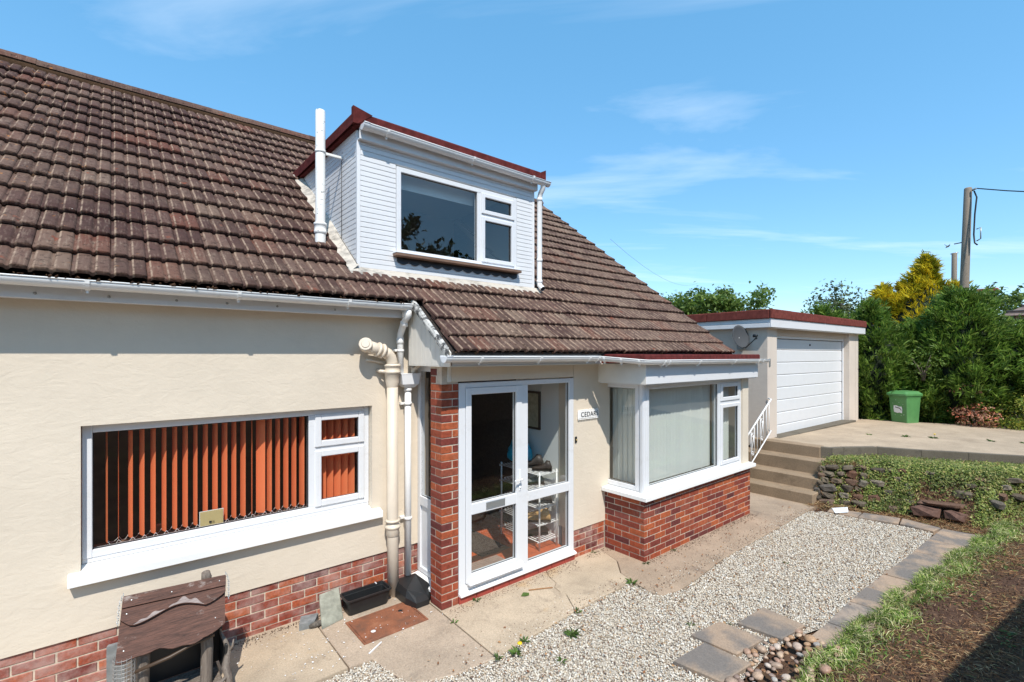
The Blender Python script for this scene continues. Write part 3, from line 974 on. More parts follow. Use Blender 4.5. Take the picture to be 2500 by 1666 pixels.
LOOSE = [('a', [(4.38, 2.06), (4.84, 2.03), (4.805, 1.65), (4.425, 1.70)]), ('b', [(3.89, 2.235), (4.285, 2.18), (4.315, 1.80), (3.92, 1.85)]), ('c', [(3.445, 2.13), (3.865, 2.10), (3.888, 1.715), (3.50, 1.76)])]
iv, if_ = ico(1)
def gravel_pts(n, seed):
    r = np.random.default_rng(seed)
    x = r.uniform(0.2, 8.85, n); y = r.uniform(1.4, 3.75, n)
    ok = in_poly(x, y, GRAVEL)
    for _, p in LOOSE: ok &= ~in_poly(x, y, p)
    # a denser cover near the camera; behind a bank or off to the left nothing is seen
    ok &= (x > 0.9) | (y > 3.0)
    return x[ok], y[ok]
x, y = gravel_pts(112000, 5)
n = len(x)
sz = rng.uniform(0.0056, 0.0110, n) * np.where(rng.random(n) < 0.04, 1.5, 1.0)
S3 = np.stack([sz * rng.uniform(0.8, 1.4, n), sz * rng.uniform(0.75, 1.2, n), sz * rng.uniform(0.6, 0.95, n)], 1)
P = np.stack([x, y, -0.013 + rng.uniform(-0.004, 0.007, n)], 1)
jv = iv * 1.0
keep = np.array([i for i in range(len(iv))])
# an 8-sided chipping is enough at this size
ov = np.array([[1, 0, 0.1], [-0.9, 0.15, 0], [0.1, 1, -0.1], [-0.1, -0.9, 0.05], [0.15, 0, 0.9], [-0.05, 0.1, -0.9]], float)
of = np.array([[0, 2, 4], [2, 1, 4], [1, 3, 4], [3, 0, 4], [2, 0, 5], [1, 2, 5], [3, 1, 5], [0, 3, 5]])
V, F = scatter(ov, of, P, S3, rand_rot(n))
tag(fast_obj('gravel', V, F, M['gravel']), 'pale cream gravel chippings spread between path and bank', 'gravel', kind='stuff')
# strays on the concrete
n = 420
x = rng.uniform(1.5, 8.3, n); y = np.where(x < 4.3, 3.15, 2.86) + np.abs(rng.normal(0, 0.11, n))
P = np.stack([x, y, np.full(n, 0.003)], 1)
ok = (P[:, 1] < np.where(P[:, 0] > 4.8, 3.36, 3.9)) & (P[:, 0] > 2.1)
P = P[ok]; n = len(P)
V, F = scatter(ov, of, P, rng.uniform(0.004, 0.009, n)[:, None] * np.array([[1.2, 1, 0.7]]), rand_rot(n))
tag(fast_obj('stray_gravel', V, F, M['gravel']), 'scattered gravel chips kicked onto the concrete path', 'gravel', kind='stuff')

# ---- paving slabs: edging row beside the bank, the row below the rockery and three stepping slabs
edging = empty('paving_edge', (6.5, 1.4, 0), label='row of weathered paving slabs edging the gravel and bank', cat='paving', kind='structure')
xs_in = [8.30, 7.70, 7.17, 6.63, 6.12, 5.64, 5.05, 4.60]
ys_in = [1.385, 1.415, 1.445, 1.492, 1.52, 1.538, 1.545, 1.57]
for i in range(7):
    g = 0.008
    x0, x1 = xs_in[i + 1] + g, xs_in[i] - g
    y0, y1 = ys_in[i + 1], ys_in[i]
    dz = random.uniform(-0.004, 0.006)
    slab_poly('paving_slab', edging, [(x0 + 0.02, float(edge_y(x0)) - 0.02), (x1 + 0.02, float(edge_y(x1)) - 0.02), (x1, y1), (x0, y0)], 0.012 + dz, M['slab'], 0.06, 0.008)
slab_poly('paving_slab', edging, [(8.33, 0.93), (9.05, 0.86), (8.98, 1.345), (8.31, 1.385)], 0.012, M['slab'], 0.06, 0.008)
for q in ([(8.60, 2.64), (8.63, 2.26), (8.93, 2.275), (8.80, 2.66)], [(8.64, 2.245), (8.77, 1.79), (9.07, 1.83), (8.945, 2.26)], [(8.78, 1.775), (8.76, 1.40), (9.0, 1.36), (9.085, 1.81)]):
    slab_poly('paving_slab', edging, q, 0.014, M['slab'], 0.06, 0.008)
for k, q in LOOSE:
    slab_poly('paving_slab', edging, q, 0.022 + random.uniform(-0.004, 0.006), M['slab'], 0.06, 0.009)

# ---- river pebbles between the stepping slabs and the bank
peb = empty('pebble_bed', (4.2, 1.55, 0), label='patch of rounded river pebbles beside the stepping slabs', cat='pebbles', kind='structure')
iv2, if2 = ico(2)
pm = []
for k in range(5):
    r_ = np.random.default_rng(40 + k)
    v = iv2 * np.array([1.0, r_.uniform(0.7, 0.9), r_.uniform(0.5, 0.65)]) * (1 + 0.06 * r_.normal(size=(len(iv2), 1)))
    pm.append(fast_mesh('pebble', v, if2, M['pebble'], smooth=True))
spots = []
for _ in range(5000):
    px, py = random.uniform(3.55, 4.68), random.uniform(1.30, 1.82)
    rr = random.choice([0.02, 0.026, 0.03, 0.036, 0.045, 0.055])
    if any(in_poly(np.array([px]), np.array([py]), [(a + (a - 4.15) * 0.03, b) for a, b in q])[0] for _, q in LOOSE): continue
    if py > 1.70 and px < 4.32 and px > 3.95: pass
    elif py > 1.76: continue
    if any((px - a) ** 2 + (py - b) ** 2 < (0.8 * (rr + c)) ** 2 for a, b, c in spots): continue
    spots.append((px, py, rr))
    if len(spots) >= 95: break
for px, py, rr in spots:
    o = link('pebble', random.choice(pm), peb, (px, py, 0.0 + rr * 0.25), (random.uniform(-.3, .3), random.uniform(-.3, .3), random.uniform(0, 6.3)))
    o.scale = (rr, rr, rr)

# ---- driveway and its kerb
def drive_z(x): return 0.79 - 0.010 * (x - 9.7)
drv = empty('driveway', (12, 2, 0.75), label='raised beige concrete driveway in front of the garage', cat='driveway', kind='structure')
def drive_poly(name, poly, mat, t=0.12):
    mb = MB(); n = len(poly)
    top = [(p[0], p[1], drive_z(p[0])) for p in poly]; bot = [(p[0], p[1], drive_z(p[0]) - t) for p in poly]
    fs = [list(range(n))] + [[n + i, n + (i + 1) % n, (i + 1) % n, i] for i in range(n)]
    mb.add(top + bot, fs)
    return mb.build(name, mat, drv)
KI = [(p[0] + 0.11, p[1] + 0.05) for p in KERB]
JN = [(11.0, 4.2), (11.75, 3.70), (12.3, 2.95), (12.75, 2.2), (13.4, 1.0), (14.6, -1.2), (15.3, -2.6)]
drive_poly('concrete_slab', [(9.86, 4.35), (9.86, 3.17)] + KI[1:] + [(15.28, -2.6)] + [(p[0] - 0.012, p[1]) for p in JN[::-1][1:]], M['drive'])
drive_poly('concrete_slab', JN + [(18.5, -2.8), (16.7, 0.9), (15.6, 3.3), (15.4, 4.5)], M['drive'])
mb = MB()
def kerb_piece(a, b):
    mb = MB()
    za, zb = drive_z(a[0]) + 0.004, drive_z(b[0]) + 0.004
    d = Vector((b[0] - a[0], b[1] - a[1])).normalized(); nn = Vector((-d.y, d.x)) * 0.10
    if nn.x < 0: nn = -nn
    A, B = Vector(a) + d * 0.003, Vector(b) - d * 0.003
    vs = []
    for (p, z) in ((A, za), (B, zb)):
        for off, dz in ((0, -0.34), (0, -0.012), (0.012, 0), (1, 0), (1, -0.34)):
            q = p + nn * off; vs.append((q.x, q.y, z + dz))
    fs = [[i, i + 1, 6 + i, 5 + i] for i in range(4)] + [[0, 1, 2, 3, 4], [5, 6, 7, 8, 9]]
    mb.add(vs, fs); return mb.build('kerb_stone', M['kerb'], drv)
for a, b in zip(KERB[:-1], KERB[1:]): kerb_piece(a, b)

# ---- steps up to the drive
steps = empty('concrete_steps', (9.3, 3.4, 0), label='four brown concrete steps rising beside the bay to the driveway', cat='steps')
st = [(8.776, 9.13, -0.03, 0.176, 2.90, 4.6), (9.10, 9.47, -0.03, 0.372, 2.88, 4.6), (9.44, 9.83, -0.03, 0.595, 2.92, 4.6), (9.80, 10.02, -0.03, 0.792, 3.12, 4.3)]
for x0, x1, z0, z1, y0, y1 in st:
    mb = MB(); mb.box(x0, y0, z0, x1 + 0.02, y1, z1, 0.012)
    mb.build('step', M['step'], steps)

# ================================================================== THE HOUSE
yA, yB, yC = 4.68, 3.98, 3.385
XL, XR = -3.4, 7.6
SL = 0.768
def roof_z(y): return 2.488 + SL * (y - 3.642)
house = empty('bungalow', (2.5, 4.7, 0), label='cream rendered bungalow with brown tiled roof, white dormer and brick bay', cat='house')

# ---- front wall with the kitchen window opening
WX0, WX1, WZ0, WZ1 = -0.178, 2.034, 0.84, 1.940
mb = MB()
mb.box(XL, yA, 0.414, WX0, yA + 0.27, 2.86)
mb.box(WX1, yA, 0.414, 2.60, yA + 0.27, 2.86)
mb.box(WX0, yA, 0.414, WX1, yA + 0.27, WZ0)
mb.box(WX0, yA, WZ1, WX1, yA + 0.27, 2.86)
mb.build('front_wall', M['render'], house)
# other walls (closed shell, mostly out of sight)
mb = MB()
mb.box(XL, yA + 0.27, -0.05, XL + 0.25, 11.8, 2.6)
mb.prism([(4.6, 2.62), (8.15, 5.80), (11.7, 2.62)], XL, XL + 0.25, 'x')
mb.build('gable_wall', M['render'], house)
mb = MB()
mb.box(7.20, 4.02, -0.05, 7.44, 11.8, 2.55)
mb.prism([(3.95, 2.56), (8.15, 5.78), (11.7, 2.56)], 7.20, 7.44, 'x')
mb.build('gable_wall', M['render'], house)
mb = MB(); mb.box(XL + 0.25, 11.55, -0.05, 7.20, 11.8, 2.6); mb.build('rear_wall', M['render'], house)

# ---- brick work
BL, BH, BD, JT = 0.215, 0.065, 0.1025, 0.010
def brick(parent, lo, hi):
    return box_obj('brick', parent, lo, hi, M['brick_pale'] if parent.name.startswith('plinth') else M['brick'], 0.0035, 0.0014)
def brick_run(parent, ax, u0, u1, d, z, h, start, sgn=1, depth=0.06):
    """one course from u0 to u1 on plane d (face), first brick of length start; depth goes inward"""
    u = u0; L = start; lo_first = True
    while u < u1 - 0.012:
        e = min(u + L, u1)
        if u1 - e < 0.025: e = u1
        if ax == 'y': brick(parent, (u, d, z), (e, d + depth, z + h))
        else: brick(parent, (d, u, z), (d + depth, e, z + h))
        u = e + JT; L = BL
pl = empty('plinth', (0, yA, 0), house)
mb = MB(); mb.box(XL, yA + 0.0195, -0.06, 2.578, yA + 0.26, 0.412); mb.build('mortar', M['mortar'], pl)
for k in range(7):
    zt = 0.411 - k * 0.075
    off = [0.05, 0.1625][k % 2]
    h = BH
    if zt - h < -0.05: h = max(0.03, zt + 0.05)
    u = -3.4
    brick_run(pl, 'y', XL, 2.575, yA + 0.014, zt - h, h, off + 0.0)
pl2 = empty('plinth', (4.5, yB, 0), house)
mb = MB(); mb.box(4.272, yB + 0.0165, -0.05, 4.853, yB + 0.2, 0.338); mb.build('mortar', M['mortar'], pl2)
for k in range(5):
    zt = 0.338 - k * 0.075
    brick_run(pl2, 'y', 4.275, 4.845, yB + 0.011, zt - BH, BH, [0.1, 0.215][k % 2])

# porch pillar
pil = empty('brick_pillar', (2.52, 4.08, 0), house)
PX0, PX1, PY0, PY1 = 2.427, 2.618, 3.980, 4.190
mb = MB(); mb.box(PX0 + 0.005, PY0 + 0.005, -0.05, PX1 - 0.002, PY1 - 0.002, 2.36); mb.build('mortar', M['mortar'], pil)
for k in range(32):
    z = 0.006 + k * 0.075
    if z + BH > 2.36: break
    notch = z + BH > 2.195   # the timber beam end sits over the front of the top courses
    if k % 2 == 0:
        if notch:
            brick(pil, (PX0, 4.075, z), (PX0 + 0.10, PY1, z + BH)); continue
        brick(pil, (PX0, PY0, z), (PX0 + 0.118, PY1, z + BH)); brick(pil, (PX0 + 0.128, PY0, z), (PX1, PY0 + 0.1, z + BH))
    else:
        if notch:
            brick(pil, (PX0, 4.095, z), (PX0 + 0.10, PY1, z + BH)); continue
        brick(pil, (PX0, PY0, z), (PX1, PY0 + 0.112, z + BH)); brick(pil, (PX0, PY0 + 0.122, z), (PX0 + 0.1, PY1, z + BH))

# bay brick base
bay = empty('bay_window', (6.2, 3.4, 0), house)
bb = empty('bay_base', (6.2, 3.4, 0), house)
BX0, BX1 = 4.850, 7.612
mb = MB(); mb.box(BX0 + 0.005, yC + 0.005, -0.06, BX1 - 0.005, yB + 0.30, 0.735); mb.build('mortar', M['mortar'], bb)
for k in range(10):
    z = 0.7255 - 0.075 * k - BH
    if k % 2 == 0:
        brick_run(bb, 'y', BX0, BX1, yC, z, BH, BL)
        brick_run(bb, 'x', yC + 0.06 + JT, yB, BX0, z, BH, 0.0425 + BL)
    else:
        brick_run(bb, 'x', yC, yB, BX0, z, BH, BL)
        brick_run(bb, 'y', BX0 + 0.06 + JT, BX1, yC, z, BH, 0.0425)

# ---- kitchen window
kw = empty('kitchen_window', (0.93, 4.75, 0.9), house)
d0, d1 = yA + 0.072, yA + 0.14
FX0, FX1, FZ0, FZ1 = -0.174, 2.030, 0.945, 1.936
mb = MB(); ring(mb, 'y', FX0, FX1, FZ0, FZ1, 0.058, d0, d1)
pbox(mb, 'y', 1.436, 1.496, d0 + 0.001, d1 - 0.001, FZ0 + 0.058, FZ1 - 0.058, 0.004)
pbox(mb, 'y', 1.496, FX1 - 0.058, d0 + 0.001, d1 - 0.001, 1.530, 1.575, 0.004)
# stepped sub-sill strip
pbox(mb, 'y', FX0, FX1, d0 + 0.006, d1, FZ0 - 0.034, FZ0 - 0.001, 0.003)
mb.build('frame', M['upvc'], kw)
gz = yA + 0.098
pane(kw, 'y', -0.112, 1.432, 1.008, 1.874, gz); gasket(kw, 'y', -0.116, 1.436, 1.003, 1.878, gz - 0.004)
for (a, b, nm) in ((1.003, 1.530, 'sash'), (1.575, 1.878, 'sash')):
    mb = MB(); ring(mb, 'y', 1.492, FX1 - 0.054, a - 0.004, b + 0.004, 0.058, d0 - 0.016, d0 + 0.03, 0.006)
    mb.build(nm, M['upvc'], kw)
    pane(kw, 'y', 1.548, FX1 - 0.11, a + 0.052, b - 0.052, gz - 0.012); gasket(kw, 'y', 1.545, FX1 - 0.107, a + 0.049, b - 0.049, gz - 0.016)
mb = MB()
# sloping white sill, with horns past the opening
mb.prism([(yA - 0.072, 0.807), (yA - 0.072, 0.862), (yA - 0.066, 0.868), (yA + 0.078, 0.910), (yA + 0.078, 0.842), (yA - 0.001, 0.807)], WX0 + 0.003, WX1 - 0.003, 'x')
for a, b in ((-0.246, WX0 + 0.003), (WX1 - 0.003, 2.118)):
    mb.prism([(yA - 0.072, 0.807), (yA - 0.072, 0.862), (yA - 0.066, 0.868), (yA - 0.001, 0.887), (yA - 0.001, 0.807)], a, b, 'x')
mb.build('window_sill', M['white_paint'], kw)

# ---- main eave: soffit, fascia, gutter
ev = empty('main_eave', (0, 4.5, 2.85), house)
mb = MB(); mb.box(XL, 4.535, 2.842, 2.36, yA - 0.001, 2.856); mb.build('soffit', M['upvc'], ev)
mb = MB(); mb.box(XL, 4.518, 2.835, 2.352, 4.534, 2.985, 0.003); mb.build('fascia', M['upvc'], ev)
for x in (-0.40, -0.02, 0.38, 0.72, 1.1, 1.6):
    mb = MB(); mb.lathe([(0.0, -0.003), (0.009, -0.003), (0.010, 0.0)], (x, 4.5165, 2.872 + random.uniform(-0.004, 0.01)), 8, 'y'); mb.build('fixing_cap', M['metal_grey'], ev)
gt = empty('main_gutter', (0, 4.45, 2.95), house)
mb = MB(); gutter(mb, [(XL, 4.408, 2.966), (2.385, 4.408, 2.960)], 0.056); mb.build('channel', M['gutter'], gt)
for x in (-2.0, -1.06, -0.133, 0.783, 1.681): gutter_bracket('bracket', gt, (x, 4.408, 2.964), (1, 0, 0))
mb = MB(); gutter(mb, [(2.20, 4.408, 2.963), (2.37, 4.408, 2.963)], 0.061); mb.build('running_outlet', M['gutter_clean'], gt)

# ---- rainwater downpipe with swan neck, hopper and shoe
rw = empty('downpipe', (2.39, 4.6, 0), house)
mb = MB(); mb.tube([(2.30, 4.410, 2.91), (2.30, 4.412, 2.85), (2.298, 4.47, 2.82), (2.300, 4.55, 2.72), (2.305, 4.595, 2.67), (2.308, 4.604, 2.62), (2.310, 4.604, 2.255)], [0.038, 0.034, 0.034, 0.034, 0.034, 0.034, 0.034], 14); mb.build('upper_pipe', M['gutter_clean'], rw)
for p, dz in (((2.30, 4.456, 2.87), 0.0), ((2.299, 4.5, 2.775), 0.0), ((2.308, 4.604, 2.60), 0)):
    mb = MB(); mb.lathe([(0.034, -0.03), (0.0395, -0.028), (0.0395, 0.028), (0.034, 0.03)], p, 14); mb.build('socket', M['gutter_clean'], rw)
mb = MB()
# hopper: a tapering box
def frustum(mb, c, w0, d0_, z0, w1, d1_, z1):
    vs = [(c[0] + sx * w / 2, c[1] + sy * d / 2, z) for (w, d, z) in ((w0, d0_, z0), (w1, d1_, z1)) for sx, sy in ((-1, -1), (1, -1), (1, 1), (-1, 1))]
    mb.add(vs, [[3, 2, 1, 0], [4, 5, 6, 7]] + [[i, (i + 1) % 4, 4 + (i + 1) % 4, 4 + i] for i in range(4)])
frustum(mb, (2.395, 4.598), 0.185, 0.13, 2.150, 0.222, 0.15, 2.252)
frustum(mb, (2.395, 4.598), 0.10, 0.08, 2.115, 0.182, 0.128, 2.149)
mb.box(2.282, 4.521, 2.2525, 2.508, 4.675, 2.262)
mb.build('hopper', M['upvc_clean'], rw)
mb = MB(); mb.tube([(2.394, 4.60, 2.13), (2.394, 4.60, 0.145)], 0.0345, 14); mb.build('lower_pipe', M['gutter_clean'], rw)
for z in (2.09, 1.945, 0.74):
    mb = MB(); mb.lathe([(0.0345, -0.016), (0.0425, -0.015), (0.0425, 0.015), (0.0345, 0.016)], (2.394, 4.60, z), 14)
    if z < 2: mb.box(2.33, 4.64, z - 0.012, 2.39, 4.678, z + 0.012)
    mb.build('pipe_clip', M['gutter_clean'], rw)
mb = MB(); mb.box(2.255, 4.615, 2.49, 2.31, 4.678, 2.515, 0.002); mb.lathe([(0.034, -0.012), (0.040, -0.011), (0.040, 0.011), (0.034, 0.012)], (2.309, 4.604, 2.50), 14); mb.build('pipe_clip', M['gutter_clean'], rw)

# ---- cream soil pipe
sp = empty('soil_pipe', (2.2, 4.59, 0), house)
sx = 2.205; sy = 4.575
mb = MB(); mb.tube([(sx + 0.012, sy, -0.02), (sx + 0.004, sy, 0.66), (sx, sy, 2.30)], 0.0565, 18); mb.build('stack', M['cream_pipe'], sp)
for z, w in ((0.70, 1), (0.645, 0), (0.36, 0)):
    pass
mb = MB(); mb.lathe([(0.0565, -0.06), (0.066, -0.05), (0.064, 0.0), (0.072, 0.02), (0.080, 0.03), (0.080, 0.042), (0.070, 0.05), (0.066, 0.055), (0.0565, 0.07)], (sx + 0.004, sy, 0.665), 18)
mb.lathe([(0.0565, 0.085), (0.076, 0.088), (0.076, 0.105), (0.0565, 0.108)], (sx + 0.004, sy, 0.665), 18)
mb.build('socket_collar', M['cream_pipe'], sp)
mb = MB(); mb.lathe([(0.0565, -0.16), (0.070, -0.10), (0.074, -0.02), (0.086, -0.012), (0.086, 0.004), (0.076, 0.01), (0.076, 0.05), (0.086, 0.056), (0.086, 0.07), (0.06, 0.08)], (sx, sy, 2.285), 18)
mb.tube([(sx - 0.075, sy, 2.285), (sx - 0.115, sy + 0.03, 2.29), (sx - 0.12, sy + 0.10, 2.30)], 0.018, 8)
mb.build('upper_collar', M['cream_pipe'], sp)
mb = MB(); mb.tube([(sx, sy, 2.33), (sx - 0.002, sy, 2.38), (sx - 0.018, sy, 2.43), (sx - 0.05, sy - 0.003, 2.468), (sx - 0.10, sy - 0.006, 2.492)], 0.056, 18); mb.build('bend', M['cream_pipe'], sp)
# access end: a branch that points left with a round inspection plate
axd = Vector((-0.93, -0.10, 0.28)).normalized()
p0 = Vector((sx - 0.085, sy - 0.006, 2.486))
def along(t): return p0 + axd * t
mb = MB(); mb.tube([along(0.0), along(0.235)], 0.060, 18)
mb.build('branch', M['cream_pipe'], sp)
for t in (0.015, 0.065):
    mb = MB(); mb.tube([along(t), along(t + 0.012), along(t + 0.022), along(t + 0.032)], [0.062, 0.076, 0.076, 0.062], 18); mb.build('branch_collar', M['cream_pipe'], sp)
endc = along(0.235)
fn = Vector((-0.45, -0.86, 0.25)).normalized()
mb = MB(); c = endc + Vector((0.01, -0.012, 0)); mb.tube([c - fn * 0.05, c + fn * 0.035, c + fn * 0.042], [0.064, 0.066, 0.058], 18)
mb.tube([c + fn * 0.043, c + fn * 0.050], [0.040, 0.036], 18)
mb.build('inspection_plate', M['cream_pipe'], sp)
mb = MB(); mb.tube([(1.965, yA - 0.012, 2.405), (2.03, yA - 0.02, 2.40), (2.09, yA - 0.025, 2.385), (2.15, yA - 0.02, 2.375), (2.28, yA - 0.02, 2.372)], 0.015, 10); mb.build('waste_pipe', M['cream_pipe'], sp)
mb = MB(); mb.tube([(2.45, 4.60, 2.33), (2.45, 4.60, 2.262)], 0.018, 8); mb.tube([(2.50, 4.50, 2.36), (2.46, 4.585, 2.30), (2.45, 4.60, 2.25)], 0.02, 10); mb.build('waste_pipe', M['cream_pipe'], sp)

# ---- porch: boxed verge end, beam, fascia, gutter
pv = empty('porch_verge', (2.35, 4.1, 2.36), house)
vx = 2.374
yb0, yb1 = 3.742, 4.546
def roof_z(y): return 2.489 + SL * (y - 3.714)
npl = 9
for i in range(npl):
    a = yb0 + (yb1 - yb0) * i / npl + 0.002; b = yb0 + (yb1 - yb0) * (i + 1) / npl - 0.002
    mb = MB(); mb.prism([(a, 2.356), (b, 2.356), (b, min(2.93, roof_z(b) - 0.035)), (a, min(2.93, roof_z(a) - 0.035))], vx, vx + 0.012, 'x')
    mb.build('cladding_board', M['clad_cream'], pv)
mb = MB(); mb.prism([(yb0 + 0.002, 2.357), (yb1 - 0.002, 2.357), (yb1 - 0.002, 2.90), (4.30, 2.88), (yb0 + 0.002, roof_z(yb0) - 0.04)], vx + 0.0125, vx + 0.02, 'x'); mb.build('backing', M['room'], pv)
mb = MB(); mb.box(vx, yb0, 2.345, 4.86, yb1, 2.355); mb.build('soffit', M['clad_cream'], pv)
mb = MB(); mb.box(vx + 0.001, 3.745, 2.357, 4.50, 3.760, 2.466, 0.003); mb.build('fascia', M['upvc'], pv)
mb = MB(); mb.box(vx + 0.02, yb1 - 0.003, 2.36, 2.60, yb1 + 0.006, 2.84); mb.build('end_board', M['clad_cream'], pv)
mb = MB(); mb.box(2.535, 3.975, 2.192, 4.262, 4.12, 2.344, 0.004); mb.build('beam', M['render'], house)
mb = MB(); mb.box(2.495, 3.972, 2.190, 2.533, 4.07, 2.344, 0.004); mb.build('beam_end', M['clad_cream'], house)
mb = MB(); mb.box(4.268, yB, 0.34, 4.95, yB + 0.25, 2.344); mb.build('porch_wall', M['render'], house)
pg = empty('porch_gutter', (3.4, 3.61, 2.4), house)
mb = MB(); gutter(mb, [(2.275, 3.690, 2.442), (4.40, 3.690, 2.436), (4.650, 3.250, 2.398), (4.69, 3.220, 2.394), (7.80, 3.220, 2.386)], 0.054); mb.build('channel', M['gutter_clean'], pg)
for x in (2.66, 3.42, 4.18, 4.335): gutter_bracket('bracket', pg, (x, 3.690, 2.44), (1, 0, 0), 0.054)
for t in (0.12, 0.5, 0.9):
    gutter_bracket('bracket', pg, (4.40 + 0.25 * t, 3.690 - 0.44 * t, 2.436 - 0.038 * t), (0.25, -0.44, 0), 0.054)
for x in (4.95, 5.05, 5.75, 6.7, 7.45, 7.6): gutter_bracket('bracket', pg, (x, 3.220, 2.392), (1, 0, 0), 0.054)
mb = MB(); gutter(mb, [(2.27, 3.690, 2.444), (2.33, 3.690, 2.444)], 0.059); mb.build('stop_end', M['upvc_clean'], pg)

# ---- porch door and side screens
dr = empty('porch_door', (3.45, 3.98, 0.08), house)
e0, e1 = yB - 0.004, yB + 0.066
DZ0, DZ1 = 0.108, 2.176
mb = MB()
pbox(mb, 'y', 2.624, 2.700, e0, e1, DZ0, DZ1, 0.004); pbox(mb, 'y', 4.190, 4.266, e0, e1, DZ0, DZ1, 0.004)
pbox(mb, 'y', 2.700, 4.190, e0 + 0.001, e1, 2.126, DZ1, 0.004); pbox(mb, 'y', 2.700, 4.190, e0 + 0.001, e1, DZ0, DZ0 + 0.062, 0.004)
pbox(mb, 'y', 3.440, 3.532, e0 + 0.001, e1, DZ0 + 0.062, 2.126, 0.004)
pbox(mb, 'y', 3.532, 4.190, e0 + 0.002, e1, 0.836, 0.942, 0.004)
mb.build('frame', M['upvc'], dr)
# the opening leaf
mb = MB()
l0, l1 = e0 - 0.012, e1 - 0.012
pbox(mb, 'y', 2.703, 2.768, l0, l1, 0.176, 2.124, 0.005); pbox(mb, 'y', 3.356, 3.437, l0, l1, 0.176, 2.124, 0.005)
for a, b in ((0.176, 0.258), (0.850, 0.962), (2.056, 2.124)):
    pbox(mb, 'y', 2.768, 3.356, l0 + 0.001, l1, a, b, 0.005)
mb.build('door_leaf', M['upvc'], dr)
mb = MB(); mb.prism([(l0 - 0.05, 0.172), (l0 - 0.05, 0.180), (l0 - 0.008, 0.215), (l0 - 0.001, 0.218), (l0 - 0.001, 0.172)], 2.715, 3.43, 'x'); mb.build('weather_bar', M['upvc_clean'], dr)
mb = MB(); ring(mb, 'y', 2.945, 3.192, 0.872, 0.944, 0.008, l0 - 0.008, l0 - 0.001, 0.002); pbox(mb, 'y', 2.953, 3.184, l0 - 0.006, l0 - 0.001, 0.880, 0.936, 0.002); mb.build('letter_plate', M['metal_grey'], dr)
mb = MB(); pbox(mb, 'y', 3.384, 3.412, l0 - 0.009, l0 - 0.001, 0.985, 1.215, 0.003); mb.tube([(3.398, l0 - 0.01, 1.115), (3.398, l0 - 0.05, 1.115), (3.385, l0 - 0.052, 1.115), (3.29, l0 - 0.052, 1.112)], 0.009, 8)
mb.lathe([(0.0, 0.0), (0.010, 0.0), (0.010, 0.012)], (3.398, l0 - 0.018, 1.02), 10, 'y'); mb.build('door_handle', M['upvc_clean'], dr)
dg = yB + 0.03
pane(dr, 'y', 2.764, 3.360, 0.958, 2.060, dg - 0.008); gasket(dr, 'y', 2.762, 3.362, 0.956, 2.062, dg - 0.016)
pane(dr, 'y', 2.764, 3.360, 0.254, 0.854, dg - 0.008); gasket(dr, 'y', 2.762, 3.362, 0.252, 0.856, dg - 0.016)
pane(dr, 'y', 3.528, 4.194, 0.938, 2.130, dg); gasket(dr, 'y', 3.526, 4.196, 0.936, 2.132, dg - 0.008)
pane(dr, 'y', 3.528, 4.194, 0.166, 0.840, dg); gasket(dr, 'y', 3.526, 4.196, 0.164, 0.842, dg - 0.008)
mb = MB(); mb.prism([(yB - 0.045, 0.076), (yB - 0.045, 0.092), (yB - 0.006, 0.107), (yB + 0.07, 0.107), (yB + 0.07, 0.076)], 2.622, 4.275, 'x'); mb.build('threshold', M['white_paint'], dr)
for x in (2.80, 3.30, 3.66, 4.02):
    mb = MB(); mb.box(x, yB - 0.0085, 0.118, x + 0.035, yB - 0.0045, 0.128, 0.001); mb.build('drain_cap', M['upvc_clean'], dr)
u = 2.622
while u < 4.27:
    e = min(u + 0.205, 4.272)
    box_obj('quarry_tile', dr, (u, yB - 0.018, -0.03), (e, yB + 0.10, 0.074), M['quarry'], 0.003, 0.0008); u = e + 0.006
# side screen between pillar and wall (faces left)
ss = empty('porch_side_window', (2.56, 4.43, 0.1), house)
s0, s1 = 2.548, 2.610
mb = MB(); ring(mb, 'x', 4.192, 4.678, 0.125, 2.335, 0.055, s0, s1, 0.004); pbox(mb, 'x', 4.247, 4.623, s0 + 0.001, s1 - 0.001, 0.84, 0.94, 0.004); mb.build('frame', M['upvc'], ss)
pane(ss, 'x', 4.24, 4.63, 0.93, 2.29, s0 + 0.03); gasket(ss, 'x', 4.24, 4.63, 0.935, 2.285, s0 + 0.02)
mb = MB(); pbox(mb, 'x', 4.24, 4.63, s0 + 0.02, s0 + 0.04, 0.175, 0.845); mb.build('infill_panel', M['upvc'], ss)
mb = MB(); mb.prism([(2.45, 0.078), (2.45, 0.098), (2.60, 0.123), (2.60, 0.078)], 4.195, 4.675, 'y'); mb.build('sill', M['white_paint'], ss)
mb = MB(); mb.box(2.56, 4.195, -0.05, 2.62, 4.675, 0.076); mb.build('sill_base', M['render'], ss)

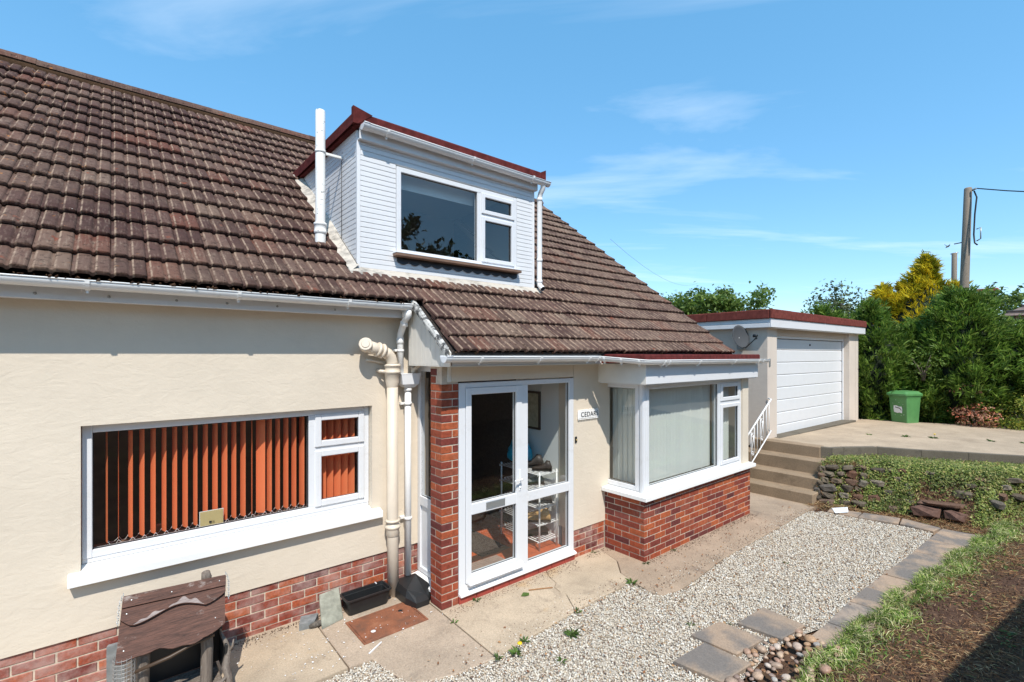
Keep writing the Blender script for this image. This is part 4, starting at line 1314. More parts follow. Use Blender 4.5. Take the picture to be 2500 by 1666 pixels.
# ---- bay window frames, sill, fascia, flat roof
bd0, bd1 = yC + 0.045, yC + 0.115
BZ0, BZ1 = 0.800, 2.098
mb = MB()
ring(mb, 'y', 4.955, 7.41, BZ0, BZ1, 0.06, bd0, bd1)
pbox(mb, 'y', 6.700, 6.770, bd0 + 0.001, bd1 - 0.001, BZ0 + 0.06, BZ1 - 0.06, 0.004)
pbox(mb, 'y', 6.770, 7.35, bd0 + 0.001, bd1 - 0.001, 1.735, 1.785, 0.004)
pbox(mb, 'y', 4.95, 7.42, bd0 + 0.01, bd1, 0.786, BZ0 - 0.001, 0.003)
mb.build('front_frame', M['upvc'], bay)
bg = yC + 0.075
pane(bay, 'y', 5.010, 6.704, 0.856, 2.042, bg); gasket(bay, 'y', 5.010, 6.704, 0.856, 2.042, bg - 0.008)
for a, b in ((0.862, 1.733), (1.787, 2.036)):
    mb = MB(); ring(mb, 'y', 6.768, 7.352, a - 0.004, b + 0.004, 0.055, bd0 - 0.016, bd0 + 0.03, 0.006); mb.build('sash', M['upvc'], bay)
    pane(bay, 'y', 6.82, 7.30, a + 0.049, b - 0.049, bg - 0.015); gasket(bay, 'y', 6.82, 7.30, a + 0.047, b - 0.047, bg - 0.022)
bs0, bs1 = 4.905, 4.965
mb = MB(); ring(mb, 'x', 3.505, 4.085, BZ0, BZ1, 0.055, bs0, bs1); pbox(mb, 'x', 3.50, 4.09, bs0 + 0.01, bs1, 0.786, BZ0 - 0.001, 0.003); mb.build('side_frame', M['upvc'], bay)
pane(bay, 'x', 3.555, 4.035, 0.850, 2.046, bs0 + 0.03); gasket(bay, 'x', 3.556, 4.034, 0.851, 2.045, bs0 + 0.02)
mb = MB(); mb.box(4.905, yC + 0.045, 0.788, 4.953, 3.503, BZ1, 0.006); mb.box(4.895, yC + 0.055, 0.788, 4.904, 3.48, BZ1, 0.003); mb.build('corner_post', M['upvc'], bay)
mb = MB(); mb.box(7.412, yC + 0.02, 0.74, 7.60, 4.2, 2.12); mb.build('bay_return', M['render'], bay)
# sill: two mitred pieces in one slab
mb = MB()
zs0, zs1, zs2 = 0.736, 0.778, 0.790
o_, i_ = (4.778, yC - 0.072), (4.96, yC + 0.05)
vsill = [(4.778, 3.976, zs0), (o_[0], o_[1], zs0), (7.655, o_[1], zs0), (4.778, 3.976, zs1), (o_[0], o_[1], zs1), (7.655, o_[1], zs1), (4.93, 3.976, zs2), (4.93, yC + 0.08, zs2), (7.655, yC + 0.08, zs2), (4.93, 3.976, zs0), (4.93, yC + 0.08, zs0), (7.655, yC + 0.08, zs0)]
mb.add(vsill, [[0, 1, 4, 3], [1, 2, 5, 4], [3, 4, 7, 6], [4, 5, 8, 7], [0, 9, 10, 1], [1, 10, 11, 2], [2, 11, 8, 5], [6, 7, 10, 9], [7, 8, 11, 10]])
mb.build('sill', M['white_paint'], bay)
# fascia boards
mb = MB(); mb.prism([(4.720, 4.088), (4.735, 3.285), (4.758, 3.306), (4.758, 4.088)], 2.112, 2.352, 'z'); mb.build('side_fascia', M['clad_cream'], bay)
mb = MB(); mb.box(4.740, 3.285, 2.112, 7.655, 3.305, 2.352, 0.003); mb.build('front_fascia', M['upvc'], bay)
mb = MB(); mb.box(4.759, 3.307, 2.100, 7.65, 4.2, 2.111); mb.build('soffit', M['upvc'], bay)
mb = MB()
mb.prism([(4.52, 3.97), (4.695, 3.285), (7.66, 3.285), (7.66, 4.10), (4.50, 4.10)], 2.353, 2.405, 'z')
mb.build('roof_slab', M['deck'], bay)
def felt(name, parent, pts, h, z, th=0.05):
    """upstand of mineral felt along a polyline"""
    mb = MB()
    for (a, b) in zip(pts[:-1], pts[1:]):
        a_, b_ = Vector(a), Vector(b); d = (b_ - a_).normalized(); nn = Vector((-d.y, d.x)) * th
        vs = []
        for p in (a_, b_):
            for off, dz in ((0, 0), (0, h - 0.015), (0.25, h), (0.6, h), (1.0, h - 0.02), (1.0, 0)):
                q = p + nn * off; vs.append((q.x, q.y, z + dz))
        fs = [[i, i + 1, 7 + i, 6 + i] for i in range(5)] + [[0, 1, 2, 3, 4, 5], [6, 7, 8, 9, 10, 11]]
        mb.add(vs, fs)
    return mb.build(name, M['felt_red'], parent)
felt('felt_edge', bay, [(4.490, 3.80), (4.690, 3.275)], 0.105, 2.360)
felt('felt_edge', bay, [(4.690, 3.275), (7.70, 3.275)], 0.105, 2.358)
mb = MB(); mb.prism([(3.30, 2.41), (3.30, 2.445), (4.0, 2.462), (4.0, 2.41)], 4.70, 7.655, 'x'); mb.build('flat_roof', M['felt_red'], bay)

# ================================================================== ROOF
roof = empty('roof', (2.5, 5.8, 3.0), house)
def roof_z(y): return 2.488 + SL * (y - 3.642)
DY0, DX0, DX1, DYB = 4.690, 1.885, 4.268, 6.62      # dormer front, sides and back
RIDGE_Y = 8.15
def deck_piece(mb, x0, x1, ya, yb, off=-0.05, th=0.05):
    vs = []
    for x in (x0, x1):
        for (y, dz) in ((ya, off), (yb, off), (yb, off - th), (ya, off - th)):
            vs.append((x, y, roof_z(y) + dz))
    mb.add(vs, [[0, 1, 2, 3], [7, 6, 5, 4], [0, 4, 5, 1], [1, 5, 6, 2], [2, 6, 7, 3], [3, 7, 4, 0]])
mb = MB()
deck_piece(mb, XL, 2.31, 4.46, RIDGE_Y) if False else None
deck_piece(mb, XL, DX0 + 0.01, 4.47, RIDGE_Y)
deck_piece(mb, DX0 + 0.011, 2.309, 4.47, DY0 + 0.02)
deck_piece(mb, 2.31, DX1 - 0.011, 3.69, DY0 + 0.02)
deck_piece(mb, DX1 - 0.01, XR - 0.01, 3.69, RIDGE_Y)
deck_piece(mb, DX0 + 0.011, DX1 - 0.011, DYB - 0.05, RIDGE_Y)
# back slope
mb.quad((XL, RIDGE_Y, roof_z(RIDGE_Y) - 0.02), (XR, RIDGE_Y, roof_z(RIDGE_Y) - 0.02), (XR, 12.3, roof_z(RIDGE_Y) - 0.02 - SL * 4.15), (XL, 12.3, roof_z(RIDGE_Y) - 0.02 - SL * 4.15))
mb.build('roof_deck', M['deck'], roof)

# one interlocking tile: two flat ribs between narrow channels
TW = 0.2
prof = [(0.000, 0.004), (0.006, 0.000), (0.014, 0.001), (0.024, 0.015), (0.032, 0.017), (0.082, 0.017), (0.092, 0.013), (0.100, 0.002), (0.112, 0.001), (0.122, 0.015), (0.130, 0.017), (0.182, 0.017), (0.192, 0.013), (0.1985, 0.004)]
TL = 0.375
def tile_mesh_np(seed):
    r = np.random.default_rng(seed)
    n = len(prof)
    px = np.array([p[0] for p in prof]); pz = np.array([p[1] for p in prof])
    rows = [0.0, 0.006, 0.17, TL]
    zoff = [0.0, 0.003, 0.0, 0.0]
    V = []; UV = []
    for j, (s, dz) in enumerate(zip(rows, zoff)):
        ss = s + (r.normal(0, 0.0022, n) if j < 2 else 0)
        # lower end rides on the course beneath; upper end lies on the deck
        lift = 0.044 * (1 - s / TL)
        for k in range(n):
            V.append((px[k], ss[k] if j < 2 else s, pz[k] + lift + dz + (r.normal(0, 0.0006)))); UV.append((px[k] / TW, s / TL))
    # nib face under the front edge
    for k in range(n):
        V.append((px[k], 0.004, pz[k] + 0.044 - 0.029)); UV.append((px[k] / TW, 0.0))
    # right side skirt
    F = []
    for j in range(len(rows) - 1):
        for k in range(n - 1):
            F.append([j * n + k, j * n + k + 1, (j + 1) * n + k + 1, (j + 1) * n + k])
    b = len(rows) * n
    for k in range(n - 1):
        F.append([b + k, b + k + 1, k + 1, k])
    V += [(0.1985, 0.0, 0.012), (0.1985, TL, -0.012), (0.0, 0.0, 0.012), (0.0, TL, -0.012)]
    UV += [(1, 0), (1, 1), (0, 0), (0, 1)]
    q = b + n
    F.append([n - 1, q, q + 1, (len(rows) - 1) * n + n - 1])
    F.append([q + 2, 0, (len(rows) - 1) * n, q + 3])
    return np.array(V, float), np.array(F, int), np.array(UV, float)
TM = [tile_mesh_np(100 + k) for k in range(4)]
tmesh = [fast_mesh('roof_tile', v, f, M['tile'], uv) for v, f, uv in TM]
ang = math.atan(SL)
ROT = np.array(Matrix.Rotation(ang, 3, 'X'))
course_y = [3.640, 3.825, 4.050, 4.268]
while course_y[-1] < RIDGE_Y - 0.45:
    course_y.append(course_y[-1] + 0.2474)
tiles = []
for ci, y0 in enumerate(course_y):
    ncol = int(round((XR - XL) / TW))
    for k in range(ncol):
        x0 = XL + k * TW
        xc = x0 + TW / 2; yc = y0 + 0.13
        if ci < 3 and x0 < 2.29: continue
        if DX0 + 0.05 < xc < DX1 - 0.03 and DY0 + 0.02 < yc < DYB - 0.12: continue
        if DX0 < xc < DX1 and DY0 + 0.02 < y0 + 0.05 < DYB - 0.2: continue
        tiles.append((x0 - 0.01, 4.288 if (ci == 3 and x0 < 2.26) else y0))
# how large each one shows
camv = np.array([0, 0, 2.46]); fw = np.array([math.cos(R(50.3)), math.sin(R(50.3)), 0]); rt = np.array([math.sin(R(50.3)), -math.cos(R(50.3)), 0])
def shown(p):
    q = np.array(p) - camv; d = q @ fw
    if d < 0.3: return -1
    u = 1250 + 1174.6 * (q @ rt) / d; v = 866 - 1174.6 * q[2] / d
    if u < -30 or u > 2530 or v < -30 or v > 1690: return -1
    vd = q / np.linalg.norm(q)
    nrm = np.array([0, -SL, 1]) / math.sqrt(1 + SL * SL)
    return abs(vd @ nrm) / (q @ q)
sc_ = [(shown((x + 0.1, y + 0.12, roof_z(y + 0.12))), i) for i, (x, y) in enumerate(tiles)]
sc_.sort(reverse=True)
own = {i for s, i in sc_[:298] if s > 0}
SV, SF, SU = [], [], []; nv = 0
for i, (x, y) in enumerate(tiles):
    jx, jy, jz = random.uniform(-0.002, 0.002), random.uniform(-0.006, 0.006), random.uniform(-0.001, 0.002)
    ra, rb = random.uniform(-0.008, 0.008), random.uniform(-0.008, 0.008)
    base = Vector((x + jx, y + jy, roof_z(y + jy) - 0.018 + jz))
    k = random.randrange(4)
    mrot = Matrix.Rotation(ang + ra * 0.6, 4, 'X') @ Matrix.Rotation(rb, 4, 'Z')
    if i in own:
        link('roof_tile', tmesh[k], roof, base, mrot.to_euler())
    else:
        v, f, uv = TM[k]
        SV.append(v @ np.array(mrot.to_3x3()).T + np.array(base)); SF.append(f + nv); SU.append(uv); nv += len(v)
o = fast_obj('roof_tile', np.concatenate(SV), np.concatenate(SF), M['tile'], roof, None, np.concatenate(SU), kind='stuff')

# ridge tiles
for k in range(int((XR - XL) / 0.45) + 1):
    x0 = XL + k * 0.45; x1 = min(x0 + 0.4485, XR + 0.01)
    if x1 - x0 < 0.1: continue
    mb = MB(); vs = []; nseg = 8
    zc = roof_z(RIDGE_Y) - 0.055 + random.uniform(-0.005, 0.005)
    for (xx, rr) in ((x0, 0.128), (x1, 0.128)):
        for s in range(nseg + 1):
            a = math.pi * (0.05 + 0.9 * s / nseg); vs.append((xx, RIDGE_Y + rr * math.cos(a), zc + rr * math.sin(a)))
    for (xx, rr) in ((x0, 0.11), (x1, 0.11)):
        for s in range(nseg + 1):
            a = math.pi * (0.05 + 0.9 * s / nseg); vs.append((xx, RIDGE_Y + rr * math.cos(a), zc + rr * math.sin(a)))
    m_ = nseg + 1; fs = []
    for s in range(nseg):
        fs.append([s, s + 1, m_ + s + 1, m_ + s]); fs.append([s, s + 1, 2 * m_ + s + 1, 2 * m_ + s]); fs.append([m_ + s, m_ + s + 1, 3 * m_ + s + 1, 3 * m_ + s])
    mb.add(vs, fs); mb.build('ridge_tile', M['tile'], roof)
mb = MB(); mb.tube([(XL, RIDGE_Y, roof_z(RIDGE_Y) - 0.055), (XR, RIDGE_Y, roof_z(RIDGE_Y) - 0.055)], 0.117, 14); mb.build('ridge_mortar', M['moss'], roof)
# moss and grit along the course edges and joints
n = 8200
ci = rng.integers(0, len(course_y), n); xm = rng.uniform(XL, XR, n)
side = rng.random(n) < 0.25
cy = np.array(course_y)
ym = np.where(side, cy[ci] + rng.uniform(0, 0.24, n), cy[ci] + rng.uniform(-0.006, 0.012, n))
xm = np.where(side, np.round((xm - XL) / TW) * TW + XL - 0.012, xm)
ok = ((ci > 2) | (xm > 2.3)) & ~((xm > DX0) & (xm < DX1) & (ym > DY0 - 0.03) & (ym < DYB)) & (xm > -1.6)
ok &= ~side | (xm < 2.2) | (rng.random(n) < 0.25)
xm, ym, side = xm[ok], ym[ok], side[ok]; n = len(xm)
zm = 2.488 + SL * (ym - 3.642) + np.where(side, 0.0, 0.0) - 0.006
s = rng.uniform(0.006, 0.014, n) * np.where(rng.random(n) < 0.04, 1.7, 1)
V, F = scatter(ov, of, np.stack([xm, ym, zm], 1), np.stack([s * 1.4, s, s * 0.8], 1), rand_rot(n))
fast_obj('moss', V, F, M['moss'], roof, kind='stuff')

# verge bedding: porch verge on the left, gable verge on the right
def verge_strip(name, x, y0, y1, mat, w=0.022):
    mb = MB(); vs = []; fs = []; n = 16
    for i in range(n + 1):
        y = y0 + (y1 - y0) * i / n; z = roof_z(y)
        j = random.uniform(-0.007, 0.007)
        vs += [(x + j, y, z - 0.065 + random.uniform(-0.008, 0.008)), (x + j - 0.006, y, z - 0.022), (x + j + 0.004, y, z + 0.012 + random.uniform(-0.004, 0.006)), (x + w + 0.01, y, z + 0.014), (x + w + 0.012, y, z - 0.065)]
    for i in range(n):
        for k in range(4): fs.append([i * 5 + k, i * 5 + k + 1, i * 5 + 6 + k, i * 5 + 5 + k])
    fs += [[0, 1, 2, 3, 4], [n * 5 + k for k in range(5)]]
    mb.add(vs, fs); return mb.build(name, mat, roof)
verge_strip('verge_mortar', 2.278, 3.665, 4.44, M['verge'])
verge_strip('verge_mortar', XR - 0.02, 3.66, RIDGE_Y, M['far_tile'])
mb = MB(); mb.box(7.46, 3.70, 2.40, 7.56, 3.72, 2.47); mb.prism([(3.70, roof_z(3.70) - 0.20), (3.70, roof_z(3.70) - 0.06), (RIDGE_Y, roof_z(RIDGE_Y) - 0.06), (RIDGE_Y, roof_z(RIDGE_Y) - 0.22)], 7.555, 7.575, 'x'); mb.build('barge_board', M['upvc'], roof)
# dark felt showing under the porch tiles
mb = MB(); mb.box(2.33, 3.652, 2.455, 7.55, 3.656, 2.480); mb.build('eave_felt', M['deck'], roof)

# ================================================================== DORMER
dm = empty('dormer', (3.1, 4.7, 3.3), house)
DZT = 4.73
# solid shell
mb = MB()
mb.box(DX0 + 0.012, DY0 + 0.012, 3.27, 2.318, DY0 + 0.10, 4.70); mb.box(3.958, DY0 + 0.012, 3.27, DX1 - 0.012, DY0 + 0.10, 4.70)
mb.box(2.318, DY0 + 0.012, 3.27, 3.958, DY0 + 0.10, 3.515); mb.box(2.318, DY0 + 0.012, 4.452, 3.958, DY0 + 0.10, 4.70)
mb.prism([(DY0 + 0.101, roof_z(DY0) - 0.05), (DYB + 0.1, roof_z(DYB + 0.1) - 0.1), (DYB + 0.1, 4.72), (DY0 + 0.101, 4.72)], DX0 + 0.012, DX0 + 0.07, 'x')
mb.prism([(DY0 + 0.101, roof_z(DY0) - 0.05), (DYB + 0.1, roof_z(DYB + 0.1) - 0.1), (DYB + 0.1, 4.72), (DY0 + 0.101, 4.72)], DX1 - 0.07, DX1 - 0.012, 'x')
mb.build('dormer_shell', M['room_mid'], dm)
PIT = 0.0515
def board_row(x0, x1, z0, z1, face):
    mb = MB()
    mb.prism([(face + 0.012, z0), (face + 0.003, z0 + 0.001), (face, z0 + 0.005), (face, z1 - 0.006), (face + 0.006, z1 - 0.001), (face + 0.012, z1 - 0.001)], x0, x1, 'x')
    return mb.build('cladding_board', M['cladding'], dm)
z = 3.335
while z < 4.70:
    z1 = min(z + PIT, 4.70)
    if z1 > 3.50 and z < 4.452:
        board_row(DX0 + 0.03, 2.30, z, z1, DY0); board_row(3.975, DX1 - 0.03, z, z1, DY0)
    else:
        board_row(DX0 + 0.03, DX1 - 0.03, z, z1, DY0)
    z += PIT
z = roof_z(DY0) + 0.03
while z < 4.715:
    z1 = min(z + PIT, 4.715)
    y1a = 3.642 + (z - 2.488) / SL - 0.03; y1b = 3.642 + (z1 - 2.488) / SL - 0.03
    if y1a > DY0 + 0.05:
        mb = MB(); f = DX0
        A = [(f + 0.012, z), (f + 0.003, z + 0.001), (f, z + 0.005), (f, z1 - 0.006), (f + 0.006, z1 - 0.001), (f + 0.012, z1 - 0.001)]
        n_ = len(A); vs = [(p[0], DY0 + 0.03, p[1]) for p in A] + [(p[0], (y1a if i < 3 else y1b), p[1]) for i, p in enumerate(A)]
        mb.add(vs, [list(range(n_)), list(range(n_, 2 * n_))] + [[i, (i + 1) % n_, n_ + (i + 1) % n_, n_ + i] for i in range(n_)])
        mb.build('cladding_board', M['cladding'], dm)
    z += PIT
for x0, x1, y0, y1 in ((DX0 - 0.006, DX0 + 0.029, DY0 - 0.006, DY0 + 0.029), (DX1 - 0.029, DX1 + 0.006, DY0 - 0.006, DY0 + 0.02)):
    mb = MB(); mb.box(x0, y0, roof_z(DY0) + 0.005, x1, y1, 4.705, 0.003); mb.build('corner_trim', M['cladding'], dm)
# window
wd0, wd1 = DY0 - 0.012, DY0 + 0.055
mb = MB(); ring(mb, 'y', 2.305, 3.965, 3.525, 4.448, 0.052, wd0, wd1)
pbox(mb, 'y', 3.350, 3.412, wd0 + 0.001, wd1, 3.577, 4.396, 0.004); pbox(mb, 'y', 3.412, 3.913, wd0 + 0.001, wd1, 4.118, 4.158, 0.004)
mb.build('window_frame', M['upvc'], dm)
pane(dm, 'y', 2.353, 3.354, 3.573, 4.400, DY0 + 0.02); gasket(dm, 'y', 2.354, 3.353, 3.574, 4.399, DY0 + 0.012)
for a, b in ((3.577, 4.118), (4.158, 4.398)):
    mb = MB(); ring(mb, 'y', 3.408, 3.917, a - 0.003, b + 0.003, 0.048, wd0 - 0.015, wd0 + 0.03, 0.005); mb.build('sash', M['upvc'], dm)
    pane(dm, 'y', 3.452, 3.873, a + 0.042, b - 0.042, DY0 + 0.008); gasket(dm, 'y', 3.453, 3.872, a + 0.043, b - 0.043, DY0 - 0.001)
mb = MB(); mb.box(2.265, DY0 - 0.085, 3.492, 3.985, DY0 - 0.001, 3.522, 0.004); mb.build('window_sill', M['wood_sill'], dm)
mb = MB(); mb.box(2.262, DY0 - 0.087, 3.5225, 3.988, DY0 - 0.002, 3.532, 0.002); mb.build('sill_nosing', M['upvc'], dm)
# scalloped dark strip, shade under the sill put into its shape and colour
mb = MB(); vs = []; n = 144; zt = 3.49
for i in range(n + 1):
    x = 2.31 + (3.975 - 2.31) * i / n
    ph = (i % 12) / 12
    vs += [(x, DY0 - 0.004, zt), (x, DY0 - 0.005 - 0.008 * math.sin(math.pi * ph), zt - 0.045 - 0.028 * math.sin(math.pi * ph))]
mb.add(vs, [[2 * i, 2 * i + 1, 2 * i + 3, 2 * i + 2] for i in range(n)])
mb.build('sill_shade_strip', M['lead'], dm)
# roof, felt edges, fascia, gutter, downpipe
mb = MB(); mb.box(DX0 - 0.05, DY0 - 0.07, 4.722, DX1 + 0.08, DYB + 0.35, 4.800); mb.build('flat_roof', M['felt_red'], dm)
felt('felt_edge', dm, [(DX0 - 0.075, DY0 - 0.085), (DX1 + 0.13, DY0 - 0.085)], 0.115, 4.735, 0.04)
felt('felt_edge', dm, [(DX0 - 0.075, DYB + 0.35), (DX0 - 0.075, DY0 - 0.085)], 0.115, 4.728, 0.04)
mb = MB(); mb.prism([(DX0 - 0.078, 4.73), (DX0 - 0.03, 4.73), (DX0 + 0.12, 4.853), (DX0 - 0.03, 4.885), (DX0 - 0.078, 4.895)], DY0 - 0.090, DY0 - 0.04, 'y'); mb.build('felt_corner', M['felt_red'], dm)
mb = MB(); mb.prism([(DX1 + 0.134, 4.735), (DX1 + 0.134, 4.890), (DX1 + 0.06, 4.853), (DX1 + 0.06, 4.735)], DY0 - 0.090, DY0 - 0.04, 'y'); mb.build('felt_corner', M['felt_red'], dm)
mb = MB(); mb.box(DX0 + 0.0, DY0 - 0.055, 4.605, DX1 + 0.02, DY0 - 0.036, 4.722, 0.003); mb.box(DX0, DY0 - 0.035, 4.605, DX1 + 0.02, DY0 - 0.001, 4.615); mb.build('fascia', M['upvc'], dm)
mb = MB(); gutter(mb, [(DX0 + 0.01, DY0 - 0.115, 4.728), (DX1 + 0.155, DY0 - 0.115, 4.715)], 0.052); mb.build('gutter_channel', M['gutter'], dm)
mb = MB(); gutter(mb, [(DX0 - 0.0, DY0 - 0.115, 4.729), (DX0 + 0.06, DY0 - 0.115, 4.729)], 0.057); mb.build('gutter_end', M['upvc_clean'], dm)
for x in (2.14, 3.20, 4.12): gutter_bracket('gutter_bracket', dm, (x, DY0 - 0.115, 4.725), (1, 0, 0), 0.052)
mb = MB(); mb.tube([(4.335, DY0 - 0.112, 4.69), (4.335, DY0 - 0.10, 4.63), (4.333, DY0 - 0.06, 4.58), (4.333, DY0 - 0.042, 4.53), (4.328, DY0 - 0.042, 3.42), (4.326, DY0 - 0.05, 3.37), (4.318, DY0 - 0.12, 3.315)], 0.034, 14, cap=False); mb.build('downpipe', M['gutter_clean'], dm)
for z in (4.50, 3.70, 3.42):
    mb = MB(); mb.lathe([(0.034, -0.02), (0.0385, -0.019), (0.0385, 0.019), (0.034, 0.02)], (4.331, DY0 - 0.042, z), 14); mb.build('pipe_clip', M['gutter_clean'], dm)
mb = MB(); mb.tube([(4.3205, DY0 - 0.10, 3.331), (4.318, DY0 - 0.118, 3.317)], 0.030, 12); mb.build('pipe_mouth', M['gasket'], dm)
# flashings
mb = MB(); vs = []; n = 26
for i in range(n + 1):
    y = DY0 - 0.05 + (DYB - 0.02 - DY0 + 0.05) * i / n
    w = 0.10 + random.uniform(-0.014, 0.014)
    z = roof_z(y) + 0.034
    vs += [(DX0 - w, y, z - 0.012), (DX0 - w * 0.6, y + 0.01, z + 0.010 + random.uniform(-0.004, 0.006)), (DX0 - 0.012, y + 0.015, z + 0.055), (DX0 + 0.006, y + 0.015, z + 0.06)]
mb.add(vs, [[4 * i + k, 4 * i + k + 1, 4 * i + 5 + k, 4 * i + 4 + k] for i in range(n) for k in range(3)])
mb.build('side_flashing', M['flashing'], dm)
mb = MB(); mb.prism([(DY0 - 0.012, 3.305), (DYB - 0.1, roof_z(DYB - 0.1) + 0.03), (DYB - 0.1, roof_z(DYB - 0.1) + 0.065), (DY0 - 0.012, roof_z(DY0) + 0.075)], DX0 - 0.011, DX0 - 0.004, 'x'); mb.build('side_soaker', M['lead'], dm)
mb = MB(); vs = []; n = 60
for i in range(n + 1):
    x = DX0 - 0.10 + (DX1 + 0.08 - DX0 + 0.10) * i / n
    w = 0.085 + random.uniform(-0.012, 0.012)
    vs += [(x, DY0 - w, roof_z(DY0 - w) + 0.028), (x, DY0 - w * 0.5, roof_z(DY0 - w * .5) + 0.036 + random.uniform(-0.003, 0.004)), (x, DY0 - 0.002, 3.337), (x, DY0 + 0.01, 3.340)]
mb.add(vs, [[4 * i + k, 4 * i + k + 1, 4 * i + 5 + k, 4 * i + 4 + k] for i in range(n) for k in range(3)])
mb.build('front_flashing', M['flashing'], dm)
# room behind the dormer window
mb = MB(); mb.box(1.96, DY0 + 0.11, 4.60, 4.19, 6.60, 4.66); mb.build('ceiling', M['room_white'], dm)
mb = MB(); mb.box(1.96, 6.50, 3.30, 4.19, 6.58, 4.595); mb.build('room_back', M['room_mid'], dm)
mb = MB(); mb.box(1.96, DY0 + 0.105, 3.25, 4.19, 6.49, 3.29); mb.build('floor', M['room'], dm)
mb = MB(); mb.box(2.32, DY0 + 0.16, 4.28, 3.40, DY0 + 0.17, 4.46); mb.build('roller_blind', M['room_white'], dm)

# white vent pipe beside the dormer
vp = empty('vent_pipe', (1.655, 5.09, 3.6), house)
vx_, vy_ = 1.652, 5.09
mb = MB(); mb.lathe([(0.0, 5.0), (0.044, 5.0), (0.048, 4.99), (0.048, 3.83)], (vx_, vy_, -0.02), 18); mb.build('pipe', M['peeling'], vp)
mb = MB(); mb.lathe([(0.048, 3.70), (0.062, 3.715), (0.062, 3.735), (0.058, 3.74), (0.058, 3.79), (0.064, 3.795), (0.064, 3.815), (0.049, 3.825)], (vx_, vy_, 0), 18); mb.build('socket', M['peeling'], vp)
mb = MB(); mb.lathe([(0.052, 3.50), (0.052, 3.70)], (vx_, vy_, 0), 18); mb.build('base', M['peeling'], vp)
mb = MB(); mb.lathe([(0.048, -0.014), (0.053, -0.013), (0.053, 0.013), (0.048, 0.014)], (vx_, vy_, 4.555), 18)
mb.box(vx_ + 0.045, vy_ - 0.012, 4.535, DX0 - 0.002, vy_ + 0.012, 4.560, 0.002); mb.build('pipe_bracket', M['peeling'], vp)
mb = MB(); mb.tube([(DX0 - 0.006, vy_ + 0.02, 4.53), (DX0 - 0.006, vy_ + 0.02, roof_z(vy_) + 0.09)], 0.003, 6); mb.build('cable', M['wire'], vp)

# ================================================================== ROOMS
rm = empty('rooms', (2.5, 5.5, 0), house)
mb = MB()
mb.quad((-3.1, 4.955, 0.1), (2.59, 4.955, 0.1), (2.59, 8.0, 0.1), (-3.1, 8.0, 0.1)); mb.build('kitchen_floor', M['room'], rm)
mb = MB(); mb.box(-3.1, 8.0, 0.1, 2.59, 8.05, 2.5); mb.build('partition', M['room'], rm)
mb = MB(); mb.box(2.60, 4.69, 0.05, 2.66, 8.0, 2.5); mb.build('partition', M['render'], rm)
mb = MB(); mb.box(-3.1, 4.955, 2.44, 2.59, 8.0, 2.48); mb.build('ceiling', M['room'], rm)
mb = MB(); mb.box(-0.17, yA + 0.142, 0.90, 2.03, yA + 0.40, 0.945, 0.004); mb.build('window_board', M['wood_sill'], rm)
# porch interior
mb = MB(); mb.box(2.62, 4.05, 0.085, 4.27, 6.2, 0.105); mb.build('porch_floor', M['terracotta'], rm)
mb = MB(); mb.box(4.275, 4.24, 0.06, 4.33, 5.06, 2.345); mb.build('partition', M['room_white'], rm)
mb = MB(); mb.box(4.275, 5.062, 0.06, 4.33, 6.3, 2.345); mb.build('partition', M['dark_mat'], rm)  # darkness of the unlit doorway is put into this wall colour
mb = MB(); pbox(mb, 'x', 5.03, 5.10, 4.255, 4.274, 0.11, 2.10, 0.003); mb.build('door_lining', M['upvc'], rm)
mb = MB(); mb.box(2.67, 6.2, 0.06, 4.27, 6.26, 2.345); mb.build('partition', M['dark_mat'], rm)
mb = MB(); mb.box(2.61, 4.13, 2.30, 4.27, 6.2, 2.34); mb.build('ceiling', M['room_mid'], rm)
mb = MB(); ring(mb, 'y', 2.72, 3.52, 0.11, 2.12, 0.07, 6.13, 6.19); pbox(mb, 'y', 2.79, 3.45, 6.14, 6.18, 1.0, 1.08); mb.build('inner_door', M['upvc'], rm)
# bay room
mb = MB(); mb.box(4.34, 6.3, 0.06, 7.19, 6.35, 2.4); mb.build('partition', M['room_mid'], rm)
mb = MB(); mb.box(4.97, 3.52, 0.70, 7.19, 6.3, 0.72); mb.build('bay_floor', M['room'], rm)
mb = MB(); mb.box(4.97, 3.45, 2.116, 7.19, 6.3, 2.14); mb.build('ceiling', M['room_mid'], rm)

